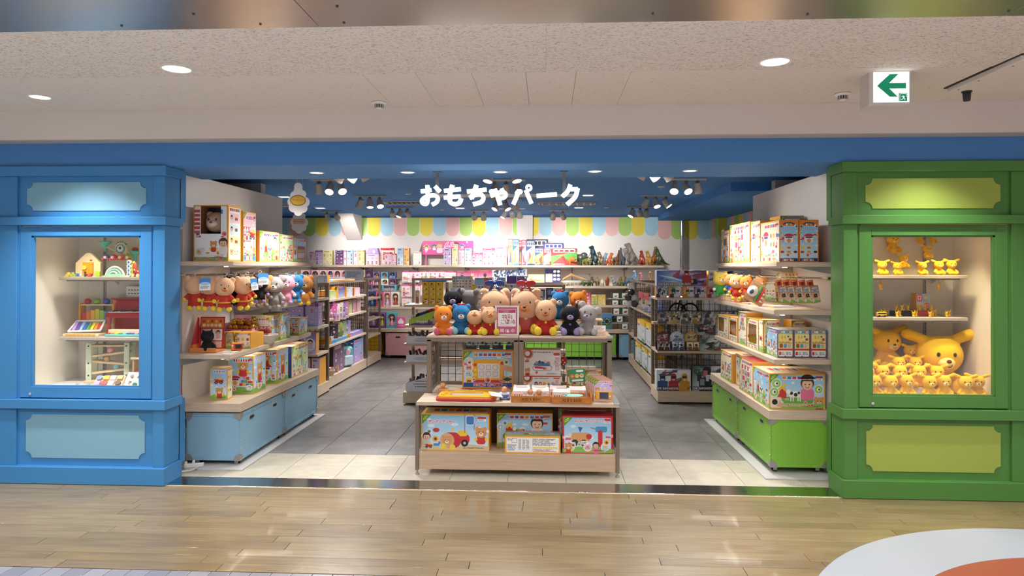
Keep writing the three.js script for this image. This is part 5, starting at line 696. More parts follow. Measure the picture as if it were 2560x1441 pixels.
// middle shelf
{const y=0.931,t=thing('counter_display','red cardboard counter display with a picture back on the left middle shelf','counter display',[-2.84,y,-0.6],0.05);
const F=region(110,130,(x,w,h)=>{x.fillStyle='#c8303a';x.fillRect(0,0,w,h);rr(x,4,4,w-8,h*0.32,4,'#e8823a');for(let i=0;i<5;i++)disk(x,w*(0.15+0.17*i),h*0.14,w*0.05,['#b8452e','#f3d04e'][i%2]);for(let i=0;i<5;i++)rr(x,w*(0.1+0.16*i),h*0.22,w*0.13,h*0.09,3,'#fff0c8');rr(x,w*0.08,h*0.38,w*0.84,h*0.36,3,'#f3ede2');child(x,w*0.75,h*0.5,h*0.07,'#4a2a1c','#e8b0b0');fine(x,w*0.12,h*0.42,w*0.4,h*0.25,'#555',rng(8),4);rr(x,w*0.08,h*0.77,w*0.84,h*0.2,3,'#f0c8a8');});
put(t,'back_card',uvTo(new THREE.PlaneGeometry(0.21,0.27),F),pageMat(F.page),[0,0.15,-0.08],[-0.12,0,0]);put(t,'card_back',box(0.21,0.27,0.002),M(0xb02a34,0.6),[0,0.15,-0.083],[-0.12,0,0]);
put(t,'tray',merge([span(-0.11,0.11,0.001,0.012,-0.1,0.1),span(-0.11,0.11,0.012,0.04,0.092,0.1),span(-0.11,-0.105,0.012,0.06,-0.1,0.1)]),M(0xd98a4a,0.55));put(t,'side_card',extrude(poly([[0,0],[-0.2,0],[-0.18,0.27],[-0.15,0.27]]),0.002).rotateY(-PI/2),M(0xb8303a,0.55),[-0.106,0.012,0.1]);
plush('black_cat_plush','small black cat plush sitting in the red counter display','plush toy',{size:0.17,fur:0x141217,ears:'cat',muzzle:0x221e24,suit:0x141217,turn:0.9,pos:[-2.83,y+0.013,-0.57]});
const c=thing('toy_camera','small orange toy camera with a red frame on the left middle shelf','toy camera',[-2.62,y,-0.66],0.4);put(c,'body',rspan(-0.045,0.045,0.003,0.07,-0.02,0.02,0.012),M(0xe98a2c,0.4));put(c,'frame',rspan(-0.02,0.05,0.015,0.062,0.018,0.026,0.006),M(0xc93a34,0.4));put(c,'screen',rspan(-0.008,0.038,0.022,0.055,0.025,0.028,0.003),M(0x17181c,0.2));put(c,'button',ball(0.009,0.006,0.009,-0.028,0.072,0),M(0xf0d84a,0.4));put(c,'button',ball(0.007,0.007,0.004,-0.032,0.045,0.021),M(0xf6f2ea,0.4));
for(let i=0;i<2;i++)pbox('leaflet',`printed leaflet lying on the left middle shelf front, ${i ? 'lower' : 'upper'} one`,'leaflet',{x:[-2.7+0.05*i,-2.58+0.02*i],z:[-0.62+i*0.1,-0.54+i*0.1],y:y+0.0005,h:0.0015,turn:0.25,front:flatArt('#efe2d6'),top:stickerArt({seed:60+i,bg:'#f4e4dc'})});
for(let i=0;i<4;i++){const front=[kidArt({seed:70,bg:'warm',toy:'shop',thumbs:0,ts:0.3}),kidArt({seed:71,bg:'green',toy:'blocks',thumbs:2}),kidArt({seed:72,bg:'warm',toy:'bake',thumbs:0,ts:0.34}),girlArt({seed:73,pal:['#eec9e2','#b9b6e6','#c95a9a']})][i];pbox('toy_box',['narrow orange box behind the toy camera','yellow topped box behind the toy camera','orange box of round snacks right of the toy camera','lilac box under the gold balls'][i]+' on the left shelf','toy box',{x:[[-2.86,-2.79],[-2.785,-2.71],[-2.70,-2.56],[-2.7,-2.58]][i],z:[[-0.95,-0.8],[-0.96,-0.8],[-0.97,-0.8],[-1.12,-1.0]][i],y,h:[0.135,0.145,0.14,0.12][i],front});}
const g=thing('carton','open lilac carton heaped with gold foil balls on the left shelf','carton',[-2.79,y,-1.16]);const R=region(90,90,girlArt({seed:80,pal:['#e6b9d8','#b9a3e0','#c03a86'],n:2,m:2,band:'#d86aa8'}));
put(g,'carton_body',merge([span(-0.13,0.13,0.001,0.006,-0.11,0.11),span(-0.13,-0.126,0.006,0.2,-0.11,0.11),span(0.126,0.13,0.006,0.15,-0.11,0.11),span(-0.13,0.13,0.006,0.26,-0.11,-0.106)]),M(0xd9a8cc,0.5));put(g,'printed_front',uvTo(new THREE.PlaneGeometry(0.26,0.14),R),pageMat(R.page),[0,0.076,0.111]);put(g,'front_wall',span(-0.13,0.13,0.006,0.145,0.106,0.1102),M(0xd9a8cc,0.5));
const gold=M(0xc9963c,0.22,{metalness:0.75}),gm=M(0xa86a34,0.25,{metalness:0.5}),bg=ball(0.036,0.036,0.036,0,0,0,16,12);const r=rng(81);for(let k=0;k<16;k++){const lay=k<10?0:1,i=lay?k-10:k,n=lay?3:5;const m=put(scene,'gold_ball',bg,k%4===3?gm:gold,[-2.79-0.1+(i%n)*(lay?0.07:0.05)+lay*0.03+0.004*r(),y+0.15+lay*0.05,-1.16-0.05+floor(i/n)*0.08+r()*0.01]);tag(m,k%4===3?`copper foil ball in the lilac carton, ${['first', 'second', 'third', 'fourth'][floor(k / 4)]} in the heap`:`gold foil ball in the lilac carton, ${lay ? 'top layer' : i < 5 ? 'rear row' : 'front row'}, ${ORD[i % n]} from the left`,'ball',k%4===3?'copper foil balls':'gold foil balls');}
const bk=thing('wicker_basket','white woven basket of small red toys on the left shelf','basket',[-2.6,y,-1.22]);const weave=[];for(let i=0;i<9;i++)weave.push(new THREE.TorusGeometry(0.07+i*0.004,0.005,5,28).rotateX(PI/2).translate(0,0.008+i*0.009,0));put(bk,'weave',merge(weave),M(0xe6ddcb,0.8));put(bk,'base',cyl(0.07,0.006,24),M(0xd8cdb8,0.8),[0,0.004,0]);const ribs=[];for(let i=0;i<18;i++)ribs.push(rod([0.071*cos(i*PI/9),0.006,0.071*sin(i*PI/9)],[0.105*cos(i*PI/9),0.085,0.105*sin(i*PI/9)],0.003,5));put(bk,'ribs',merge(ribs),M(0xe6ddcb,0.8));
for(let k=0;k<6;k++){const t2=thing('wrapped_toy',k<3?`small red capped toy in clear wrap in the white basket, ${ORD[k]} from the left`:`small red capped wrapped toy before the lilac carton, ${ORD[k - 3]} from the left`,'wrapped toy',k<3?[-2.635+0.035*k,y+0.05,-1.2-0.02*(k%2)]:[-2.73+0.05*(k-3),y,-0.99+0.0*k],0.3*k,k<3?'wrapped toys in the white basket':'wrapped toys before the lilac carton');put(t2,'body',new THREE.LatheGeometry([[0,0],[0.022,0],[0.026,0.03],[0.016,0.055],[0,0.06]].map((p)=>new THREE.Vector2(...p)),14),M(0xd9b48c,0.5));put(t2,'cap',ball(0.024,0.022,0.024,0,0.062,0,14,10),M(0xb83a2e,0.35));put(t2,'label',box(0.03,0.022,0.002,0,0.028,0.026),M(0xeadfe6,0.5));}
const cols=[['white and blue toy box with a green slide picture',-1.46,-1.24,0.25,'slide','white'],['second white and blue toy box with a green slide picture',-1.75,-1.5,0.26,'slide','sky'],['low orange and blue toy box near the shelf end',-2.25,-1.98,0.17,'blocks','sky']];
cols.forEach(([l,z0,z1,h,toy,bg2],i)=>pbox('toy_box',`${l} on the left middle shelf`,'toy box',{f:'x',x:[-2.75+0.0*i,-2.575],z:[z0,z1],y,h,front:kidArt({seed:90+i,bg:i?'sky':'dusk',toy,ts:0.34,thumbs:3,thumbSide:0,border:'#e9b548'}),side:kidArt({seed:95+i,bg:bg2,toy:['slide','shop'],border:'#f0c04a',thumbs:2})}));
pbox('toy_box','small brown toy box behind the basket on the left middle shelf','toy box',{x:[-2.86,-2.8],z:[-1.45,-1.35],y,h:0.2,front:kidArt({seed:99,bg:'warm',toy:'cooker',border:'#b07a3c'})});
}
// deck over the blue trunks
{const y=0.523;
pbox('toy_box','smallest upright toy box at the near end of the left deck','toy box',{x:[-2.825,-2.68],z:[-0.72,-0.6],y,h:0.27,turn:0.12,dens:420,front:kidArt({seed:101,bg:'sky',toy:'car',ty:0.4,ts:0.26,ribbon:0,bear:[0.55,0.72,0.2],thumbs:0,badge:0}),side:sideArt({seed:102,bgc:'#f6dfa8'}),top:topArt({seed:103})});
pbox('toy_box','large toy box with four scene panels on the left deck','toy box',{x:[-2.80,-2.565],z:[-1.135,-0.87],y,h:0.335,dens:420,front:kidArt({seed:104,bg:'sky',toy:['cooker','blocks'],ty:0.66,ts:0.3,bear:[0.6,0.25,0.2],thumbs:2,ribbon:0}),side:kidArt({seed:105,bg:'sky',toy:'cooker',ty:0.78,ts:0.22,bear:[0.5,0.38,0.2],thumbs:0,ribbon:0,title:'アンパンマン',badge:0}),top:topArt({seed:106})});
pbox('toy_box','large toy box behind the four panel one on the left deck','toy box',{x:[-2.79,-2.56],z:[-1.667,-1.39],y,h:0.325,front:kidArt({seed:107,bg:'sky',toy:'cooker',ty:0.6,bear:[0.5,0.2,0.2],thumbs:3,ribbon:0}),side:kidArt({seed:108,bg:'sky',toy:'cooker',ty:0.78,ts:0.2,bear:[0.5,0.36,0.2],thumbs:0,ribbon:0,title:'アンパンマン',badge:0}),top:topArt({seed:109})});
pbox('toy_box','toy box with a green play tower picture at the far deck end','toy box',{f:'x',x:[-2.8,-2.555],z:[-2.22,-1.74],y,h:0.315,front:kidArt({seed:110,bg:'green',toy:'slide',ts:0.36,thumbs:4,thumbSide:0,foot:'*',footc:'#e8e4f4'}),side:flatArt('#2f4f9a'),top:topArt({seed:111,bgc:'#f3d9a8'})});
}
// cables and power strip beside the trunk
{const t=thing('power_strip','white power strip with its cable on the floor by the left trunk','power strip',[-2.86,0.013,-0.42],0.35);put(t,'housing',rspan(-0.075,0.075,0,0.03,-0.018,0.018,0.006),whitePlastic);for(const x of[-0.04,0.0,0.04])put(t,'socket',box(0.02,0.004,0.014,x,0.031,0),M(0xcfcac2,0.5));put(t,'plug',rspan(-0.06,-0.04,0.03,0.06,-0.01,0.01,0.004),whitePlastic,null,[0,0,0.2]);put(t,'plug',rspan(-0.02,0.0,0.03,0.055,-0.01,0.01,0.004),whitePlastic,null,[0,0,-0.2]);put(t,'cable',tube([[-0.075,0.012,0],[-0.14,0.006,0.05],[-0.12,0.005,0.12],[0.0,0.006,0.1],[0.05,0.006,-0.03]],0.005,40),whitePlastic);
const a=thing('power_adapter','black power adapter hanging on a cable by the left wall','power adapter',[-2.965,0.36,-0.43]);put(a,'brick',rspan(-0.022,0.022,-0.035,0.035,-0.02,0.02,0.006),black);put(a,'cable',tube([[0,0.035,0],[0.005,0.1,0.0],[-0.01,0.3,-0.01],[-0.01,0.55,-0.02]],0.003,30),M(0x8a3a34,0.5));put(a,'strap',tube([[0,0.05,0],[-0.03,0.05,0.05],[-0.03,0.03,0.1]],0.005,12),black);
}
// ================= right wall =================
{const y=1.688;
const rice=kidArt({seed:201,bg:'sky',toy:'cooker',ts:0.3,ty:0.45,border:'#e8862e',ribbon:0,foot:'*',footc:'#2d4a9a',footh:0.09,fwd:0.3,thumbs:0,badge:0,ground:0});
const front=(x,w,h)=>{rice(x,w,h);pg(x,[[w*0.05,h*0.12],[w*0.95,h*0.12],[w*0.95,h*0.02],[w*0.05,h*0.02]],'#e8862e');x.strokeStyle='#26305e';x.lineWidth=h*0.045;x.beginPath();x.arc(w/2,h*0.3,w*0.5,PI*1.2,PI*1.8);x.stroke();for(let i=0;i<7;i++)rr(x,w*(0.12+0.11*i),h*(0.07+0.012*abs(i-3)),w*0.09,h*0.05,2,['#f0c43a','#e05a5a','#fff','#6fb24c'][i%4]);for(let i=0;i<5;i++){disk(x,w*(0.16+0.34*(i%3)),h*(i<3?0.76:0.66),w*0.13,'#f2e6d2',h*0.04);disk(x,w*(0.16+0.34*(i%3)),h*(i<3?0.76:0.66),w*0.1,['#b23a2e','#d9a05a','#4a3424','#efd04a','#c9803f'][i],h*0.028);}};
for(let i=0;i<2;i++)pbox('toy_box',`orange toy rice cooker box on the right top shelf, ${i ? 'nearer the green pillar' : 'beside the clear topped box'}`,'toy box',{x:[[1.845,1.995],[2.0,2.15]][i],z:[-0.97,-0.5],y,h:0.335,dens:460,front,side:i?flatArt('#d9862e'):kidArt({seed:203,bg:'warm',toy:['cooker','bake'],ty:0.45,border:'#efc27a',thumbs:3,foot:'*',footc:'#f3dfe6',ribbon:0})});
pbox('toy_box','pale glossy toy box with kitchen tools on the right top shelf','toy box',{f:'-x',x:[1.85,2.0],z:[-1.27,-1.0],y,h:0.365,front:kidArt({seed:204,bg:'warm',toy:['cooker','bake'],ty:0.45,border:'#efc27a',thumbs:3,foot:'*',footc:'#f3dfe6'})});
pbox('toy_box','dark blue topped toy box behind the pale kitchen one, top shelf right','toy box',{x:[2.02,2.22],z:[-1.27,-1.0],y,h:0.405,front:kidArt({seed:205,bg:'dusk',toy:'slide',border:'#d9962e'}),top:flatArt('#3a4f7c')});
pbox('toy_box','widest toy box with a vending shop picture on the right top shelf','toy box',{f:'-x',x:[1.845,2.1],z:[-1.96,-1.285],y,h:0.375,dens:300,front:kidArt({seed:206,bg:'warm',toy:'shop',ts:0.36,ty:0.5,thumbs:5,border:'#f0c25a',bear:[0.12,0.82,0.09]})});
pbox('toy_box','narrow green cornered toy box left of the vending shop box','toy box',{f:'-x',x:[1.845,2.05],z:[-2.3,-1.99],y,h:0.335,front:kidArt({seed:207,bg:'warm',toy:'phone',ty:0.35,ts:0.25,bear:[0.4,0.72,0.15],border:'#ef9f3a',ribbonSize:0.5}),side:kidArt({seed:209,bg:'warm',toy:'phone',border:'#ef9f3a',ribbonSize:0.5})});
pbox('toy_box','toy box at the far left end of the right top shelf','toy box',{f:'-x',x:[1.88,2.1],z:[-2.42,-2.31],y,h:0.36,front:kidArt({seed:208,bg:'sky',toy:'blocks',border:'#e8953a'}),side:kidArt({seed:210,bg:'sky',toy:'slide',border:'#e8953a',ribbonSize:0.4})});
}
{const rail=thing('hook_rail','chrome hook rail along the right wall above the flat books','hook rail');put(rail,'bar',rod([2.2,1.56,-0.42],[2.2,1.56,-2.4],0.008),chrome);put(rail,'end_cap',rspan(2.19,2.24,1.545,1.575,-0.44,-0.42),M(0x7fae4a,0.5));
const HZ=[-0.56,-1.02,-1.28,-1.5,-1.72,-1.94,-2.16];for(const z of HZ)put(rail,'hook',merge([rod([2.2,1.56,z],[1.86,1.565,z],0.004),rod([1.86,1.565,z],[1.845,1.58,z],0.004)]),chrome);
const F=kidArt({seed:220,bg:'dusk',toy:'phone',border:'#e07a3a',ribbon:0,thumbs:2,badge:0});
const fr=region(70,84,F),hd=region(60,30,(x,w,h)=>{x.fillStyle='#dd5f38';x.fillRect(0,0,w,h);rr(x,w*0.3,h*0.3,w*0.5,h*0.5,3,'#8a2f24');fine(x,4,4,w*0.8,5,'#f6e0c0',rng(1),4);}),sd=region(60,84,kidArt({seed:221,bg:'warm',toy:'shop',border:'#f0c25a',bear:[0.5,0.6,0.2],ribbon:0,thumbs:0,badge:0}));
for(let i=0;i<5;i++){const t=thing('hanging_box',`small orange box hanging tilted from a hook, ${i === 0 ? 'topmost left and widest' : ORD[i] + ' towards the green pillar'}`,'hanging box',[1.86+i*0.062,1.545,-0.56+0.0*i],0.1,'tilted boxes on the right wall hook');const b=put(t,'carton',artBox(0.075,0.135,0.07,{all:fr.page===sd.page?sd:fr,pz:fr}),pageMat(fr.page),[0.03,-0.18,0.0],[0,0.15,0.2]);put(t,'hang_tab',artBox(0.06,0.05,0.001,{all:hd}),pageMat(hd.page),[0.002,-0.05,0],[0,0.15,0.2]);}
pbox('hanging_box','wide yellow box hanging in front of the orange ones, right wall','hanging box',{x:[1.765,1.85],z:[-0.62,-0.52],y:1.385,h:0.14,turn:-0.5,front:kidArt({seed:222,bg:'warm',toy:'bake',border:'#f0b04a'}),side:kidArt({seed:223,bg:'warm',toy:'shop',border:'#f0b04a'})});
{const t=thing('food_pack','clear tilted pack with white red and green toy food, right wall hook','blister pack',[1.83,1.55,-1.02],-0.3);const P=new THREE.Group();P.name='tray';t.add(P);P.position.set(0,-0.13,0.02);P.rotation.z=-0.5;put(P,'backing',rspan(-0.085,0.085,-0.09,0.09,-0.004,0,0.002),M(0xb9875a,0.5));put(P,'leaves',rspan(0.0,0.02,-0.07,0.07,0,0.015,0.005),M(0x4fa04a,0.5));put(P,'red_strip',rspan(0.025,0.045,-0.07,0.07,0,0.016,0.005),M(0xc93a34,0.4));put(P,'teeth',merge([0,1,2,3].map((i)=>new THREE.ConeGeometry(0.012,0.03,10).rotateZ(-PI/2).translate(0.06,-0.05+i*0.033,0.012))),M(0xf4f0e8,0.4));put(P,'mound',ball(0.045,0.05,0.03,-0.04,0,0.005),M(0xe9e4dc,0.5));put(P,'blue_patch',ball(0.02,0.025,0.02,-0.045,-0.005,0.022),M(0x39465c,0.4));put(P,'cover',new RoundedBoxGeometry(0.16,0.17,0.05,3,0.02),clearM,[0,0,0.022]);put(t,'hang_tab',rspan(-0.03,0.03,-0.06,0.0,-0.002,0,0.001),M(0xd9a87a,0.5));}
const add=(label,x,z,o,dy=0)=>plush('hanging_plush',label,'plush toy',{pose:'hang',size:0.185,...o,pos:[x,1.375+dy,z]},'plush toys on the right wall hooks');
add('orange bear plush with a white face, rightmost hanging plush on the right wall',1.82,-1.3,{fur:0xe38a3c,suit:0xb83a2c,mitt:0xf0d03c,face:0xf3e6d6,turn:-0.4,tilt:0.3});
add('peach bear plush with a red suit, second from the right on the right wall',1.79,-1.52,{fur:0xe6b27c,suit:0xc23a2c,mitt:0xf0d03c,face:0xf0d2ae,turn:-0.3,size:0.21},-0.02);
add('peach bear plush with a white face and blue suit, third from the right',1.8,-1.74,{fur:0xe39a54,suit:0x3a5a9a,mitt:0xf0d03c,face:0xf4ece0,turn:-0.2,size:0.2});
add('small yellow chick coloured bear plush in green, leftmost on the right wall',1.79,-2.12,{fur:0xf2d25a,suit:0x3f9a4a,mitt:0xf4f0e8,boot:0x3f9a4a,turn:0.1,size:0.235},-0.02);
add('brown bear plush half hidden behind the clear food pack',1.93,-1.2,{fur:0xc9874a,suit:0xe0a040,mitt:0xf0d03c,turn:-0.5});
for(let i=0;i<4;i++)blister('hanging_toy',`small yellow carded toy behind the orange boxes, ${ORD[i]} from the front`,'blister pack',{pos:[1.95+0.05*i,1.6,-0.75-0.06*i],w:0.09,h:0.14,front:kidArt({seed:230+i,bg:'warm',toy:'bake',border:'#f0c04a',thumbs:0}),cols:[0x9fbf4a,0xe0a040],n:2});
}
{const y=1.309;
pbox('tray_box','long shallow orange tray box on the right book shelf','display box',{f:'-x',x:[1.80,1.99],z:[-2.3,-1.62],y,h:0.055,front:(x,w,h)=>{x.fillStyle='#d98a4a';x.fillRect(0,0,w,h);for(let i=0;i<6;i++){rr(x,w*(0.03+0.16*i),h*0.15,w*0.13,h*0.7,3,'#f3dcc4');bear(x,w*(0.095+0.16*i),h*0.5,h*0.22);}},side:(x,w,h)=>{x.fillStyle='#d98a4a';x.fillRect(0,0,w,h);for(let i=0;i<3;i++){disk(x,w*(0.2+0.3*i),h*0.5,h*0.36,'#f6ead6');bear(x,w*(0.2+0.3*i),h*0.5,h*0.2);}},top:flatArt('#efd9b8')});
const B=[[1.83,-1.4,0.3,'#f0cfd8'],[1.85,-1.15,0.2,'#e9c84a'],[1.86,-0.98,-0.1,'#dfe6f2'],[1.9,-0.85,0.15,'#c9d9ec'],[1.86,-1.62,0.1,'#f2e2c4']];
B.forEach(([x,z,t,c],i)=>pbox('flat_book',`thin book lying flat on the right book shelf, ${['pink', 'yellow', 'white', 'pale blue', 'cream'][i]} cover`,'book',{x:[x,x+0.2],z:[z-0.13,z],y,h:0.006+0.002*(i%2),turn:t,front:flatArt(c),top:stickerArt({seed:240+i,bg:c})}));
// glossy sheets of the second book layer
}
{const y=0.921;
const back=(x,w,h)=>{x.fillStyle='#2c4a9e';x.fillRect(-2,-2,w+4,h+4);rr(x,w*0.05,h*0.14,w*0.9,h*0.78,4,'#f3e08a');rr(x,w*0.05,h*0.02,w*0.9,h*0.13,3,'#7cc0e8');for(let i=0;i<6;i++)rr(x,w*(0.1+0.13*i),h*0.045,w*0.11,h*0.07,2,['#e05a5a','#f3d84a','#fff','#5fa84a'][i%4]);disk(x,w*0.3,h*0.27,w*0.05,'#e9b82e',h*0.07);disk(x,w*0.48,h*0.26,w*0.04,'#e9b82e',h*0.06);disk(x,w*0.68,h*0.24,w*0.06,'#3a6fc0');disk(x,w*0.8,h*0.34,w*0.09,'#b14a6a');fine(x,w*0.1,h*0.42,w*0.8,h*0.06,'#7a3a2a',rng(6),4);for(let i=0;i<3;i++)rr(x,w*(0.14+0.25*i),h*0.5,w*0.2,h*0.14,3,['#8a5a3a','#5f9ac8','#c9c0b0'][i]);rr(x,w*0.05,h*0.67,w*0.9,h*0.06,2,'#c93a4a');for(let i=0;i<2;i++){rr(x,w*(0.07+0.45*i),h*0.75,w*0.41,h*0.2,3,'#f6f2ee');rr(x,w*(0.1+0.45*i),h*0.78,w*0.14,h*0.12,3,['#c93a4a','#8fb8d8'][i]);fine(x,w*(0.27+0.45*i),h*0.79,w*0.18,h*0.12,'#666',rng(7+i),4);}x.strokeStyle='#d9862e';x.lineWidth=w*0.04;x.strokeRect(0,0,w,h);};
for(let i=0;i<3;i++)pbox('toy_box',`blue rimmed toy box showing its yellow back, ${['leftmost', 'middle', 'rightmost'][i]} of three on the right shelf`,'toy box',{x:[[1.85,1.975],[1.98,2.105],[2.11,2.235]][i],z:[-0.83,-0.56],y,h:0.225,dens:460,front:back,side:i?flatArt('#3a56a8'):kidArt({seed:251,bg:'sky',toy:['drill','blocks'],border:'#3a56a8',thumbs:3,ts:0.25}),top:flatArt('#f2e6cf')});
pbox('toy_box','orange box peeking over the blue rimmed ones on the right shelf','toy box',{x:[2.08,2.2],z:[-1.1,-0.9],y,h:0.275,front:kidArt({seed:252,bg:'warm',toy:'shop',border:'#e9953a'}),top:flatArt('#f3dfc0')});
pbox('toy_box','orange box with a red car print beside the blue rimmed ones','toy box',{f:'-x',x:[1.83,1.97],z:[-0.98,-0.86],y,h:0.28,front:kidArt({seed:253,bg:'warm',toy:'car',border:'#e9863a',ribbon:0}),side:kidArt({seed:254,bg:'warm',toy:'bake',border:'#e9b04a',thumbs:0})});
const wb=(label,z0,z1,h,seed,doll,inside,win=[0.15,0.85,0.2,0.82])=>{const o=windowBox('toy_box',label,'toy box',{x:[0,z1-z0],z:[0,0.16],y,h,win,inside,carton:0xeab04a,front:kidArt({seed,bg:'warm',toy:'blocks',ts:0.01,thumbs:0,border:'#eab04a',foot:'*',fwd:0.6,footc:'#e8e0f0',badge:0})});o.t.position.set(1.91,y,(z0+z1)/2);o.t.rotation.y=-PI/2;return o;};
{const o=wb('toy box with a yellow corn shaped teether in its window, right shelf',-1.32,-0.99,0.27,255,null,0x9a7a66);put(o.t,'teether',sdf([[0,0.05,0.02,0.025,0.01,0.13,0.02,0.018]],18,0.01),M(0xf0c83a,0.4));put(o.t,'ring_toy',new THREE.TorusGeometry(0.03,0.01,8,20),M(0xd98a5a,0.4),[0.0,0.17,0.02]);}
pbox('toy_box','tall pale yellow toy box left of the teether box, right shelf','toy box',{f:'-x',x:[1.83,1.98],z:[-1.6,-1.34],y,h:0.305,front:kidArt({seed:256,bg:'warm',toy:'blocks',ty:0.35,border:'#f0c04a',thumbs:2}),top:flatArt('#fbe9b0')});
{const o=wb('pink toned window box with two small dolls on the right shelf',-1.93,-1.64,0.235,257,null,0xd8a8b0,[0.1,0.9,0.25,0.85]);for(const s of[-1,1]){const f=dollFig(o.t,0.15,0x5a3424,s>0?0xe08aa8:0xd9c0e0);f.position.set(s*0.06,0.055,0);}}
{const o=wb('window box with a brown toy telephone at the far left of the right shelf',-2.38,-1.96,0.225,258,null,0xcfa87a,[0.08,0.6,0.25,0.88]);put(o.t,'handset',tube([[-0.1,0.07,0.02],[-0.115,0.11,0.03],[-0.115,0.15,0.03],[-0.1,0.18,0.02]],0.016,16),M(0x4a2f22,0.4));put(o.t,'toy_cup',cyl(0.03,0.05,18),M(0xe9a04a,0.4),[-0.02,0.09,0.02]);}
}
{const y=0.511;
pbox('toy_box','wide farm play set box with a cow at the near end of the right deck','toy box',{x:[1.785,2.225],z:[-0.98,-0.56],y,h:0.285,dens:480,front:(x,w,h)=>{kidArt({seed:261,bg:'sky',toy:'farm',tx:0.44,ty:0.55,ts:0.34,thumbs:0,child:[0.68,0.28,0.17],foot:'ふれあいアンパンマン牧場',footh:0.17,footc:'#8cc05a',fwd:0.56,fox:0.5,bear:[0.89,0.78,0.13]})(x,w,h);for(const[X,Y,q]of[[0.13,0.28,0.1],[0.09,0.52,0.1],[0.88,0.44,0.09]]){disk(x,w*X,h*Y,w*q*0.9,'#fff',h*q*1.35);disk(x,w*X,h*Y,w*q*0.8,'#9bcf6a',h*q*1.2);disk(x,w*X,h*Y,w*q*0.4,'#f4f0ea',h*q*0.6);disk(x,w*(X+0.01),h*Y,w*q*0.16,'#2b2422',h*q*0.3);}rr(x,w*0.02,h*0.66,w*0.2,h*0.3,6,'#f1d9c4');disk(x,w*0.1,h*0.8,w*0.05,'#2b2422');pg(x,[[w*0.13,h*0.92],[w*0.2,h*0.74],[w*0.23,h*0.95]],'#e3b08a');x.fillStyle='#2b1d16';x.beginPath();x.ellipse(w*0.68,h*0.15,w*0.12,h*0.13,0,PI,0);x.fill();},side:kidArt({seed:262,bg:'sky',toy:'farm',border:'#f0b04a',ts:0.28,ribbonSize:0.2}),top:topArt({seed:263,bgc:'#f3e2b4'})});
pbox('toy_box','toy box with a red banner top behind the farm set, right deck','toy box',{f:'-x',x:[1.80,2.1],z:[-1.46,-1.04],y,h:0.31,front:kidArt({seed:264,bg:'warm',toy:'shop',thumbs:4,border:'#f0a83a',ts:0.34}),top:flatArt('#d8433a')});
pbox('toy_box','toy box with a small window print between two others, right deck','toy box',{f:'-x',x:[1.84,2.1],z:[-1.73,-1.5],y,h:0.3,front:sideArt({seed:265}),side:kidArt({seed:266,bg:'sky',toy:'bake',border:'#efb04a',thumbs:0}),top:topArt({seed:267})});
pbox('toy_box','leftmost toy box on the right deck with tool pictures','toy box',{f:'-x',x:[1.81,2.1],z:[-2.18,-1.76],y,h:0.285,front:kidArt({seed:268,bg:'warm',toy:['drill','blocks'],thumbs:4,border:'#efa03a'}),top:flatArt('#f0c8a0')});
}
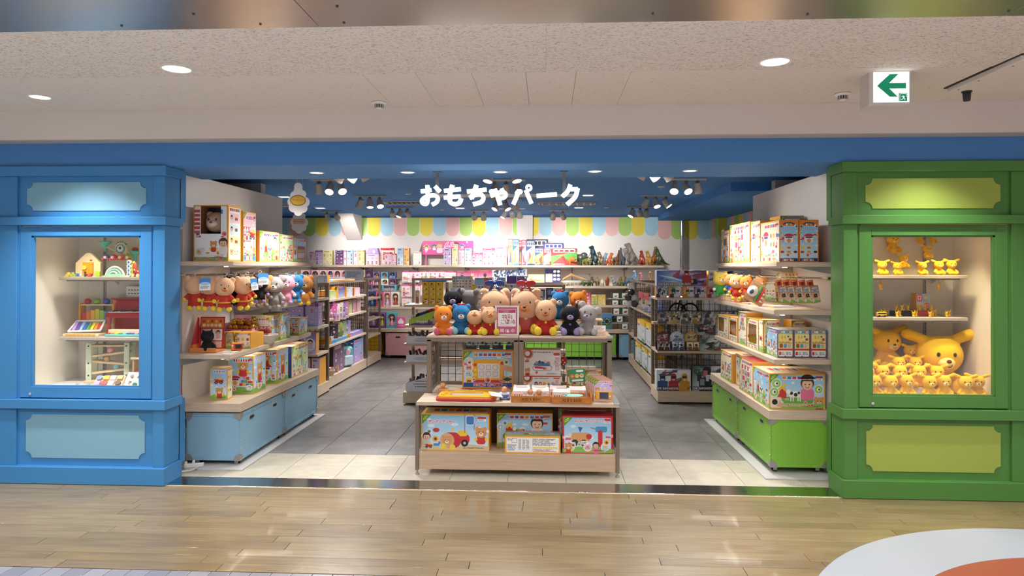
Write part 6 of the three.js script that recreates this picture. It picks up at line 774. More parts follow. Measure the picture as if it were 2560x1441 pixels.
// ================= front table =================
{const y=0.171;
pbox('toy_box','ride-on car box with a red car picture, left on the low deck','toy box',{x:[-1.0,-0.452],z:[-0.7,-0.44],y,h:0.295,dens:480,front:(x,w,h)=>{kidArt({seed:301,bg:'sky',toy:'car',tx:0.54,ty:0.62,ts:0.01,thumbs:0,title:'アンパンマンカー',tsz:0.13,twd:0.4,tox:0.3,toy_:0.17,tc:'#c8303a',bear:[0.88,0.5,0.15],ground:'#d9c9a0'})(x,w,h);TOYS.car(x,w*0.55,h*0.66,h*0.3);rr(x,w*0.32,h*0.5,w*0.26,h*0.42,h*0.18,'#c9333c');disk(x,w*0.38,h*0.72,h*0.2,'#e0b080');disk(x,w*0.33,h*0.88,h*0.08,'#f2d84a');disk(x,w*0.46,h*0.9,h*0.08,'#f2d84a');bear(x,w*0.38,h*0.72,h*0.13,'#d9a06a');x.strokeStyle='#8a8f98';x.lineWidth=4;x.beginPath();x.moveTo(w*0.64,2);x.lineTo(w*0.64,h*0.5);x.moveTo(w*0.78,2);x.lineTo(w*0.78,h*0.4);x.stroke();child(x,w*0.08,h*0.62,h*0.1,'#2c1c16','#c9ccd0');TOYS.car(x,w*0.11,h*0.86,h*0.1);rr(x,w*0.66,h*0.05,w*0.12,h*0.24,8,'#3f7fc4','#fff',2);disk(x,w*0.21,h*0.68,h*0.08,'#e8b03a');disk(x,w*0.21,h*0.68,h*0.04,'#7a2a24');rr(x,w*0.18,h*0.8,w*0.09,h*0.07,2,'#4f8fd0');disk(x,w*0.22,h*0.44,h*0.09,'#b9452e',h*0.06);},top:topArt({seed:302}),side:flatArt('#d99a3e')});
pbox('toy_box','farm play set box standing behind the lying box, middle of the low deck','toy box',{x:[-0.40,0.055],z:[-0.722,-0.57],y,h:0.28,dens:420,front:kidArt({seed:303,bg:'sky',toy:'farm',tx:0.4,ty:0.5,ts:0.3,thumbs:0,child:[0.72,0.3,0.17],bear:[0.42,0.55,0.09]})});
pbox('toy_box','toy box lying on its back with its text side forward, low deck','toy box',{x:[-0.325,0.115],z:[-0.55,-0.385],y,h:0.142,dens:480,front:textArt({seed:305}),top:kidArt({seed:306,bg:'dusk',toy:'farm',border:'#c9a050',thumbs:0}),edge:'#e59a34'});
pbox('toy_box','building car box with a red drill picture, right on the low deck','toy box',{x:[0.13,0.53],z:[-0.6,-0.42],y,h:0.297,dens:480,front:kidArt({seed:307,bg:'sky',toy:'drill',ts:0.34,ty:0.55,title:'ねじねじアンパンマンごう',tsz:0.09,twd:0.62,tox:0.55,toy_:0.11,border:'#c62f38',bw:7,thumbs:3,child:[0.66,0.78,0.08],bear:[0.12,0.82,0.09]}),side:flatArt('#b9333a')});
pbox('toy_box','green cornered box standing just behind the drill car box, low deck','toy box',{x:[0.1,0.5],z:[-0.715,-0.61],y,h:0.315,front:kidArt({seed:308,bg:'sky',toy:'blocks',border:'#c62f38'})});
}
{const y=0.578;
pbox('toy_box','large drawing board box standing left in the grid rack','toy box',{x:[-0.735,-0.285],z:[-1.06,-0.97],y,h:0.335,dens:480,front:(x,w,h)=>{kidArt({seed:311,bg:'sky',toy:'board',tx:0.5,ty:0.53,ts:0.33,thumbs:4,thumbSide:1,foot:'天才脳らくがき教室',footh:0.15,fwd:0.56,fox:0.5,badge:1,bear:[0.88,0.8,0.13],border:'#efa23a',ground:0})(x,w,h);pg(x,[[w*0.78,h*0.76],[w*0.88,h*0.7],[w*0.98,h*0.75],[w*0.88,h*0.8]],'#2f5a3a');pg(x,[[w*0.72,h*0.36],[w*0.98,h*0.42],[w*0.98,h*0.58],[w*0.78,h*0.5]],'#d9a27a');x.strokeStyle='#f0cf3a';x.lineWidth=5;x.beginPath();x.moveTo(w*0.68,h*0.42);x.lineTo(w*0.8,h*0.2);x.stroke();}});
const white=(seed,title,toy,extra={})=>(x,w,h)=>{kidArt({seed,bg:'white',toy,border:'#f4f1ec',ribbon:0,thumbs:0,ground:0,title,tc:'#2b2a2c',to:'#ffffff',badge:0,...extra})(x,w,h);for(let i=0;i<3;i++){x.strokeStyle=['#3f6fb8','#d8353c','#f0a03a'][i];x.lineWidth=5;x.beginPath();x.arc(w*0.12,h*0.16,w*(0.06+0.03*i),0,7);x.stroke();}disk(x,w*0.1,h*0.15,w*0.07,'#fff');rr(x,w*0.8,h*0.12,w*0.17,h*0.1,6,'#e0532f');fine(x,w*0.85,h*0.3,w*0.12,h*0.5,'#c05a6a',rng(seed),5);};
pbox('toy_box','white concert piano toy box on top of another white box in the rack','toy box',{x:[-0.195,0.13],z:[-1.14,-1.0],y:y+0.112,h:0.228,dens:520,front:white(312,'アンパンマンみんなでコンサート','piano',{ty:0.62,ts:0.27,tsz:0.1,twd:0.6,tox:0.5,bear:[0.1,0.82,0.1]})});
pbox('toy_box','white pop-up toy box under the concert piano box in the rack','toy box',{x:[-0.2,0.13],z:[-1.14,-0.99],y,h:0.111,dens:520,front:(x,w,h)=>{white(313,'ひらいてぴょこん!','blocks',{ts:0.01,tsz:0.2,twd:0.4,toy_:0.12})(x,w,h);for(let i=0;i<5;i++)rr(x,w*(0.3+0.11*i),h*0.45,w*0.09,h*0.5,8,['#3f5fa8','#e8742f','#f3d24a','#f6e08a','#c9d0dc'][i]);for(let i=0;i<5;i++)disk(x,w*(0.345+0.11*i),h*0.66,w*0.03,['#f0c43a','#f3dfc4','#e8a04a','#3f7fc4','#b9a3cc'][i]);x.fillStyle='#c93038';x.fillRect(0,0,w,4);}});
for(let i=0;i<2;i++)pbox('toy_box',`orange rimmed toy box at the right rack end, ${i ? 'next to the post' : 'next to the green card'}`,'toy box',{x:[[0.185,0.335],[0.34,0.49]][i],z:[-1.13,-1.06],y,h:0.15,front:kidArt({seed:315,bg:'warm',toy:'phone',ts:0.26,ty:0.66,border:'#e89a4a',thumbs:0,ribbonSize:0.3})});
for(let i=0;i<4;i++){const t=thing('wire_stand_book',`thick white book on the orange boxes in the rack, ${ORD[i]} from the left`,'book',[0.2+0.07*i,y+0.152,-1.1],0,'white books on the orange boxes');put(t,'pages',rspan(-0.03,0.03,0,0.03,-0.03,0.03,0.002),M(0xe8e2d6,0.7));put(t,'cover',span(-0.031,0.031,0.028,0.031,-0.031,0.031),M(0xd9c9b4,0.6));}
{const t=thing('handle_bag','red spotted round bag hanging behind the concert box','bag',[0.15,0.8,-1.16]);put(t,'body',ball(0.04,0.045,0.025),M(0xb8303a,0.5));put(t,'spots',merge([[0,0.01],[0.018,-0.012],[-0.018,-0.008],[0.008,-0.03]].map(([a,b])=>ball(0.007,0.007,0.004,a,b,0.0235,8,6))),M(0xf6eeea,0.5));put(t,'strap',new THREE.TorusGeometry(0.02,0.003,6,16),M(0xb8303a,0.5),[0,0.05,0]);}
{const t=thing('green_card','green card sign on a clear stand over the boxed toys','sign',[0.265,y+0.135,-0.72],-0.1);const F=region(120,100,(x,w,h)=>{rr(x,0,0,w,h,8,'#3f8a5a');rr(x,w*0.45,h*0.08,w*0.46,h*0.16,8,'#f4f4ee');for(let i=0;i<3;i++){disk(x,w*(0.2+0.29*i),h*0.52,w*0.13,['#e8742f','#f3d24a','#f3dcc0'][i]);bear(x,w*(0.2+0.29*i),h*0.52,w*0.08,['#c9803f','#e0b04a','#d99a5e'][i]);}rr(x,w*0.15,h*0.78,w*0.7,h*0.14,4,'#f0e4d0');});put(t,'card',artBox(0.135,0.11,0.002,{all:F}),pageMat(F.page),[0,-0.03,0],[-0.1,0,0.1]);put(t,'stand',rod([0.02,-0.132,-0.01],[0.02,0.0,-0.01],0.003),M(0x2b2b2d,0.4));put(t,'foot',rspan(-0.03,0.05,-0.135,-0.13,-0.03,0.03,0.001),clearM);}
// packs of toy handhelds leaning in a row
for(let i=0;i<5;i++){const t=blister('handheld_pack',`yellow toy tablet pack leaning at the table corner, ${['frontmost', 'second', 'third', 'fourth', 'rearmost'][i]} of five`,'toy pack',{pos:[0.452-i*0.012,y+0.175,-0.44-i*0.055],w:0.15,h:0.172,dens:480,front:kidArt({seed:320,bg:'violet',toy:'blocks',ts:0.01,thumbs:0,border:'#e2a66a',ribbonSize:0.3,badge:0,bear:[0.2,0.45,0.12],ground:0}),cols:[0xd9a03c],n:0,group:'toy tablet packs on the table corner'});t.rotation.x=-0.1;put(t,'tablet',rspan(-0.062,0.066,-0.155,-0.09,0.002,0.018,0.016),M(0xf0ac2e,0.4));put(t,'screen',rspan(-0.03,0.04,-0.15,-0.098,0.017,0.02,0.003),M(0x39465f,0.2));put(t,'knob',ball(0.008,0.008,0.004,0.053,-0.13,0.019,10,8),M(0xf6f2ea,0.4));}
// demo drawing board
{const t=thing('drawing_board','yellow and red toy drawing board lying on the table front','drawing board',[-0.64,y,-0.52]);const o=(w,d,r)=>{const s=new THREE.Shape();s.moveTo(-w+r,-d);s.lineTo(w-r,-d);s.quadraticCurveTo(w,-d,w,-d+r);s.lineTo(w,d-r);s.quadraticCurveTo(w,d,w-r,d);s.lineTo(-w+r,d);s.quadraticCurveTo(-w,d,-w,d-r);s.lineTo(-w,-d+r);s.quadraticCurveTo(-w,-d,-w+r,-d);return s;};
put(t,'red_base',extrude(o(0.235,0.135,0.05),0.012,0.005).rotateX(-PI/2),M(0xc8302f,0.35),[0,0.006,0]);const f=o(0.222,0.122,0.05);const hol=new THREE.Path(o(0.135,0.07,0.01).getPoints(6));f.holes.push(hol);put(t,'yellow_frame',extrude(f,0.012,0.004).rotateX(-PI/2),M(0xf2b321,0.35),[0,0.023,0]);put(t,'screen',rspan(-0.142,0.142,0.022,0.029,-0.077,0.077,0.002),M(0xb4aea2,0.5));put(t,'slider',rspan(-0.12,0.12,0.035,0.046,-0.118,-0.1,0.006),M(0xf3c02e,0.35));put(t,'pen',rod([0.08,0.046,-0.11],[0.19,0.05,-0.09],0.007,12,0.004),M(0xd4a23c,0.4));put(t,'red_knob',rspan(0.0,0.03,0.036,0.052,-0.13,-0.12,0.004),M(0xc8302f,0.4));for(const[a,b]of[[-0.18,-0.08],[-0.17,0.02],[-0.185,0.075]])put(t,'stamp',cyl(0.016,0.016,16),M(0xf2c23a,0.35),[a,0.044,b]);put(t,'tag',artBox(0.1,0.0012,0.085,{all:region(80,70,(x,w,h)=>{x.fillStyle='#f2f1ec';x.fillRect(0,0,w,h);fine(x,8,8,w*0.5,h*0.7,'#777',rng(4),4);})}),pageMat(pen),[0.24,0.05,0.09],[0.25,0.4,-0.3]);}
// wrapped figures in clear bags
for(const[i,p]of[[0,[-0.86,y,-0.66]],[1,[-0.335,y,-0.5]]]){const t=thing('wrapped_figure',i?'peach headed toy in a clear pointed bag beside the white tag':'peach headed toy in a clear bag by the left rack post','wrapped toy',p,0.2);put(t,'base',rspan(-0.042,0.042,0.002,0.055,-0.03,0.03,0.012),M(i?0xd8d3dc:0xd9854a,0.5));put(t,'head',ball(0.024,0.024,0.024,0,0.078,0),M(0xd99868,0.5));put(t,'label',rspan(-0.03,0.03,0.012,0.04,0.03,0.032,0.002),M(i?0x5a6aa0:0x9a8fa8,0.4));for(const s of[-1,1])put(t,'shoe',ball(0.014,0.012,0.018,s*0.028,0.012,0.034,12,8),M(0x5f86b0,0.5));put(t,'clear_bag',new THREE.LatheGeometry([[0.056,0.001],[0.06,0.03],[0.045,0.075],[0.02,0.112],[0.008,0.125]].map((q)=>new THREE.Vector2(...q)),12),clearM);}
// wooden trays
const tw=new THREE.MeshPhysicalMaterial({map:scaled(woodTex(411,0xc97c30,0.14),4,8),roughness:0.5});
[[-0.118,-0.37,'left'],[0.204,-0.345,'right']].forEach(([cx,zf,n],k)=>{
const t=thing('wooden_tray',`orange wooden tray lettered KID'S BOX, the ${n} one of two`,'tray',[cx,y,zf-0.1],k?-0.02:0.02),w=0.158,d=0.1,h=0.052;
put(t,'front_board',rspan(-w,w,0,h,d-0.01,d,0.002),tw);put(t,'back_board',rspan(-w,w,0,h,-d,-d+0.01,0.002),tw);for(const s of[-1,1])put(t,'end_board',rspan(min(s*w,s*(w-0.01)),max(s*w,s*(w-0.01)),0,h,-d+0.01,d-0.01,0.002),tw);put(t,'floor_board',span(-w+0.01,w-0.01,0,0.006,-d+0.01,d-0.01),tw);
const F=region(210,66,(x,W,H)=>{x.fillStyle='#c67a2f';x.fillRect(-2,-2,W+4,H+4);x.strokeStyle='#7a4318';x.lineWidth=3;x.strokeRect(3,3,W-6,H-6);x.fillStyle='#4a2610';x.font=`bold ${H * 0.78}px sans-serif`;x.textAlign='center';x.fillText("KID'S BOX",W/2,H*0.78,W*0.9);x.textAlign='left';});
put(t,'lettering',uvTo(new THREE.PlaneGeometry(0.162,0.036),F),pageMat(F.page),[0,h/2,d+0.0006]);
});
// white handled cartons in and behind the trays
const cf=(x,w,h)=>{x.fillStyle='#f3ded6';x.fillRect(-2,-2,w+4,h+4);rr(x,w*0.04,h*0.1,w*0.92,h*0.8,3,'#faf4f0');for(let i=0;i<4;i++)disk(x,w*(0.12+0.13*i),h*0.55,w*0.035,['#6a5a58','#7a6a60','#5a5a60','#d84a4a'][i],h*0.2);rr(x,w*0.72,h*0.4,w*0.2,h*0.42,1,null,'#777',2);fine(x,w*0.58,h*0.2,w*0.3,h*0.15,'#666',rng(2),4);};
const W='white and pink handled carton ';
const proto=thing('handled_carton',W+'at the front left corner of the left tray','carton',[-0.195,y+0.007,-0.5]);{const F=region(110,60,cf),w=0.07,h=0.066,d=0.042;put(proto,'body',artBox(w*2,h,d*2,{all:F,pz:F,py:region(20,20,flatArt('#f0d9cc'))}),pageMat(F.page));put(proto,'gable',extrude(poly([[-d,0],[d,0],[0.008,0.026],[-0.008,0.026]]),w*1.9).rotateY(PI/2).translate(-w*0.95,h,0),M(0xf3e0d6,0.6));put(proto,'handle_slot',rspan(-0.045,0.045,h+0.018,h+0.0265,-0.01,0.01,0.003),M(0x8a6a58,0.6));}
const CP=[[-0.045,-0.505,'at the front right of the left tray'],[0.125,-0.47,'at the front left of the right tray'],[-0.2,-0.635,'in the rear row, leftmost'],[-0.05,-0.64,'in the rear row, second from the left'],[0.1,-0.63,'in the rear row, third from the left'],[0.255,-0.6,'in the rear row under the green card']];
CP.forEach(([x,z,n],i)=>dup(proto,[x,y+(i<2?0.007:0.002),z],[0.08,-0.04,0.06,0.02,-0.05,0.03][i],W+n));
for(const[i,x]of[[0,-0.125],[1,-0.055]]){const t=thing('wrapped_figure',i?'orange bodied peach figure standing in the left tray':'white bodied peach figure in clear wrap in the left tray','wrapped toy',[x,y+0.007,-0.405],-0.2);put(t,'body',rspan(-0.026,0.026,0,0.05,-0.018,0.018,0.008),M(i?0xe38a3a:0xe8e4ea,0.5));put(t,'label',rspan(-0.02,0.02,0.012,0.036,0.0175,0.019,0.001),M(i?0x8f8fa0:0x4a6ab0,0.4));put(t,'head',ball(0.023,0.022,0.022,0,0.07,0),M(0xd9986a,0.45));put(t,'clear_bag',new THREE.LatheGeometry([[0.04,0.001],[0.038,0.05],[0.027,0.09],[0.006,0.105]].map((q)=>new THREE.Vector2(...q)),10),clearM);}
{const t=thing('toy_paddle','mint green flat toy lying in the right wooden tray','toy',[0.215,y+0.05,-0.385],0.1);const s=new THREE.Shape();s.absellipse(0,0,0.075,0.022,0,PI*2);put(t,'blade',extrude(s,0.008,0.003).rotateX(-PI/2+0.3),M(0x9fd9cc,0.4));put(t,'lug',ball(0.012,0.006,0.012,-0.06,0.014,0,10,8),M(0x8fcabf,0.4));}
{const t=thing('clear_figure','small clear plastic figure at the right end of the right tray','toy figure',[0.315,y+0.007,-0.39]);put(t,'body',new THREE.LatheGeometry([[0,0],[0.018,0],[0.018,0.02],[0.01,0.04],[0.014,0.055],[0.008,0.068],[0.013,0.08],[0,0.092]].map((q)=>new THREE.Vector2(...q)),16),M(0xd8d2cc,0.1,{transmission:0.7,thickness:0.02}));put(t,'base',cyl(0.02,0.006,16),whitePlastic,[0,0.003,0]);}
}
// plush toys on the rack
{const y=1.063,S=(name,label,o)=>plush(name,label,'plush toy',o,'plush toys on the front rack');
const OR={fur:0xe8862a,suit:0xe8862a,mitt:0xf2e6dc,boot:0xd9607a,face:0xf5eadf,muzzle:0xf5eadf,nose:0xc9582a},BL={fur:0x2f78ae,suit:0x2a6f9e,mitt:0xeef0f0,boot:0x8fc3c8,face:0xf3f0ea,muzzle:0xf3f0ea,nose:0xb04a3a},RD={fur:0xe0b088,suit:0xbb2f26,mitt:0xf0cf40,boot:0xf0cf40,muzzle:0xe8924e,button:0xf0cf40};
S('plush_bear','orange bear plush with a white face at the left front corner of the rack',{...OR,size:0.25,pos:[-0.885,y,-0.84],turn:0.15,look:0.1});
S('plush_bear','blue bear plush with a red bow sitting second in the front row',{...BL,size:0.26,bow:0xc83a34,pos:[-0.735,y,-0.9],turn:0.1});
S('plush_bear','red suited bear plush slumped back between the blue one and its twin',{...RD,size:0.215,pos:[-0.615,y,-0.86],nod:-0.75,turn:0.1});
S('plush_bear','red suited bear plush leaning back beside the pink notice sign',{...RD,size:0.245,pos:[-0.48,y,-0.85],nod:-0.35,turn:0.12});
S('plush_bear','upright red suited bear plush just right of the pink notice sign',{...RD,size:0.305,pos:[0.0,y,-0.88],turn:-0.05,tilt:0.08});
S('plush_cat','black cat plush with lavender feet in the front row',{fur:0x15141a,suit:0x17161b,mitt:0x9a8ab8,boot:0x9a8ab8,muzzle:0xa999c4,ears:'cat',button:0x8a7ac0,size:0.26,pos:[0.205,y,-0.87]});
S('plush_mouse','light grey mouse plush at the right end of the front row',{fur:0xaaa4a0,suit:0xa19b97,mitt:0xb1aba6,boot:0xb7b1ac,ears:'mouse',muzzle:0xb9b0c4,size:0.265,pos:[0.36,y,-0.89],tilt:-0.35,turn:-0.1});
// low riser behind the front row
const r=thing('display_riser','low brown riser board behind the front row of plush toys','riser',[-0.23,y,-1.1]);put(r,'top',rspan(-0.73,0.73,0.105,0.12,-0.08,0.09,0.003),maple);for(const x of[-0.7,0,0.7])put(r,'support',rspan(x-0.01,x+0.01,0,0.105,-0.07,0.08,0.002),taupe);
const y2=y+0.121;
S('plush_cat','black cat plush with a broad lavender muzzle in the rear row, left',{fur:0x15141a,suit:0x17161b,mitt:0x8a7aae,boot:0x7a6a9a,muzzle:0xa999c4,ears:'cat',size:0.26,pos:[-0.83,y2,-1.06],turn:0.1});
S('plush_mouse','dark grey mouse plush seen from behind in the rear row',{fur:0x77716e,suit:0x6f6966,mitt:0x7d7773,boot:0x8a8480,ears:'mouse',size:0.265,pos:[-0.68,y2,-1.07],turn:PI-0.3,back:1});
S('plush_bear','blue bear plush with a red bow in the rear row, right',{...BL,size:0.25,bow:0xc83a34,pos:[0.125,y2,-1.08],turn:-0.1});
S('plush_bear','orange bear plush with a white face in the rear row, rightmost',{...OR,size:0.25,pos:[0.29,y2,-1.08],turn:-0.15,tilt:0.12});
for(const[i,x,bow]of[[0,-0.45,0x23408f],[1,-0.175,0xc02a30]]){
S('plush_bear',`large peach bear plush in a clear gift bag tied with a ${i ? 'red' : 'blue'} bow`,{...RD,size:0.38,head:1.12,pos:[x,y,-0.985],look:i?-0.08:0.08});
const t=thing('gift_bag',`clear gift bag with a ${i ? 'red' : 'blue'} ribbon bow around a large bear plush`,'gift bag',[x,y,-0.985]);
const rp=rng(400+i),prof=[[0.135,0.003],[0.165,0.08],[0.17,0.2],[0.165,0.3],[0.13,0.37],[0.05,0.425],[0.014,0.44],[0.03,0.46],[0.07,0.49]],bagG=new THREE.LatheGeometry(prof.map((p)=>new THREE.Vector2(...p)),40),P=bagG.attributes.position;for(let k=0;k<P.count;k++){const a=Math.atan2(P.getZ(k),P.getX(k)),q=1+0.035*sin(a*9+P.getY(k)*14)+0.02*sin(a*17);P.setX(k,P.getX(k)*q);P.setZ(k,P.getZ(k)*q*0.9);}bagG.computeVertexNormals();put(t,'film',bagG,clearM,[0,0,0.01]);
const bm=M(bow,0.35,{sheen:0.4});const lobe=(s)=>ball(0.045,0.026,0.012,s*0.042,0.44,0.03,14,10).rotateZ(0);put(t,'bow',merge([lobe(1),lobe(-1),ball(0.016,0.016,0.014,0,0.44,0.034),extrude(poly([[0,0],[0.02,0],[0.055,-0.06],[0.03,-0.065]]),0.003).translate(0,0.435,0.035),extrude(poly([[0,0],[-0.02,0],[-0.055,-0.06],[-0.03,-0.065]]),0.003).translate(0,0.435,0.035)]),bm);
}
// notice sign and small cards
const t=thing('notice_sign','pink and white notice sign 特別ご優待 standing on the front rack','sign',[-0.333,y,-0.8]);
const F=region(300,376,(x,w,h)=>{x.fillStyle='#f6f1ea';x.fillRect(-2,-2,w+4,h+4);x.fillStyle='#c8607e';x.fillRect(w*0.06,h*0.045,w*0.88,h*0.91);rr(x,w*0.115,h*0.115,w*0.77,h*0.585,12,'#f7f2ec');rr(x,w*0.13,h*0.125,w*0.74,h*0.115,10,'#b8456a');fine(x,w*0.2,h*0.145,w*0.6,h*0.035,'#f7e4e8',rng(5),7);fine(x,w*0.32,h*0.195,w*0.36,h*0.035,'#f7e4e8',rng(15),7);jp(x,'特別',w*0.29,h*0.28,w*0.22,'#9c2f4e',0.085);jp(x,'ご優待',w*0.19,h*0.45,w*0.22,'#9c2f4e',0.085);fine(x,w*0.2,h*0.645,w*0.6,h*0.03,'#b98a98',rng(6),5);jp(x,'開',w*0.2,h*0.77,w*0.17,'#fff4f4',0.1);jp(x,'催',w*0.43,h*0.77,w*0.17,'#fff4f4',0.1);jp(x,'中',w*0.66,h*0.77,w*0.17,'#fff4f4',0.1);});
put(t,'board',artBox(0.198,0.25,0.004,{pz:F,all:F}),pageMat(F.page),[0,0,0],[-0.06,0,0]);put(t,'frame',merge([box(0.206,0.004,0.008,0,0.002,0),box(0.206,0.004,0.008,0,0.25,-0.015),box(0.004,0.25,0.008,-0.101,0.125,-0.008),box(0.004,0.25,0.008,0.101,0.125,-0.008)]),whitePlastic);put(t,'easel',rspan(-0.02,0.02,0,0.12,-0.06,-0.055,0.001),whitePlastic,null,[0.3,0,0]);
for(let i=0;i<2;i++){const c=thing('price_card',i?'upper small white card with orange rim at the right rack corner':'lower orange card lying tilted at the right rack corner','card',[0.462-i*0.008,y+(i?0.035:0),-0.795-i*0.02],-0.05);const G=region(130,60,(x,w,h)=>{x.fillStyle=i?'#eeb088':'#e8a470';x.fillRect(-2,-2,w+4,h+4);rr(x,4,4,w-8,h-8,2,i?'#fbeee4':'#f6d9be');fine(x,10,10,w*0.8,h*0.7,'#8a5a48',rng(20+i),6);});put(c,'card',artBox(i?0.105:0.13,i?0.055:0.038,0.002,{all:G}),pageMat(G.page),null,[-0.4,0,0]);put(c,'rest',rspan(-0.03,0.03,0,0.03,-0.04,-0.036,0.001),clearM);}
}
// ================= back wall =================
const hc=(i,a)=>a[i%a.length];
{const Y=1.671,Z=-7.09,pk=['#e9b9cc','#f4dfe6','#d0608a'],lil=['#b9a3d8','#e0d4ee','#7a4a9a'],dk=['#4a2f5a','#8a5a90','#3a2040'],ye=['#d9cf8a','#ece6b8','#a89a4a'],bl=['#8fb0d4','#dbe6f2','#4a6a9a'];
const T=[[-4.26,-4.155,0.24,pk,'white pink girl doll'],[-4.15,-4.02,0.265,lil,'pale lilac craft'],[-4.015,-3.84,0.262,ye,'yellow and pink window print'],[-3.785,-3.64,0.265,dk,'dark violet figure'],[-3.635,-3.585,0.265,pk,'narrow pink white'],[-3.58,-3.465,0.268,bl,'blue and yellow'],[-3.455,-3.375,0.268,pk,'narrow white pink'],[-3.37,-3.255,0.268,ye,'khaki and lilac'],[-2.66,-2.552,0.305,bl,'sky blue doll'],[-2.545,-2.445,0.305,['#e0a04a','#f0c98a','#a8602a'],'orange doll'],[-2.37,-2.225,0.24,['#f2ead0','#f8f4e4','#d09a8a'],'cream four scene'],[-1.827,-1.688,0.3,lil,'lavender doll clothes'],[-1.679,-1.57,0.3,ye,'lemon doll clothes'],[-1.561,-1.453,0.3,pk,'rose doll clothes'],[-1.448,-1.322,0.3,bl,'mint grey doll clothes'],[-1.315,-1.13,0.228,['#b03a5a','#e6c9d4','#8a2040'],'crimson small'],[-1.124,-0.912,0.308,['#c04a6a','#f2dce0','#a03050'],'cherry rimmed sheet'],[-0.909,-0.697,0.335,['#d0809a','#efe2a8','#b05a7a'],'tall pink and yellow sheet']];
T.forEach(([a,b,h,pal,n],i)=>pbox('toy_box',`${n} box on the back wall top shelf`,'toy box',{x:[a,b],z:[Z-0.1,Z],y:Y,h,dens:240,front:girlArt({seed:800+i,pal,n:b-a>0.16?3:b-a>0.09?2:1,m:h>0.28?4:3,frames:i>10,band:i%3===1?pal[2]:0}),side:flatArt(pal[2]),top:flatArt(pal[0])}));
const rh=(l,a,b,h,pal,z)=>pbox('toy_box',`${l} box on the back wall top shelf`,'toy box',{x:[a,b],z:[z-0.06,z],y:Y,h,dens:240,front:girlArt({seed:831+h*100,pal,n:2,m:3,band:'#c9303a'})});
rh('red topped kitchen',-2.983,-2.737,0.31,['#f4dcd4','#f8eee6','#c9303a'],-7.17);rh('soft pink',-2.892,-2.758,0.225,pk,-7.08);rh('rosy narrow',-2.752,-2.678,0.205,pk,-7.08);
{const t=thing('toy_house','lilac roofed pink house shaped box on the back wall top shelf','toy box',[-3.115,Y,-7.17]);const F=region(60,46,girlArt({seed:840,pal:['#f2c9d8','#f6e4ec','#c070a0'],n:3,m:2}));put(t,'body',artBox(0.23,0.19,0.15,{all:F}),pageMat(F.page));put(t,'roof',extrude(poly([[-0.12,0.19],[0.12,0.19],[0.09,0.305],[-0.07,0.305]]),0.15).translate(0,0,-0.075),M(0xb9a0d6,0.5));put(t,'arch_window',extrude((()=>{const s=new THREE.Shape();s.moveTo(-0.02,0.21);s.lineTo(0.02,0.21);s.lineTo(0.02,0.25);s.absarc(0,0.25,0.02,0,PI);return s;})(),0.003),M(0xf2ecf4,0.5),[0.03,0,0.076]);}
{const t=thing('doll_stand','bright pink doll display stand メルちゃん on the back wall top shelf','display stand',[-1.78,Y,-7.3]);const F=region(250,70,(x,w,h)=>{x.fillStyle='#e0509a';x.fillRect(-2,-2,w+4,h+4);for(let i=0;i<12;i++)disk(x,(i*67)%w,(i*31)%h,5,'#f7b9d8');for(let i=0;i<4;i++){const X=w*[0.08,0.23,0.78,0.93][i],Y2=h*[0.45,0.4,0.4,0.7][i];pg(x,[0,1,2,3,4,5,6,7,8,9].map((k)=>[X+(k%2?9:18)*sin(k*PI/5),Y2-(k%2?9:18)*cos(k*PI/5)]),['#e6cf4a','#4a8a9a','#5f9ad0','#e9b03a'][i]);child(x,X,Y2,7,HAIR[i],'#f2dce4');}child(x,w*0.34,h*0.35,14,'#c98a5a','#f4dce6');child(x,w*0.66,h*0.32,14,'#6a3a24','#f4dce6');jp(x,'メル',w*0.43,h*0.08,25,'#d8408a',0.15,'#ffffff');jp(x,'ちゃん',w*0.405,h*0.46,24,'#d8408a',0.15,'#ffffff');});put(t,'backboard',artBox(0.93,0.25,0.006,{all:F}).translate(0,0.19,0),pageMat(F.page));put(t,'side_wing',extrude(poly([[0,0],[-0.14,0],[0,0.42]]),0.004).translate(-0.465,0,0),M(0x6a5a60,0.6));put(t,'post',merge([box(0.02,0.19,0.01,-0.4,0.096,-0.01),box(0.02,0.19,0.01,0.4,0.096,-0.01)]),M(0xe0509a,0.5));}
const gm=[['#9a8a6a','#c9b98a'],['#3f86d0','#dfeaf4'],['#c9303a','#2a2430'],['#d8405a','#f2f0ee'],['#26365e','#f3ead8'],['#2a4a9a','#7ab05a'],['#d02f38','#f0d8d0'],['#d02f38','#5fa84a']],gx=[[-0.676,-0.592,0.47],[-0.588,-0.482,0.463],[-0.478,-0.433,0.44],[-0.429,-0.36,0.45],[-0.355,-0.2,0.445],[-0.197,-0.05,0.305],[-0.045,0.085,0.3],[0.09,0.55,0.3]];
gx.forEach(([a,b,h],i)=>pbox('game_box',`${['khaki', 'bright blue', 'slim dark red', 'red and white', 'navy and cream', 'blue and green pitch', 'red narrow', 'wide red and green'][i]} board game box on the back wall top shelf`,'board game',{x:[a,b],z:[-7.16-0.01*i,-7.085],y:Y,h,dens:260,front:gameArt({seed:850+i,c0:gm[i][0],c1:gm[i][1]})}));
pbox('game_box','tall navy board game box standing behind the others on the back wall','board game',{x:[-0.35,0.035],z:[-7.36,-7.3],y:Y,h:0.47,dens:220,front:gameArt({seed:860,c0:'#232a44',c1:'#7a2a30'})});pbox('game_box','wide indigo board game box standing behind the red ones','board game',{x:[-0.05,0.315],z:[-7.29,-7.25],y:Y,h:0.4,dens:220,front:gameArt({seed:861,c0:'#2c2f7a',c1:'#a8502a'})});
}
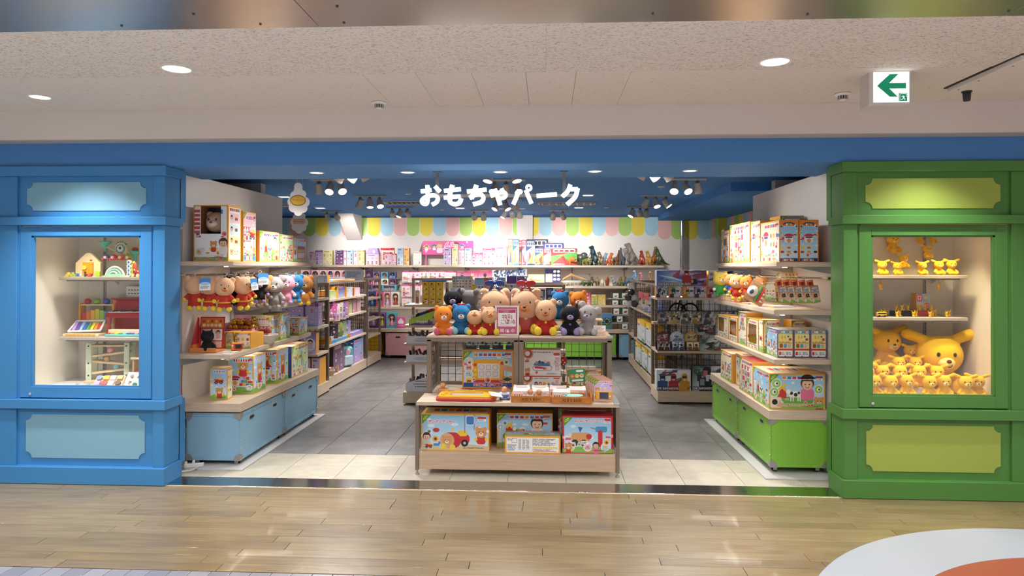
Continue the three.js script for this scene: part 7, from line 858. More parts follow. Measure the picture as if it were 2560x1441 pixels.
// doll boxes
{const db=(l,x0,x1,y,h,z,d,pal,hair,arch=1)=>windowBox('doll_box',l,'doll box',{x:[x0,x1],z:[z-d,z],y,h,win:[0.14,0.86,0.12,0.9],arch,inside:0xd9c9c9,carton:pal[0],dens:200,front:flatArt(pal[1]??pal[0]),doll:[hair,pal[2]??0xf0d0dc],group:'doll boxes on the back wall'});
const H=[0x2b1a14,0x6a3a22,0xd9a860,0x1c1416,0x8a4a2a],NA=['pink','navy','violet','cream','rose','teal','plum'],PC=[['#e88aac','#eaa0bc',0xf4dce4],['#2f3f7a','#3a4a88',0x6fa0d0],['#6a4a98','#7a58a8',0xe0c050],['#e8dccb','#f0e8da',0xc9604a],['#d0406a','#d85a80',0xf6eef0],['#4a9aa8','#5aaab4',0xf0a0b8],['#5a2f58','#6a3a66',0xb9a0d0]];
const R=[[[-3.48,-3.385],[-3.38,-3.28],[-3.27,-3.16]],1.455,0.13,'upper left'],R2=[[[-3.138,-2.997],[-2.987,-2.862],[-2.851,-2.712]],1.425,0.118,'top'],R3=[[[-3.205,-3.14],[-3.134,-2.987],[-2.98,-2.852],[-2.843,-2.706]],1.312,0.108,'second'],R4=[[[-3.165,-2.987],[-2.973,-2.7]],1.207,0.1,'third'],R5=[[[-3.205,-3.072],[-3.063,-2.937],[-2.928,-2.792],[-2.785,-2.637]],0.92,0.272,'lower'],R6=[[[-3.184,-3.033],[-3.02,-2.888],[-2.875,-2.68]],0.537,0.285,'deck'];
let k=0;for(const[xs,y,h,n]of[R,R2,R3,R4,R5,R6])xs.forEach(([a,b],i)=>{const p=k++*3%7;db(`${NA[p]} window box with a doll in the ${n} doll row, ${ORD[i]} from the left`,a,b,y,h,h>0.2?-7.16:-7.22,0.07,PC[p],H[(k+i)%5],b-a<0.2&&h>0.1);});
for(const[y,x0,x1]of[[1.425,-3.5,-2.68],[1.312,-3.24,-2.68],[1.207,-3.2,-2.68]]){const t=thing('peg_shelf',`thin clear ledge under doll boxes at height ${y > 1.4 ? 'top' : y > 1.3 ? 'second' : 'third'} row`,'ledge',[(x0+x1)/2,y,-7.36]);const w=(x1-x0)/2;put(t,'ledge',rspan(-w,w,-0.004,0,-0.13,0.14,0.001),M(0xd9d4cc,0.4));put(t,'lip',rspan(-w,w,0,0.008,0.137,0.14,0.001),clearM);}
const PK=[[-4.45,-4.28],[-4.265,-4.12],[-4.115,-3.973],[-3.968,-3.853],[-3.85,-3.715],[-3.712,-3.568]];PK.forEach(([a,b],i)=>db(`pale pink window box in the far left doll row, ${ORD[i]} from the left`,a,b,1.43,0.145,-7.2,0.07,[['#eeb0c4','#f2c4d2',0xf6e6ea],['#e05a8a','#f0c9d6',0xe8e0f0]][i%2],H[i%5]));
pbox('card','pink house shaped shop card on the deck beside the doll boxes','card',{x:[-2.68,-2.52],z:[-7.14,-7.12],y:0.537,h:0.205,dens:220,front:(x,w,h)=>{x.fillStyle='#d8609a';x.fillRect(0,0,w,h);pg(x,[[w*0.15,h*0.4],[w*0.5,h*0.1],[w*0.85,h*0.4],[w*0.8,h*0.6],[w*0.2,h*0.6]],'#f6e6ee');fine(x,w*0.2,h*0.7,w*0.6,h*0.2,'#f6d0e2',rng(1),4);}});
{const t=thing('wall_ledge','ledge carrying doll packs above the yellow trunk','ledge',[-3.1,0.905,-7.3]);put(t,'ledge',rspan(-0.1,0.1,-0.006,0,-0.1,0.1,0.002),M(0xe0dcd4,0.4));put(t,'lip',rspan(-0.1,0.1,-0.02,-0.006,0.09,0.1,0.002),whitePlastic);}
}
// carded packs on pegs
{const P=[[-2.597,-2.44,1.57,0.21],[-2.435,-2.285,1.57,0.21],[-2.28,-2.126,1.567,0.158],[-2.121,-1.962,1.567,0.158],[-1.957,-1.803,1.567,0.157],[-1.798,-1.625,1.567,0.21],[-2.605,-2.448,1.32,0.22],[-2.436,-2.27,1.32,0.22],[-2.6,-2.44,1.08,0.15],[-2.43,-2.27,1.08,0.15],[-2.26,-2.1,1.33,0.2]];
P.forEach(([a,b,y,h],i)=>blister('doll_goods_pack',`pink topped carded doll goods on a back wall peg, ${i < 6 ? 'upper' : i < 8 || i === 10 ? 'middle' : 'lower'} row, ${ORD[i < 6 ? i : i < 8 ? i - 6 : i === 10 ? 2 : i - 8]} from the left`,'blister pack',{pos:[(a+b)/2,y,-7.22],w:b-a,h,dens:220,front:girlArt({seed:870+i,pal:['#f4d4e0','#f6ecee','#d8507a'],band:'#d03a68',n:2,m:2}),cols:[[0xf0c04a,0xf2a0b8,0xf4eee0],[0xe05a8a,0xa9d0e0,0xf4eee8],[0xf4dce4,0xf0d04a,0x8ac0c0]][i%3],n:3,seed:i}));
const Q=[[-1.6,-1.425,1.572,0.13,'#c94a7a','dusty pink'],[-1.42,-1.232,1.577,0.16,'#e03a72','hot pink with a yellow dress'],[-1.219,-0.975,1.582,0.16,'#d83a6e','wide pink arched'],[-0.966,-0.736,1.582,0.18,'#e4eef0','white and green'],[-0.722,-0.535,1.583,0.2,'#3a5a98','blue sky'],[-0.522,-0.343,1.607,0.2,'#4a7ab8','pale sky topped']];
Q.forEach(([a,b,y,h,c,n],i)=>blister('carded_pack',`${n} carded pack hanging on the middle back wall`,'blister pack',{pos:[(a+b)/2,y,-7.22],w:b-a,h,dens:220,front:i<3?girlArt({seed:890+i,pal:[c,'#f0d0dc','#8a2a50'],n:1,m:1}):heroArt({seed:890+i,pal:[c,'#d9e6f0','#2a4a7a'],machine:1}),cols:[[0xb9906a],[0xf0d83a],[0x34304a],[0x2a4a3a,0x9ac0d0],[0x2f4a8a,0xd0d8e8],[0x8a94a0]][i],n:i===3?2:1,seed:i}));
pbox('toy_box','olive xylophone picture box hanging by the navy parts card','toy box',{x:[-0.32,-0.03],z:[-7.25,-7.2],y:1.36,h:0.15,dens:220,front:(x,w,h)=>{x.fillStyle='#b9b48a';x.fillRect(0,0,w,h);rr(x,w*0.1,h*0.5,w*0.7,h*0.3,3,'#c98a4a');for(let i=0;i<8;i++)rr(x,w*(0.25+0.07*i),h*0.25,w*0.04,h*0.4,1,'#f0e6c8');}});
pbox('toy_card','navy card of small round figures right of the xylophone box','toy card',{x:[-0.02,0.26],z:[-7.24,-7.22],y:1.36,h:0.25,dens:240,front:(x,w,h)=>{x.fillStyle='#2c3060';x.fillRect(0,0,w,h);for(let i=0;i<3;i++)for(let j=0;j<2;j++)disk(x,w*(0.62+0.24*j),h*(0.2+0.28*i),w*0.1,'#f4f0ec',h*0.1);rr(x,w*0.04,h*0.36,w*0.44,h*0.6,2,'#e0a890');for(let i=0;i<6;i++)disk(x,w*(0.12+0.14*(i%3)),h*(0.5+0.25*floor(i/3)),w*0.06,'#f6e4dc');}});
}
// dinosaurs
const DG={};function dinoGeo(k){return DG[k]??=(()=>{const mir=(L)=>L.flatMap((b)=>[b,[b[0],b[1],-b[2],b[3],b[4],b[5],-b[6],b[7]]]);let bones,eye,ext=null;
if(k==='tall'){bones=[[0,0.42,0,0.15,0.1,0.66,0,0.12],[0.1,0.66,0,0.11,0.14,0.84,0,0.08],[0.15,0.9,0,0.085,0.32,0.88,0,0.055],[0.16,0.82,0,0.055,0.28,0.76,0,0.03],[-0.04,0.38,0,0.14,-0.3,0.14,0,0.07],[-0.3,0.14,0,0.07,-0.62,0.04,0,0.02],...mir([[0,0.38,0.1,0.12,0.09,0.22,0.13,0.075],[0.09,0.22,0.13,0.075,0,0.07,0.13,0.045],[0,0.035,0.13,0.035,0.13,0.03,0.14,0.03],[0.13,0.62,0.09,0.035,0.24,0.5,0.12,0.022]])];eye=[0.21,0.925,0.065];}
if(k==='long'){bones=[[-0.18,0.38,0,0.15,0.16,0.4,0,0.14],[0.16,0.42,0,0.12,0.32,0.72,0,0.06],[0.32,0.72,0,0.06,0.38,0.92,0,0.045],[0.38,0.93,0,0.05,0.47,0.9,0,0.035],[-0.2,0.38,0,0.12,-0.5,0.2,0,0.05],[-0.5,0.2,0,0.05,-0.75,0.1,0,0.015],...mir([[0.16,0.32,0.08,0.07,0.17,0.05,0.09,0.05],[-0.18,0.32,0.08,0.075,-0.18,0.05,0.09,0.05]])];eye=[0.42,0.945,0.037];}
if(k==='quad'){bones=[[-0.25,0.42,0,0.2,0.15,0.4,0,0.19],[0.15,0.42,0,0.15,0.42,0.38,0,0.13],[0.45,0.36,0,0.12,0.66,0.26,0,0.05],[0.38,0.42,0,0.2,0.36,0.5,0,0.2],[-0.3,0.42,0,0.15,-0.75,0.22,0,0.03],...mir([[0.18,0.36,0.12,0.09,0.2,0.05,0.14,0.06],[-0.25,0.36,0.12,0.1,-0.25,0.05,0.14,0.065]])];eye=[0.52,0.4,0.1];ext=merge([rod([0.5,0.46,0.08],[0.72,0.62,0.1],0.03,8,0.004),rod([0.5,0.46,-0.08],[0.72,0.62,-0.1],0.03,8,0.004),rod([0.63,0.32,0],[0.7,0.44,0],0.025,8,0.004)]);}
if(k==='spine'){bones=[[-0.25,0.35,0,0.17,0.12,0.38,0,0.17],[0.15,0.33,0,0.1,0.42,0.22,0,0.06],[0.42,0.22,0,0.06,0.52,0.2,0,0.035],[-0.3,0.32,0,0.12,-0.72,0.24,0,0.025],...mir([[0.15,0.3,0.1,0.08,0.16,0.04,0.12,0.05],[-0.22,0.3,0.1,0.09,-0.22,0.04,0.12,0.055]])];eye=[0.46,0.245,0.045];ext=merge([0,1,2,3,4,5,6].map((i)=>extrude(poly([[-0.06,0],[0.06,0],[0.03,0.12],[0,0.18],[-0.03,0.12]]),0.02).translate(-0.45+i*0.11,0.34+0.16*sin(0.4+i*0.4),(i%2)*0.05-0.035)));}
return{g:sdf(bones,40,0.05),eye,ext};})();}
const dinoM={};function dino(k,label,x,y,z,s,turn,c,belly){const t=thing('dinosaur_figure',label,'dinosaur',[x,y,z],turn,'toy dinosaurs on the back wall'),d=dinoGeo(k),m=dinoM[c]??=M(c,0.42,{clearcoat:0.25});const P=(n,g,mm,p)=>{const q=put(t,n,g,mm,p?p.map((v)=>v*s):null);q.scale.setScalar(s);return q;};P('body',d.g,m);for(const e of[-1,1])P('eye',ball(0.016,0.016,0.012,d.eye[0],d.eye[1],d.eye[2]*e,8,6),eyeM);if(d.ext)P(k==='quad'?'horns':'plates',d.ext,M(belly??0xd9c9a0,0.5));if(k==='tall'){P('mouth',ball(0.07,0.025,0.035,0.26,0.825,0,10,8),M(0x7a2a2a,0.5));P('teeth',merge([0,1,2,3].flatMap((i)=>[-1,1].map((e)=>new THREE.ConeGeometry(0.008,0.03,5).rotateX(PI).translate(0.22+i*0.035,0.838,0.04*e)))),M(0xf2ece0,0.4));P('belly',ball(0.1,0.2,0.1,0.09,0.52,0,12,10),M(belly??0xc9b48a,0.6));}return t;}
{const A=-0.6,B=-2.4,y=1.671,Z=-7.25;
dino('quad','orange horned dinosaur figure before the red game box',0.4,y,-7.12,0.22,-0.5,0xb9702e);dino('quad','large dark green horned dinosaur figure beside the orange one',0.56,y,-7.2,0.33,-0.3,0x3f4a38,0xe0dcc8);dino('quad','small olive horned dinosaur figure right of the dark green one',0.7,y,-7.12,0.2,-0.8,0x7a7a3a);
dino('tall','dark teal upright tyrannosaur figure on the back wall top shelf',0.86,y,Z,0.36,B,0x24404a,0x3a5a60);dino('tall','small tan upright dinosaur figure beside the dark teal one',0.97,y,-7.18,0.25,B,0x8a7a5a);dino('tall','pale blue striped upright dinosaur figure on the top shelf',1.03,y,Z,0.23,A,0x8aa0b4);dino('tall','small orange upright dinosaur figure on the top shelf',1.12,y,-7.16,0.23,A,0xc9622c);dino('long','brown long necked dinosaur figure on the top shelf',1.25,y,Z,0.28,-1.2,0x7a5230);dino('long','grey long necked dinosaur figure on the top shelf',1.35,y,Z+0.06,0.32,-1.9,0x5f6064);
dino('tall','largest greyish pink open mouthed tyrannosaur figure on the top shelf',1.53,y,Z,0.41,PI+0.3,0x8f7f76,0xb08a78);dino('tall','red upright tyrannosaur figure on the top shelf',1.7,y,-7.17,0.27,B+0.3,0xb0402e);dino('tall','golden yellow upright dinosaur figure on the top shelf',1.82,y,-7.17,0.265,B,0xd09a3a);dino('tall','large brown upright tyrannosaur figure facing front on the top shelf',1.94,y,Z,0.345,-1.6,0xa0602a,0xc9924a);dino('tall','dark green upright tyrannosaur figure at the right end of the top shelf',2.0,y,-7.13,0.3,B-0.5,0x3f5230);
const y2=1.303;
{const t=thing('sea_creature','long grey and tan crab legged sea creature figure on the dinosaur shelf','toy animal',[0.5,y2,-7.25]);put(t,'body',sdf([[-0.15,0.06,0,0.045,0.1,0.06,0,0.04],[0.1,0.06,0,0.04,0.24,0.03,0,0.01],[-0.15,0.06,0,0.03,-0.22,0.08,0,0.02]],26,0.03),M(0x8f8a80,0.5));put(t,'shell',sdf([[-0.2,0.12,0.03,0.012,-0.05,0.2,0.03,0.025],[-0.05,0.2,0.03,0.025,0.22,0.1,0.03,0.012]],26,0.02),M(0xb9905a,0.5));put(t,'legs',merge([0,1,2,3,4].map((i)=>rod([-0.12+i*0.06,0.06,0.03],[-0.16+i*0.08,0.004,0.09],0.007,6,0.003))),M(0xa8a090,0.5));}
dino('quad','green horned dinosaur figure on the dinosaur shelf',0.71,y2,-7.15,0.17,-0.4,0x4a5a38);dino('tall','red headed dark dinosaur figure on the dinosaur shelf',0.8,y2,-7.2,0.18,-0.9,0x5a4030);dino('long','grey brown long necked dinosaur figure on the dinosaur shelf',0.87,y2,-7.26,0.23,PI,0x7a6a58);dino('tall','tan spotted dinosaur figure behind the striped one',0.92,y2,-7.32,0.19,-1.5,0xb08a68);dino('spine','white yellow striped fin backed dinosaur figure',0.99,y2,-7.14,0.2,-1.6,0xc9c4a8,0xd9b03a);
{const t=thing('toy_horse','chestnut toy horse standing on the dinosaur shelf','toy animal',[1.085,y2,-7.18],-1.5);put(t,'body',sdf([[-0.05,0.1,0,0.03,0.05,0.1,0,0.03],[0.05,0.11,0,0.024,0.085,0.155,0,0.016],[0.085,0.155,0,0.016,0.115,0.135,0,0.01],...[-1,1].flatMap((e)=>[[0.045,0.08,0.014*e,0.014,0.045,0.006,0.014*e,0.007],[-0.05,0.08,0.014*e,0.016,-0.05,0.006,0.014*e,0.007]])],30,0.012),M(0x9a5430,0.5));put(t,'mane',rspan(0.055,0.07,0.12,0.17,-0.004,0.004,0.003),M(0x3a2018,0.7));put(t,'tail',rod([-0.08,0.11,0],[-0.1,0.04,0],0.008,8,0.003),M(0x3a2018,0.7));}
dino('tall','grey raptor figure bending left on the dinosaur shelf',1.21,y2,-7.2,0.19,PI,0x7f868a);dino('tall','olive green raptor figure on the dinosaur shelf',1.3,y2,-7.17,0.19,-0.8,0x66702f);dino('tall','brown raptor figure on the dinosaur shelf',1.37,y2,-7.25,0.18,0.2,0x8a5a34);dino('spine','blue plated dinosaur figure on the dinosaur shelf',1.46,y2,-7.2,0.24,PI,0x3f6478,0x4a7a90);dino('tall','light blue upright tyrannosaur figure right on the dinosaur shelf',1.585,y2,-7.25,0.29,-2.0,0x7aa4c4);dino('tall','rosy pink upright tyrannosaur figure on the dinosaur shelf',1.7,y2,-7.25,0.25,-2.2,0xc08088);dino('tall','tan upright tyrannosaur figure at the end of the dinosaur shelf',1.86,y2,-7.25,0.27,-1.9,0xb08060);
const B2=[[0.603,0.79,0.963,0.22,['#d03a72','#e8a0b8','#f4e6ea'],'pink cartoon sheet'],[0.8,0.92,0.963,0.19,['#c9a83a','#8aa86a','#e8e0c0'],'yellow green sheet'],[0.924,1.056,0.963,0.19,['#d9b02e','#e0c890','#6a8ab0'],'yellow flower sheet']];B2.forEach(([a,b,y3,h,pal,n],i)=>pbox('sheet_box',`${n} standing on the shallow back shelf`,'toy box',{x:[a,b],z:[-7.25,-7.2],y:y3,h,dens:220,front:girlArt({seed:900+i,pal,m:3})}));
for(let i=0;i<8;i++){const yy=[1.085,1.085,0.966,0.966,0.8,0.8,0.537,0.66][i],xx=[1.23,1.39,1.22,1.4,1.24,1.4,1.39,1.3][i];const rowN=['upper','upper','second','second','third','third','lowest','fourth'][i];pbox('model_box',`green banded animal model box on the right back wall, ${rowN} row ${i % 2 ? 'right' : 'left'}`,'model box',{x:[xx-0.075,xx+0.075],z:[-7.3,-7.18],y:yy,h:[0.1,0.1,0.09,0.09,0.115,0.115,0.1,0.115][i],dens:220,front:(x,w,h)=>{x.fillStyle='#23483a';x.fillRect(-2,-2,w+4,h+4);rr(x,w*0.2,h*0.06,w*0.66,h*0.86,2,'#e8e6e0');disk(x,w*0.5,h*0.62,w*0.16,['#a8703a','#7a3a2a','#3f4a5a','#5a4a3a'][i%4],h*0.14);disk(x,w*0.66,h*0.5,w*0.06,['#a8703a','#7a3a2a'][i%2],h*0.1);}});}
for(const[yy,xx]of[[1.085,1.31],[0.8,1.32],[0.655,1.32]]){const t=thing('model_ledge',`thin ledge under the green banded model boxes, ${yy > 1 ? 'upper' : yy > 0.7 ? 'third row' : 'fourth row'}`,'ledge',[xx,yy,-7.32]);put(t,'ledge',rspan(-0.2,0.2,-0.004,-0.0005,-0.17,0.14,0.001),M(0xd9d4cc,0.4));put(t,'lip',rspan(-0.2,0.2,-0.012,-0.004,0.135,0.14,0.001),whitePlastic);}
pbox('toy_box','blue green box with a round wheel of pods on the right back deck','toy box',{x:[0.985,1.165],z:[-7.25,-7.15],y:0.537,h:0.285,dens:240,front:(x,w,h)=>{x.fillStyle='#3f7a6a';x.fillRect(0,0,w,h);rr(x,0,0,w,h*0.3,2,'#4f86c0');disk(x,w*0.5,h*0.5,w*0.36,'#22342e');for(let i=0;i<8;i++)disk(x,w*(0.5+0.25*cos(i*0.785)),h*0.5+w*0.25*sin(i*0.785),w*0.07,['#8ac0a0','#c0608a','#e0c05a','#8aa8d8'][i%4]);}});
{const t=thing('toy_animal','dark brown toy bear on the ledge beside the pod wheel box','toy animal',[1.2,0.66,-7.22],-1.2);put(t,'body',sdf([[-0.04,0.07,0,0.035,0.03,0.07,0,0.032],[0.05,0.09,0,0.028,0.085,0.08,0,0.014],...[-1,1].flatMap((e)=>[[0.03,0.06,0.018*e,0.018,0.03,0.01,0.018*e,0.013],[-0.05,0.06,0.018*e,0.018,-0.05,0.01,0.018*e,0.013]])],24,0.015),M(0x2f221c,0.6));put(t,'ears',merge([ball(0.01,0.01,0.006,0.05,0.115,0.018,8,6),ball(0.01,0.01,0.006,0.05,0.115,-0.018,8,6)]),M(0x2f221c,0.6));}
}
// ================= rack ends facing the entrance =================
// right: hero toys
{const z=-3.29,G='hero toy boxes on the right rack end';
pbox('hero_box','long sword toy box lying across the top of the right rack end','toy box',{x:[1.345,1.945],z:[-3.52,-3.38],y:1.414,h:0.193,dens:400,front:heroArt({seed:501,pal:['#3f6fc0','#8a6ab8','#c03a4a'],sword:1,masks:[[0.6,'#b8323a']],my:0.12,ms:0.22,text:'DX GAVARION BLADE',tz:0.2}),edge:'#c9d0e0'});
const x0=[1.335,1.5,1.665,1.8,1.95,2.1];for(let i=0;i<6;i++)pbox('hero_box',`hero figure box in the row under the sword box, ${ORD[i]} from the left`,'toy box',{x:[x0[i],x0[i]+0.125],z:[-3.45,-3.35],y:1.276,h:0.132,dens:400,front:heroArt({seed:510+i,pal:[['#6a7ab0','#8a90b8','#3a3f5a'],['#5fa84a','#9ab0c8','#2a2e48'],['#d99a3a','#c9b080','#7a3a2a'],['#8a6ab8','#b09ac8','#3a2e58'],['#c94a4a','#b0a0a8','#2a2a38'],['#5a8ac8','#a0b0c8','#22304a']][i],masks:[[0.35,['#2c3040','#2f3a3a','#c98a2e','#4a3a6a','#a8303a','#2f5a9a'][i]],[0.72,'#d5d8e0']],machine:i===0,ms:0.26})});
pbox('hero_box','white mechanical toy box standing right of the sword box','toy box',{x:[1.97,2.38],z:[-3.52,-3.4],y:1.414,h:0.185,front:heroArt({seed:520,pal:['#e9e4ec','#c9ccd8','#5a4a78'],machine:1,num:'03'})});
{const t=thing('hook_bar','wire hook bar with hero packs on the right rack end','hook rail');put(t,'bar',rod([1.35,1.115,-3.32],[2.5,1.115,-3.32],0.005),black);put(t,'arms',merge([1.38,1.9,2.4].map((x)=>rod([x,1.115,-3.32],[x,1.115,-3.7],0.004))),black);}
for(let i=0;i<8;i++)blister('hero_pack',`dark hero blister pack on the right rack end, ${ORD[i]} from the left`,'blister pack',{pos:[1.4+0.135*i,1.11,-3.315-0.002*i],turn:0.05*((i%3)-1),w:0.115,h:0.15,dens:260,front:heroArt({seed:530+i,pal:[['#39424a','#2a3036','#8a5a3a'],['#6a5a3a','#a89a6a','#3a2a22'],['#3a4a4a','#2a3a3c','#c9b04a'],['#5a5a4a','#34342e','#c9a04a']][i%4],masks:[[0.5,['#3a3f4a','#b09a5a','#4a5a5a','#9a7a3a'][i%4]]]}),cols:[[0xb8a05a,0xd0d4da],[0x4a5a6a,0xc9a84a],[0x8a8f98,0xe0e4ea]][i%3],n:2,seed:i});
for(let i=0;i<3;i++){const t=thing('counter_display',`small counter display of figure boxes, ${['maroon leftmost', 'blue white middle', 'gold rightmost'][i]} one`,'counter display',[1.425+0.175*i,0.632,-3.4]),c=[['#6a2f3a','#a8404a','#3a2228'],['#d0d8e4','#7a9ac8','#34486a'],['#c9a03a','#e8d08a','#6a4a22']][i];const Hd=region(70,50,heroArt({seed:550+i,pal:c,masks:[[0.5,c[1]]]})),Bx=region(40,50,heroArt({seed:560+i,pal:c,masks:[[0.5,c[2]]]}));put(t,'header',extrude((()=>{const s=new THREE.Shape();s.moveTo(-0.08,0.1);s.lineTo(0.08,0.1);s.lineTo(0.08,0.17);s.quadraticCurveTo(0.05,0.22,0,0.225);s.quadraticCurveTo(-0.05,0.22,-0.08,0.17);return s;})(),0.003),M(c[0],0.5),[0,0,-0.06]);put(t,'header_print',artBox(0.13,0.08,0.001,{all:Hd}),pageMat(Hd.page),[0,0.11,-0.0555]);put(t,'tray',merge([span(-0.08,0.08,0.001,0.01,-0.065,0.065),span(-0.08,0.08,0.01,0.1,-0.065,-0.06)]),M(c[2],0.5));for(const s of[-1,1])put(t,'figure_box',artBox(0.066,0.095,0.05,{all:Bx}),pageMat(Bx.page),[s*0.037,0.011,0.035]);}
{const t=blister('hero_pack','wide pack with a black winged robot toy beside the gold display','blister pack',{pos:[1.985,0.79,-3.36],w:0.25,h:0.155,front:heroArt({seed:571,pal:['#3a6a5a','#24402f','#8a2a3a'],num:'03'}),cols:[0x22242c],n:0});put(t,'robot',merge([box(0.03,0.06,0.02,0,-0.09,0.014),rod([0,-0.08,0.015],[0.09,-0.05,0.02],0.008,6,0.002),rod([0,-0.08,0.015],[-0.09,-0.05,0.02],0.008,6,0.002),rod([0,-0.11,0.015],[0.05,-0.14,0.02],0.01,6,0.003),rod([0,-0.11,0.015],[-0.05,-0.14,0.02],0.01,6,0.003)]),M(0x1d1e25,0.3));put(t,'red_blade',rod([-0.08,-0.135,0.02],[0.06,-0.115,0.02],0.005,6,0.002),M(0xa82a3a,0.3));}
{const t=blister('hero_pack','dark green pack with a red bladed robot, above the winged robot pack','blister pack',{pos:[1.95,0.95,-3.5],w:0.26,h:0.14,front:heroArt({seed:572,pal:['#2f4a40','#1c2a26','#a8303a'],machine:1}),cols:[0x33363f,0x9a2a35],n:2});put(t,'wing',rod([-0.08,-0.1,0.02],[0.08,-0.06,0.02],0.006,6,0.002),M(0x2a2d36,0.3));}
pbox('hero_box','white box with blue red and gold heroes on the right rack base','toy box',{x:[1.335,1.745],z:[-3.45,-3.335],y:0.151,h:0.25,dens:420,front:heroArt({seed:581,pal:['#e6ecf4','#f0e2c8','#c9302c'],masks:[[0.18,'#2f4f8a'],[0.5,'#b02a30'],[0.82,'#c9962e']],ms:0.19,my:0.36,text:'DX GAVARION',tz:0.15}),edge:'#d8dce4'});
pbox('hero_box','dark box with a black robot dog on the right rack base','toy box',{x:[1.765,2.15],z:[-3.45,-3.34],y:0.151,h:0.3,dens:420,front:heroArt({seed:582,pal:['#2f4a42','#8a3a5a','#d06a7a'],masks:[[0.45,'#1d1f28']],my:0.26,machine:1,num:'03',text:'DX GAVARION R',tz:0.13}),edge:'#2c3236'});
{const t=thing('folding_bike','black toy scooter frame standing in the right rack','scooter',[1.62,0.966,-3.62]);put(t,'wheel',new THREE.TorusGeometry(0.1,0.012,8,32),rubber,[0.02,0.125,0]);put(t,'wheel',new THREE.TorusGeometry(0.1,0.012,8,32),rubber,[0.17,0.125,0.02]);put(t,'stem',merge([rod([0.02,0.12,0],[0.06,0.29,0],0.012),rod([0.06,0.18,0],[0.17,0.12,0],0.01),rod([0.0,0.29,0],[0.12,0.285,0],0.009)]),black);}
}
// right aisle rack: helmets and balance bike boxes, seen along their sides
{const bike=bikeArt({seed:600});
for(let i=0;i<2;i++){const t=thing('helmet_pack',`lilac child helmet in a clear bag with red header, ${i ? 'farther' : 'nearer'} one`,'helmet',[1.49,1.001,-4.3-0.55*i]);const shell=new THREE.SphereGeometry(1,24,12,0,PI*2,0,PI*0.55).scale(0.11,0.16,0.15);put(t,'shell',shell,M(0x9a96b8,0.3,{clearcoat:0.5}),[0,0.06,0]);put(t,'vents',merge([-0.05,0,0.05].map((z)=>rspan(-0.112,-0.08,0.12,0.135,z-0.012,z+0.012,0.004))),black);put(t,'rim',new THREE.TorusGeometry(0.125,0.01,8,30).rotateX(PI/2).scale(0.9,1,1.15),M(0x3f6fae,0.5),[0,0.04,0]);put(t,'header',rspan(-0.14,-0.136,0.2,0.29,-0.22,0.22,0.002),M(0xb83a4a,0.5));put(t,'pad',ball(0.08,0.06,0.1,0.0,0.05,0.14,14,10),M(0x6a7fb8,0.6));put(t,'clear_bag',new RoundedBoxGeometry(0.27,0.28,0.46,3,0.05),clearM,[0,0.142,0]);}
const row=[[1.415,0.531,-4.75,-4.1,0.36,'nearer one on the middle shelf'],[1.4,0.531,-5.55,-4.8,0.36,'farther one on the middle shelf'],[1.415,0.166,-4.55,-4.0,0.34,'nearest on the base'],[1.41,0.166,-5.15,-4.6,0.34,'second on the base'],[1.4,0.166,-5.8,-5.2,0.34,'farthest on the base']];
row.forEach(([x,y,z0,z1,h,n])=>pbox('bike_box',`yellow topped balance bike box along the right aisle, ${n}`,'bike box',{f:'-x',x:[x,x+0.14],z:[z0,z1],y,h:min(h,0.32),dens:300,front:bike,side:(x2,w,hh)=>{x2.fillStyle='#dfe5ee';x2.fillRect(-2,-2,w+4,hh+4);x2.fillStyle='#f1c232';x2.fillRect(-2,-2,w+4,hh*0.2);x2.fillStyle='#22252c';x2.fillRect(-2,hh*0.92,w+4,hh*0.1);},top:flatArt('#f1c232')}));
const bl=thing('net_bag','net bag of black and white balls hanging at the right rack far post','ball bag',[1.33,1.3,-5.75]);const bg=ball(0.055,0.055,0.055);for(const[a,b,c]of[[0,-0.02,0],[-0.05,-0.1,0.02],[0.045,-0.11,0],[-0.04,-0.2,0],[0.05,-0.2,0.02]])put(bl,'ball',bg,M((a>0)===(b<-0.15)?0x2c2b2e:0xd8d6d4,0.4),[a,b-0.03,c]);put(bl,'header',rspan(-0.03,0.03,0,0.1,-0.002,0.002,0.001),M(0xe4e4e2,0.5),[0,0.0,0]);put(bl,'net',new THREE.LatheGeometry([[0.01,0.02],[0.08,-0.04],[0.115,-0.14],[0.1,-0.26],[0,-0.3]].map((p)=>new THREE.Vector2(...p)),12),clearM);
}
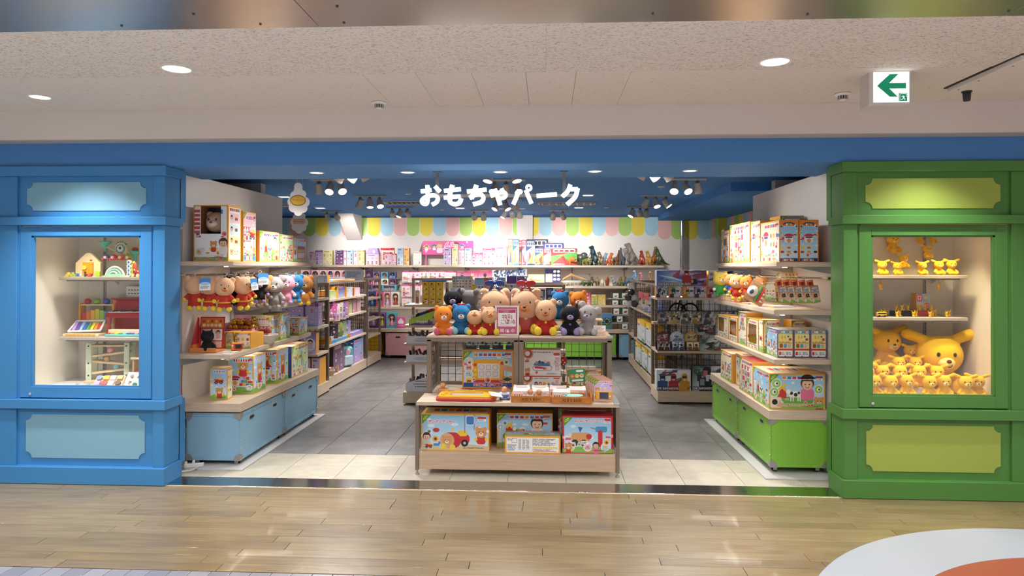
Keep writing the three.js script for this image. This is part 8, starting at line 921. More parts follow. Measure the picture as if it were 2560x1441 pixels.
// left rack end
{pbox('sticker_box','pale blue rimmed sticker set box on the top shelf of the left rack end','toy box',{x:[-3.2,-2.885],z:[-3.5,-3.4],y:1.241,h:0.235,dens:300,front:stickerArt({seed:601,bg:'#b9d3e6'}),side:flatArt('#6f9ac4')});
pbox('toy_box','dark pink boxed doll toys left of the grid, left rack end top','toy box',{x:[-3.5,-3.22],z:[-3.55,-3.45],y:1.241,h:0.2,front:girlArt({seed:602,pal:['#b9a6d0','#e6c9dc','#7a4a8a']})});
for(let i=0;i<3;i++)pbox('toy_box',`violet patterned toy box on the left rack end middle shelf, ${ORD[i]} from the wall`,'toy box',{x:[[-3.55,-3.3],[-3.29,-3.04],[-3.03,-2.86]][i],z:[-3.6,[-3.42,-3.4,-3.45][i]],y:0.891,h:0.29,dens:300,front:girlArt({seed:604+i,pal:['#b9a3d8','#a9b4e4','#d0608a'],n:3,m:3,band:'#8a4a9a'}),side:girlArt({seed:604,pal:['#a99acc','#b9a3d8','#8a4a9a']})});
pbox('doll_box','purple box showing a dark haired girl on the left rack end','doll box',{x:[-3.06,-2.87],z:[-3.5,-3.4],y:0.551,h:0.26,dens:360,front:(x,w,h)=>{girlArt({seed:608,pal:['#8a6ab0','#e0d0ec','#5a3a88'],n:2,m:3})(x,w,h);disk(x,w*0.6,h*0.55,w*0.34,'#f2eaf4',h*0.3);child(x,w*0.6,h*0.45,w*0.16,'#1c1518','#d9c0d8');}});
pbox('toy_box','blue lidded craft box lying on the left rack end','toy box',{x:[-3.3,-3.08],z:[-3.55,-3.4],y:0.551,h:0.09,front:girlArt({seed:609,pal:['#4f8fd0','#cfe0f2','#2d5aa8'],m:1,n:4}),top:flatArt('#d9e6f2')});
for(let i=0;i<3;i++)pbox('toy_box',`tall pale lilac toy box on the left rack base, ${ORD[i]} from the wall`,'toy box',{x:[[-3.4,-3.15],[-3.13,-2.98],[-2.96,-2.86]][i],z:[-3.75,-3.5],y:0.151,h:0.33,front:girlArt({seed:611+i,pal:['#cfc3dc','#e4dcea','#9a7ab0'],m:4}),top:flatArt('#9a86a8')});
}
// left aisle rack of girls toys
{const X=-2.9;
pbox('craft_set','flat boxed craft set lying on the left aisle rack, farther one','craft set',{f:'x',x:[-3.17,X],z:[-5.7,-5.0],y:0.591,h:0.06,front:girlArt({seed:621,pal:['#6a5aa8','#b9a3d8','#d0608a'],m:1,n:6}),top:girlArt({seed:622,pal:['#7a9ad0','#c9b9e0','#d0608a'],n:4})});
pbox('craft_set','white and blue boxed set lying on the left aisle rack, nearer one','craft set',{f:'x',x:[-3.17,X],z:[-4.85,-4.1],y:0.591,h:0.1,front:(x,w,h)=>{x.fillStyle='#e6ecf2';x.fillRect(0,0,w,h);x.fillStyle='#5f9fd4';x.fillRect(0,h*0.55,w,h*0.45);fine(x,8,4,w*0.6,h*0.4,'#8a9ab0',rng(1),5);},top:flatArt('#e4e8ee')});
pbox('toy_box','dark grey tall toy box on the left aisle rack base','toy box',{f:'x',x:[-3.17,X-0.02],z:[-4.75,-4.25],y:0.166,h:0.38,front:girlArt({seed:623,pal:['#5a4a5a','#8a6a90','#b9809a'],band:'#3a3038'}),side:flatArt('#3f3638')});
pbox('toy_box','blue toy box with a fairy print on the left aisle rack base','toy box',{f:'x',x:[-3.17,X-0.01],z:[-5.75,-5.2],y:0.166,h:0.35,front:girlArt({seed:624,pal:['#6fa0d8','#c9b0dc','#d870a0'],n:2,m:2}),side:(x,w,h)=>{x.fillStyle='#3a6fc0';x.fillRect(0,0,w,h);disk(x,w*0.5,h*0.65,w*0.25,'#8fd0e0');disk(x,w*0.5,h*0.35,w*0.18,'#f0d04a');}});
{const t=thing('gift_backpack','teal child backpack in clear wrap on the left aisle rack base','backpack',[X-0.06,0.166,-4.95],0.9);put(t,'bag',new RoundedBoxGeometry(0.22,0.3,0.12,4,0.05).translate(0,0.15,0),M(0x5fb8b0,0.5));put(t,'pocket',new RoundedBoxGeometry(0.16,0.14,0.04,3,0.018).translate(0,0.1,0.07),M(0xc9dce8,0.5));put(t,'picture',ball(0.05,0.05,0.012,0,0.22,0.06),M(0xe6b9d0,0.5));put(t,'strap',new THREE.TorusGeometry(0.03,0.007,8,18),M(0x4a9a94,0.5),[0,0.31,0]);put(t,'wrap',new RoundedBoxGeometry(0.26,0.36,0.17,3,0.05).translate(0,0.18,0),clearM);}
{const t=thing('wicker_basket','small wicker basket with pink packs on the left aisle rack base','basket',[X-0.06,0.166,-4.1]);const w=[];for(let i=0;i<7;i++)w.push(new THREE.TorusGeometry(0.08+i*0.004,0.006,5,26).rotateX(PI/2).translate(0,0.008+i*0.011,0));put(t,'weave',merge(w),M(0xcdbb98,0.8));for(let i=0;i<3;i++)put(t,'pack',rspan(-0.05,0.05,0.02,0.1,-0.02,0.02,0.004),M([0xe6b9cc,0xf0e0e6,0xd9a0bc][i],0.5),[0,0.01,-0.03+i*0.03],[0.2,0.4*i,0]);}
for(let i=0;i<2;i++)pbox('toy_box',`pink topped low box beside the wicker basket, ${i ? 'farther' : 'nearer'}`,'toy box',{f:'x',x:[-3.1,X],z:[-4.42-0.2*i+0.2,-4.2-0.2*i+0.0],y:0.166,h:0.1,front:girlArt({seed:630+i,pal:['#e8b9d0','#f2dce8','#c05a8a'],m:1}),top:flatArt('#c98aa8')});
for(let i=0;i<5;i++){const t=blister('gift_pack',`${['pink bow topped', 'white and pink', 'cream', 'violet', 'rose'][i]} gift pack hanging on the left aisle rack`,'gift pack',{pos:[X+0.0,1.14-0.01*(i%2),-4.15-0.14*i],turn:0.9,w:0.14,h:0.24,front:girlArt({seed:640+i,pal:[['#e0509a','#f2c0d8','#c03a80'],['#f6eef0','#f2d0dc','#d05a86'],['#e9e0cc','#d9c9b0','#b98a5a'],['#9a7ac0','#d0bce0','#6a4a98'],['#d97a9a','#f0c9d4','#b04a70']][i],n:2,m:2}),cols:[0xf0d0dc,0xb9a3dd],n:2,seed:i});}
for(let i=0;i<4;i++)blister('pouch_pack',`${['dark', 'yellow striped', 'green', 'clear violet'][i]} pouch hanging lower on the left aisle rack`,'pouch',{pos:[X,0.86,-4.2-0.2*i],turn:0.8,w:0.13,h:0.2,front:girlArt({seed:650+i,pal:[['#2f2a34','#5a4a60','#d070a0'],['#c9b84a','#5f8a4a','#3a3a2a'],['#6a9a6a','#c9d8b0','#3a6a4a'],['#a08ac0','#d8c9e8','#7a5aa0']][i],n:1,m:3}),cols:[0xe0a0c0],n:1,seed:i});
for(let i=0;i<4;i++)pbox('toy_box',`clear topped toy pack on the upper left aisle rack shelf, ${ORD[i]} along the aisle`,'toy box',{f:'x',x:[-3.05,X],z:[-4.3-0.4*i,-4.0-0.4*i],y:1.201,h:[0.12,0.16,0.14,0.12][i],front:girlArt({seed:660+i,pal:[['#9ac04a','#f2f0e6','#5a8a3a'],['#3a4a9a','#d0d4ea','#c03a6a'],['#b9c9dc','#e4e8f0','#7a8aa8'],['#e6a0b8','#f6e0e8','#c05a80']][i],m:2,n:3})});
for(let i=0;i<4;i++)pbox('toy_box',`girls toy box on the third left aisle rack shelf, ${ORD[i]} along the aisle`,'toy box',{f:'x',x:[-3.05,X-0.02],z:[-4.9-0.24*i,-4.7-0.24*i],y:0.941,h:0.2,front:girlArt({seed:670+i,pal:[['#a05a80','#d9a0b8','#6a2a50'],['#7a8a4a','#c9d09a','#4a5a2a'],['#8a5a78','#c99ab0','#5a2a48'],['#b06a8a','#e0b0c4','#7a3a58']][i],m:3})});
pbox('sign_board','grey information board on top of the left aisle rack','board',{x:[-3.2,-2.9],z:[-5.72,-5.7],y:1.432,h:0.16,front:(x,w,h)=>{x.fillStyle='#a9b4c4';x.fillRect(0,0,w,h);fine(x,w*0.12,h*0.2,w*0.76,h*0.6,'#4a5468',rng(2),7);}});
pbox('storage_tray','long pale blue tray lying on top of the left aisle rack','tray',{x:[-3.3,-2.95],z:[-5.4,-4.3],y:1.431,h:0.025,front:flatArt('#7fa4c8'),top:flatArt('#a9c4dc')});
for(let i=0;i<3;i++)pbox('toy_box',`${['navy striped', 'olive', 'pale blue'][i]} toy box on top of the left rack end`,'toy box',{x:[-3.25+0.14*i,-3.12+0.14*i],z:[-3.84,-3.72],y:1.431,h:[0.1,0.1,0.1][i],front:girlArt({seed:680+i,pal:[['#2f3a6a','#8a9ac8','#d0d4e8'],['#8a8a4a','#c9c9a0','#5a5a2a'],['#a9c4dc','#d9e6f0','#6a8ab0']][i],m:2})});
}
// middle rack end: white stepped boxes, puppets, yellow boxes
{const stepped=(label,y,w,h0,h1,z=-3.09)=>{const t=thing('stepped_box',label,'display box',[-1.51,y,z]);const F=region(150,70,(x,W,H)=>{x.fillStyle='#e6e6ea';x.fillRect(-2,-2,W+4,H+4);fine(x,W*0.35,H*0.35,W*0.5,H*0.1,'#3a3a40',rng(3),6);fine(x,W*0.28,H*0.52,W*0.6,H*0.1,'#3a3a40',rng(4),6);fine(x,W*0.34,H*0.68,W*0.45,H*0.1,'#3a3a40',rng(5),6);});const s=poly([[-w/2,0],[w/2,0],[w/2,h1],[-w/2,h0]]);const g=extrude(s,0.004),p=g.attributes.position;for(let i=0;i<p.count;i++)g.attributes.uv.setXY(i,p.getX(i)/w+0.5,min(1,p.getY(i)/max(h0,h1)));uvTo(g,F);put(t,'printed_front',g,pageMat(F.page));put(t,'side_panels',merge([span(-w/2,-w/2+0.003,0,h0,-0.3,0),span(w/2-0.003,w/2,0,h1,-0.3,0),span(-w/2,w/2,0,0.004,-0.3,0)]),M(0xdcdce2,0.6));const r=rng(y*100+5|0),cols=[0x4a4238,0x6a5a44,0x8a8478,0x3a4436,0x5a6a70,0x2a2a2e];for(let i=0;i<7;i++){const a=-w/2+0.02+(w-0.04)*i/7,hh=h0+(h1-h0)*(i/7);put(t,'figure',sdf([[0,0,0,0.016,0.03,0.03,0.0,0.014],[0.03,0.03,0,0.014,0.05+r()*0.02,0.02,0,0.007],[0,0,0,0.012,-0.04,0.01,0,0.004]],14,0.01),M(cols[floor(r()*6)],0.5),[a+0.02,hh-0.005+0.018*(i%2),-0.04-0.05*r()],[0,r()*6,0.3]);}return t;};
stepped('white slanted display box of small animal figures on the middle rack base',0.151,0.33,0.1,0.2);stepped('white display box of animal figures on the lower middle shelf',0.506,0.32,0.085,0.085);stepped('white display box of animal figures on the second middle shelf',0.726,0.32,0.09,0.09);
{const t=thing('puppet_box','green and purple slanted box lettered Puppet on the middle rack end','display box',[-1.47,0.946,-3.09]);const w=0.34,F=region(200,104,(x,W,H)=>{const g=x.createLinearGradient(0,0,0,H);g.addColorStop(0,'#a9c83a');g.addColorStop(1,'#c3d95a');x.fillStyle=g;x.fillRect(-2,-2,W+4,H+4);pg(x,[[0,H*0.98],[W*0.2,H*0.86],[W,H*0.72],[W,H],[0,H]],'#7a3f98');x.font=`bold ${H * 0.24}px sans-serif`;x.fillStyle='#ffffff';x.fillText('Puppet',W*0.28,H*0.86,W*0.4);disk(x,W*0.72,H*0.72,H*0.07,'#8a5a34');disk(x,W*0.86,H*0.5,H*0.06,'#5a4a78');pg(x,[[W*0.84,H*0.95],[W*0.86,H*0.6],[W*0.94,H*0.5],[W,H*0.9]],'#d9a888');});const g=extrude(poly([[-w/2,0],[w/2,0],[w/2,0.185],[-w/2,0.065]]),0.004),p=g.attributes.position;for(let i=0;i<p.count;i++)g.attributes.uv.setXY(i,p.getX(i)/w+0.5,min(1,p.getY(i)/0.185));put(t,'printed_front',uvTo(g,F),pageMat(F.page));put(t,'side_panels',merge([span(-w/2,-w/2+0.003,0,0.065,-0.28,0),span(w/2-0.003,w/2,0,0.185,-0.28,0),span(-w/2,w/2,0,0.004,-0.28,0)]),M(0x8aa83a,0.6));}
for(let i=0;i<6;i++){const c=[0xe8e4de,0x2a2a30,0x2f4a9a,0x6a4a34,0xc9303a,0x222228][i],t=thing('hand_puppet',`${['striped white', 'black', 'blue eyed', 'brown', 'red', 'small black'][i]} hand puppet in the green lettered box`,'puppet',[-1.6+0.055*i,1.0+0.02*i,-3.14-0.03*(i%2)],i*0.5);put(t,'head',sdf([[0,0.03,0,0.03,0,0.05,0.03,0.02],[0,0.0,0,0.025,0,-0.04,0,0.03]],18,0.02),plush_(c));for(const s of[-1,1])put(t,'eye',ball(0.007,0.007,0.007,s*0.014,0.06,0.02,8,6),M(0xf4f4f4,0.2));}
for(let i=0;i<3;i++)pbox('yellow_box',`tall yellow toy box with food pictures, ${['left', 'middle', 'right'][i]} of three on the middle rack`,'toy box',{x:[-1.481+0.083*i,-1.403+0.083*i],z:[-3.2,-3.1],y:1.191,h:0.275,dens:420,front:(x,w,h)=>{x.fillStyle='#efc22a';x.fillRect(-2,-2,w+4,h+4);fine(x,w*0.1,h*0.16,w*0.8,h*0.05,'#9a7a1a',rng(i),5);for(let k=0;k<4;k++){const Y=h*(0.1+0.22*k);disk(x,w*0.4,Y,w*0.14,['#2b2622','#f6efe0','#f6f0e2','#b9743a'][k],h*0.03);disk(x,w*0.62,Y+h*0.01,w*0.15,['#e8842a','#a8503a','#d07a4a','#8a4a2a'][k],h*0.032);}disk(x,w*0.6,h*0.88,w*0.26,'#f6f2e8',h*0.06);disk(x,w*0.55,h*0.87,w*0.08,'#2b2622',h*0.025);disk(x,w*0.3,h*0.9,w*0.14,'#d8433a',h*0.04);},side:flatArt('#d9a820'),top:flatArt('#2f68b8')});
{const t=thing('blue_lid','flat blue lid lying over the three yellow boxes','lid',[-1.34,1.467,-3.16]);put(t,'panel',rspan(-0.145,0.145,0,0.016,-0.06,0.062,0.002),M(0x2f68b8,0.5));put(t,'clear_end',rspan(0.1,0.2,-0.04,-0.005,-0.05,0.05,0.002),clearM);}
{const t=thing('side_panel','beige panel standing right of the yellow boxes on the middle rack','panel',[-1.2,1.19,-3.14]);put(t,'panel',rspan(0,0.03,0,0.26,-0.04,0.04,0.003),M(0xb79a80,0.6));put(t,'edge',rspan(0.0,0.032,0.26,0.268,-0.042,0.042,0.002),taupe);}
{const t=thing('clear_pack','clear upright pack with red toy figures left of the yellow boxes','toy pack',[-1.56,1.191,-3.2]);put(t,'case',new RoundedBoxGeometry(0.06,0.17,0.05,2,0.008).translate(0,0.086,0),clearM);put(t,'figure',sdf([[0,0.03,0,0.016,0,0.08,0,0.012]],14,0.01),M(0x8a2f2a,0.5));put(t,'card',rspan(-0.028,0.028,0.004,0.166,-0.022,-0.02,0.001),M(0x9aa8b8,0.5));put(t,'accent',ball(0.012,0.02,0.01,0.008,0.12,0.01),M(0xe8953a,0.5));}
}
// middle rack end: cards and books above the plush toys
{const z=-3.1;const C=(label,x0,x1,y0,y1,front,d=0.05,zz=z)=>pbox('card_box',label,'card box',{x:[x0,x1],z:[zz-d,zz],y:y0,h:y1-y0,dens:420,front});
C('pale blue animal sticker box, front face of the carton on the middle rack',-1.07,-0.975,1.391,1.532,cardArt({seed:701,head:'#b9d0e6'}),0.09);C('cream side carton of animal stickers right of the pale blue one',-0.972,-0.885,1.391,1.532,cardArt({seed:702,bg:'#e6e2d4',head:'#d8d4c8',n:2}),0.09);C('olive edged sticker card left of the pale blue one',-1.122,-1.075,1.391,1.53,cardArt({seed:703,bg:'#e0dcc0',head:'#c9c4a0',n:1}),0.05);
C('wide white box lying under the animal sticker cartons',-1.141,-0.89,1.29,1.388,(x,w,h)=>{x.fillStyle='#eef1f4';x.fillRect(0,0,w,h);x.fillStyle='#b9d3ea';x.fillRect(0,0,w*0.2,h);fine(x,w*0.35,h*0.5,w*0.25,h*0.25,'#4a4a50',rng(1),6);rr(x,w*0.7,h*0.3,w*0.12,h*0.4,2,null,'#99a',2);},0.12);
C('sky blue sticker card box on the middle rack',-0.85,-0.74,1.38,1.514,cardArt({seed:704,head:'#a9cdea',bg:'#e6f0f6',hh:0.7,m:1}));C('orange sticker card box on the middle rack',-0.734,-0.623,1.38,1.517,cardArt({seed:705,head:'#e8804a',bg:'#e8804a',hh:0.95,m:1}));C('cream and blue sticker card box on the middle rack',-0.605,-0.488,1.38,1.518,cardArt({seed:706,head:'#9ac4e6',bg:'#f2eccf',hh:0.35,m:1}));C('purple sticker card box on the middle rack, left one',-0.469,-0.35,1.38,1.534,cardArt({seed:707,head:'#6a4f9e',bg:'#f0e6ea',hh:0.6,m:1}));C('purple sticker card box on the middle rack, right one',-0.345,-0.23,1.38,1.534,cardArt({seed:708,head:'#6a4f9e',bg:'#e6d9ea',hh:0.6,m:1}));
{const t=thing('price_tag','yellow square price tag before the white cards on the middle rack','price tag',[-0.852,1.357,-3.08]);put(t,'tag',rspan(-0.03,0.03,0,0.06,-0.002,0.002,0.001),M(0xf2d02a,0.5));put(t,'clip',rspan(-0.008,0.008,-0.02,0.0,-0.004,0.004,0.001),whitePlastic);put(t,'digits',merge([box(0.008,0.012,0.001,-0.012,0.028,0.0025),box(0.012,0.012,0.001,0.006,0.028,0.0025)]),M(0xb98a20,0.5));}
for(let i=0;i<4;i++)C(`tall white card box under the yellow tag, ${ORD[i]} from the left`,-0.98+0.085*i,-0.9+0.085*i,1.171,1.36-0.01*(i%2),cardArt({seed:710+i,head:'#f2f2ee',bg:'#f4f2ee',hh:0.4,m:2,n:2}),0.06,-3.12);
for(let i=0;i<8;i++)C(`navy covered picture book on the middle rack, ${ORD[i]} from the left`,-0.6+0.1*i,-0.515+0.1*i,1.171,1.375+0.02*(i%3===0),(x,w,h)=>{x.fillStyle=['#2c3a78','#34498c','#2a3468','#3d5296'][i%4];x.fillRect(-2,-2,w+4,h+4);rr(x,w*0.2,h*0.08,w*0.6,h*0.3,3,['#8a9ac8','#d0d4e8','#c9d8ea'][i%3]);disk(x,w*0.5,h*0.62,w*0.3,['#d9a06a','#c94a4a','#e8d8b0'][i%3],h*0.16);disk(x,w*0.5,h*0.6,w*0.12,'#f4efe4');},0.05,-3.1-0.004*i);
// lower shelves seen through the grid
for(let i=0;i<6;i++)C(`white carded pack on the upper shelf seen through the grid, ${ORD[i]} from the left`,-0.95+0.11*i,-0.85+0.11*i,0.901,1.06,cardArt({seed:720+i,head:['#e6e4da','#f2c9d4','#f6f2ec','#2f3a78','#3a4688','#c94a4a'][i],bg:['#e8e6de','#f4e6ea','#f4f0e8','#343f80','#39468a','#e8d8d0'][i],n:2,m:2}),0.06,-3.12);
for(let i=0;i<4;i++){const b=blister('white_pack',`white carded toy hanging seen through the grid, ${ORD[i]} from the left`,'blister pack',{pos:[-0.9+0.16*i,0.85,-3.2],w:0.13,h:0.2,front:(x,w,h)=>{x.fillStyle='#f2f2ee';x.fillRect(0,0,w,h);x.fillStyle='#2f4f40';x.fillRect(0,h*0.75,w,h*0.25);fine(x,w*0.2,h*0.1,w*0.6,h*0.12,'#333',rng(i),5);},cols:[0x2a2d30,0x3a5a6a],n:2,seed:i});}
for(let i=0;i<3;i++)C(`white carton on the low shelf seen through the grid, ${ORD[i]} from the left`,-0.75+0.2*i,-0.57+0.2*i,0.361,0.55,(x,w,h)=>{x.fillStyle='#ecebe6';x.fillRect(0,0,w,h);rr(x,w*0.4,h*0.7,w*0.12,h*0.15,1,'#333');fine(x,w*0.1,h*0.2,w*0.7,h*0.2,'#888',rng(i),5);},0.2);
}
// ================= hanging cloud signs =================
function cloudSign(label,x,y,z,s,draw,turn){const t=thing('hanging_sign',label,'sign',[x,y,z],turn);const lobes=[[0,0.155,0.042],[0,0.1,0.048],[0.045,0.07,0.042],[0.0,0,0.08],[-0.06,-0.02,0.055],[0.065,-0.02,0.06],[-0.05,-0.09,0.05],[0.05,-0.095,0.05],[0,-0.135,0.045],[-0.035,0.05,0.05]],pts=[];for(let i=0;i<120;i++){const a=i/120*PI*2,dx=cos(a),dy=sin(a);let m=0;for(const[cx,cy,r]of lobes){const b=cx*dx+cy*dy,q=b*b-(cx*cx+cy*cy-r*r);if(q>0)m=max(m,b+sqrt(q));}pts.push([dx*m*s,dy*m*s]);}put(t,'board',extrude(poly(pts),0.012,0.002),M(0xf4f1ec,0.5));const F=region(150,110,draw);put(t,'emblem',uvTo(new THREE.CircleGeometry(1,40).scale(0.085*s,0.062*s,1),F),pageMat(F.page),[0,-0.005*s,0.0155]);put(t,'wire',merge([rod([-0.01,0.19*s,0.005],[-0.01,2.575-y,0.005],0.0012,5),rod([0.05*s,0.1*s,0.005],[0.05*s,2.575-y,0.005],0.0012,5)]),whitePlastic);return t;}
cloudSign('large white cloud shaped hanging sign with a yellow アンパンマン oval',-2.44,2.30,-1.6,0.86,(x,w,h)=>{x.fillStyle='#f2c43a';x.fillRect(-2,-2,w+4,h+4);x.strokeStyle='#5a4a2a';x.lineWidth=7;x.beginPath();x.ellipse(w/2,h/2,w/2-3,h/2-3,0,0,7);x.stroke();fine(x,w*0.3,h*0.18,w*0.4,h*0.12,'#e08a3a',rng(1),7);jp(x,'アンパンマン',w*0.11,h*0.38,w*0.13,'#d8402a',0.17,'#f6e08a');},0.25);
{const t=cloudSign('smaller white cloud shaped hanging sign with an orange plate',-3.02,2.2,-3.2,0.85,(x,w,h)=>{x.fillStyle='#f4f1ec';x.fillRect(-2,-2,w+4,h+4);rr(x,w*0.04,h*0.25,w*0.92,h*0.5,6,'#f0c9a0','#d8834a',6);x.font=`bold ${h * 0.26}px serif`;x.fillStyle='#c9602a';x.fillText('Sylvanian Families',w*0.1,h*0.59,w*0.8);},0.3);}
// ================= toys in the blue showcase =================
const birch=M(0xe6cfa4,0.5),toyC=(c)=>M(c,0.4,{clearcoat:0.2});
{const y=1.5605;
let t=thing('toy_house','birch toy house with an orange door on the upper showcase shelf','toy house',[-3.795,y,-0.5],0.1);put(t,'wall',extrude((()=>{const s=new THREE.Shape();s.moveTo(-0.098,0);s.lineTo(0.098,0);s.lineTo(0.098,0.11);s.lineTo(0.022,0.188);s.quadraticCurveTo(0,0.2,-0.022,0.188);s.lineTo(-0.098,0.11);s.closePath();return s;})(),0.03,0.003),birch);put(t,'door',rspan(-0.04,0.045,0.02,0.118,0.034,0.042,0.002),toyC(0xf09a1e));put(t,'knob',cyl(0.018,0.01,20).rotateX(PI/2),toyC(0xf4d03a),[-0.022,0.075,0.046]);put(t,'bird',ball(0.012,0.008,0.003,0.025,0.135,0.034,10,8),toyC(0xd04a3a));put(t,'grass_block',rspan(0.06,0.1,0.0,0.045,0.034,0.042,0.002),toyC(0xa9d03a));
t=thing('balance_toy','one eyed birch balancing toy with teal arms on the upper showcase shelf','balance toy',[-3.56,y+0.138,-0.56]);put(t,'body',(()=>{const s=new THREE.Shape();s.moveTo(-0.05,0);s.lineTo(0.05,0);s.lineTo(0.045,0.1);s.absarc(0,0.1,0.045,0,PI);s.closePath();return extrude(s,0.02,0.003);})(),birch);put(t,'eye_ring',new THREE.TorusGeometry(0.034,0.006,8,28),toyC(0x5fa8a0),[0,0.095,0.024]);put(t,'eye',cyl(0.028,0.006,28).rotateX(PI/2),M(0xf4f2ec,0.3),[0,0.095,0.025]);put(t,'pupil',cyl(0.01,0.003,18).rotateX(PI/2),black,[0.0,0.1,0.03]);put(t,'mouth',new THREE.TorusGeometry(0.022,0.004,6,16,PI).rotateZ(PI),black,[0,0.038,0.024]);put(t,'hair',merge([0,1,2,3,4,5].map((i)=>new THREE.ConeGeometry(0.008,0.022,6).translate(0,0.055,0).rotateZ(0.9-i*0.36).translate(0,0.1,0.01))),toyC(0x3f8a6a));put(t,'arms',merge([rod([-0.045,0.07,0.01],[-0.13,0.11,0.01],0.007),rod([0.045,0.07,0.01],[0.11,0.03,0.01],0.007)]),birch);for(const[a,b]of[[-0.14,0.12],[0.12,0.04]]){put(t,'hand',new THREE.LatheGeometry([[0.012,-0.05],[0.016,0],[0.05,0.03],[0.048,0.038],[0,0.03]].map((p)=>new THREE.Vector2(...p)),18),toyC(0x5fc4b0),[a,b,0.01]);}put(t,'load',ball(0.028,0.018,0.02,0.12,0.09,0.01),toyC(0xc9303a));
t=thing('acrylic_stand','clear acrylic stand carrying toy bugs on the upper showcase shelf','stand',[-3.56,y,-0.56]);put(t,'top',rspan(-0.14,0.14,0.131,0.136,-0.07,0.07,0.001),clearM);for(const s of[-1,1])put(t,'leg',rspan(s*0.137-0.002,s*0.137+0.002,0,0.131,-0.07,0.07,0.001),clearM);
['blue','red','orange','green'].forEach((n,i)=>{const b=thing('toy_bug',`${n} wooden toy bug on the clear stand in the blue showcase`,'toy bug',[-3.665+i*0.062,y+0.1375,-0.515]);put(b,'shell',ball(0.028,0.024,0.024,0,0.022,0),toyC([0x3a5fd0,0xd03050,0xf0703a,0x9ac03a][i]));put(b,'face',ball(0.014,0.014,0.008,0,0.022,0.02,12,8),M(0xf2e2cc,0.4));for(const s of[-1,1])put(b,'wheel',cyl(0.009,0.012,14).rotateX(PI/2),toyC(0xd8404a),[s*0.02,0.009,0.016]);});
t=thing('toy_blocks','white wavy stacking arch over mint pieces on the upper showcase shelf','stacking toy',[-3.53,y,-0.42]);for(let i=0;i<3;i++){const r=0.075-i*0.02;put(t,'arch',new THREE.TorusGeometry(r,0.009,8,26,PI),toyC([0xf0eef4,0x9fd8c0,0xbfe6dc][i]),[0,0.004,0.01*i]);}put(t,'mound',extrude((()=>{const s=new THREE.Shape();s.moveTo(-0.1,0);s.quadraticCurveTo(0,0.05,0.12,0);return s;})(),0.03),toyC(0xa8dcc8),[0.02,0,0.03]);
t=thing('toy_caterpillar','tower of white hexagon rings with blue holes in the blue showcase','stacking toy',[-3.415,y,-0.43]);for(let i=0;i<4;i++){put(t,'ring',cyl(0.02,0.02,6).rotateX(PI/2),toyC(0xeef2f4),[0,0.02+i*0.033,0]);put(t,'dot',cyl(0.009,0.022,14).rotateX(PI/2),toyC(0x3f8ad0),[0,0.02+i*0.033,0]);}
t=thing('toy_tower','lime green block tower in the blue showcase','stacking toy',[-3.37,y,-0.42]);for(let i=0;i<3;i++)put(t,'block',rspan(-0.014,0.014,0.001+i*0.035,0.034+i*0.035,-0.014,0.014,0.004),toyC([0xc9d83a,0xd8e04a,0xc0d038][i]));put(t,'bead',ball(0.012,0.012,0.012,0,0.116,0),toyC(0xe8d83a));
t=thing('toy_ladybug','red ladybug pull toy at the right edge of the blue showcase','pull toy',[-3.325,y,-0.39]);put(t,'shell',ball(0.032,0.026,0.026,0,0.032,0),toyC(0xc0303a));put(t,'spots',merge([[-0.01,0.045],[0.012,0.04],[0,0.03]].map(([a,b])=>ball(0.006,0.006,0.004,a,b,0.024,8,6))),black);put(t,'ear',ball(0.018,0.03,0.01,-0.02,0.085,0),toyC(0xd84a3a));put(t,'neck',rod([-0.02,0.04,0],[-0.02,0.085,0],0.008),birch);for(const s of[-1,1])put(t,'wheel',cyl(0.012,0.01,16).rotateX(PI/2),birch,[s*0.02,0.012,0.024]);
[['yellow wedge block',0xf0b92e,-3.905],['olive wedge block',0x9aa83a,-3.87]].forEach(([n,c,x])=>{t=thing('toy_block',`${n} at the left end of the upper showcase shelf`,'toy block',[x,y,-0.4]);put(t,'wedge',extrude(poly([[-0.025,0],[0.025,0],[0.005,0.035]]),0.025,0.001),toyC(c));put(t,'face',box(0.012,0.01,0.001,0,0.012,0.0265),M(0xf0d880,0.5));});
[['blue bench',0x3f6f9e],['white rabbit',0xe2d8d2],['black bear',0x201c1c],['red roll',0xd0403a]].forEach(([n,c],i)=>{t=thing('toy_piece',`${n} toy piece before the birch house`,'toy piece',[-3.845+i*0.037,y,-0.405]);if(i%3===0)put(t,'body',rspan(-0.02,0.02,0.001,0.026,-0.01,0.01,0.004),toyC(c));else{put(t,'body',rspan(-0.009,0.009,0,0.026,-0.005,0.005,0.004),toyC(c));put(t,'head',ball(0.01,0.009,0.006,0,0.034,0,12,8),toyC(c));}put(t,'detail',box(0.012,0.004,0.001,0,0.015,0.0105),M(0xf0e8d8,0.5));});
}
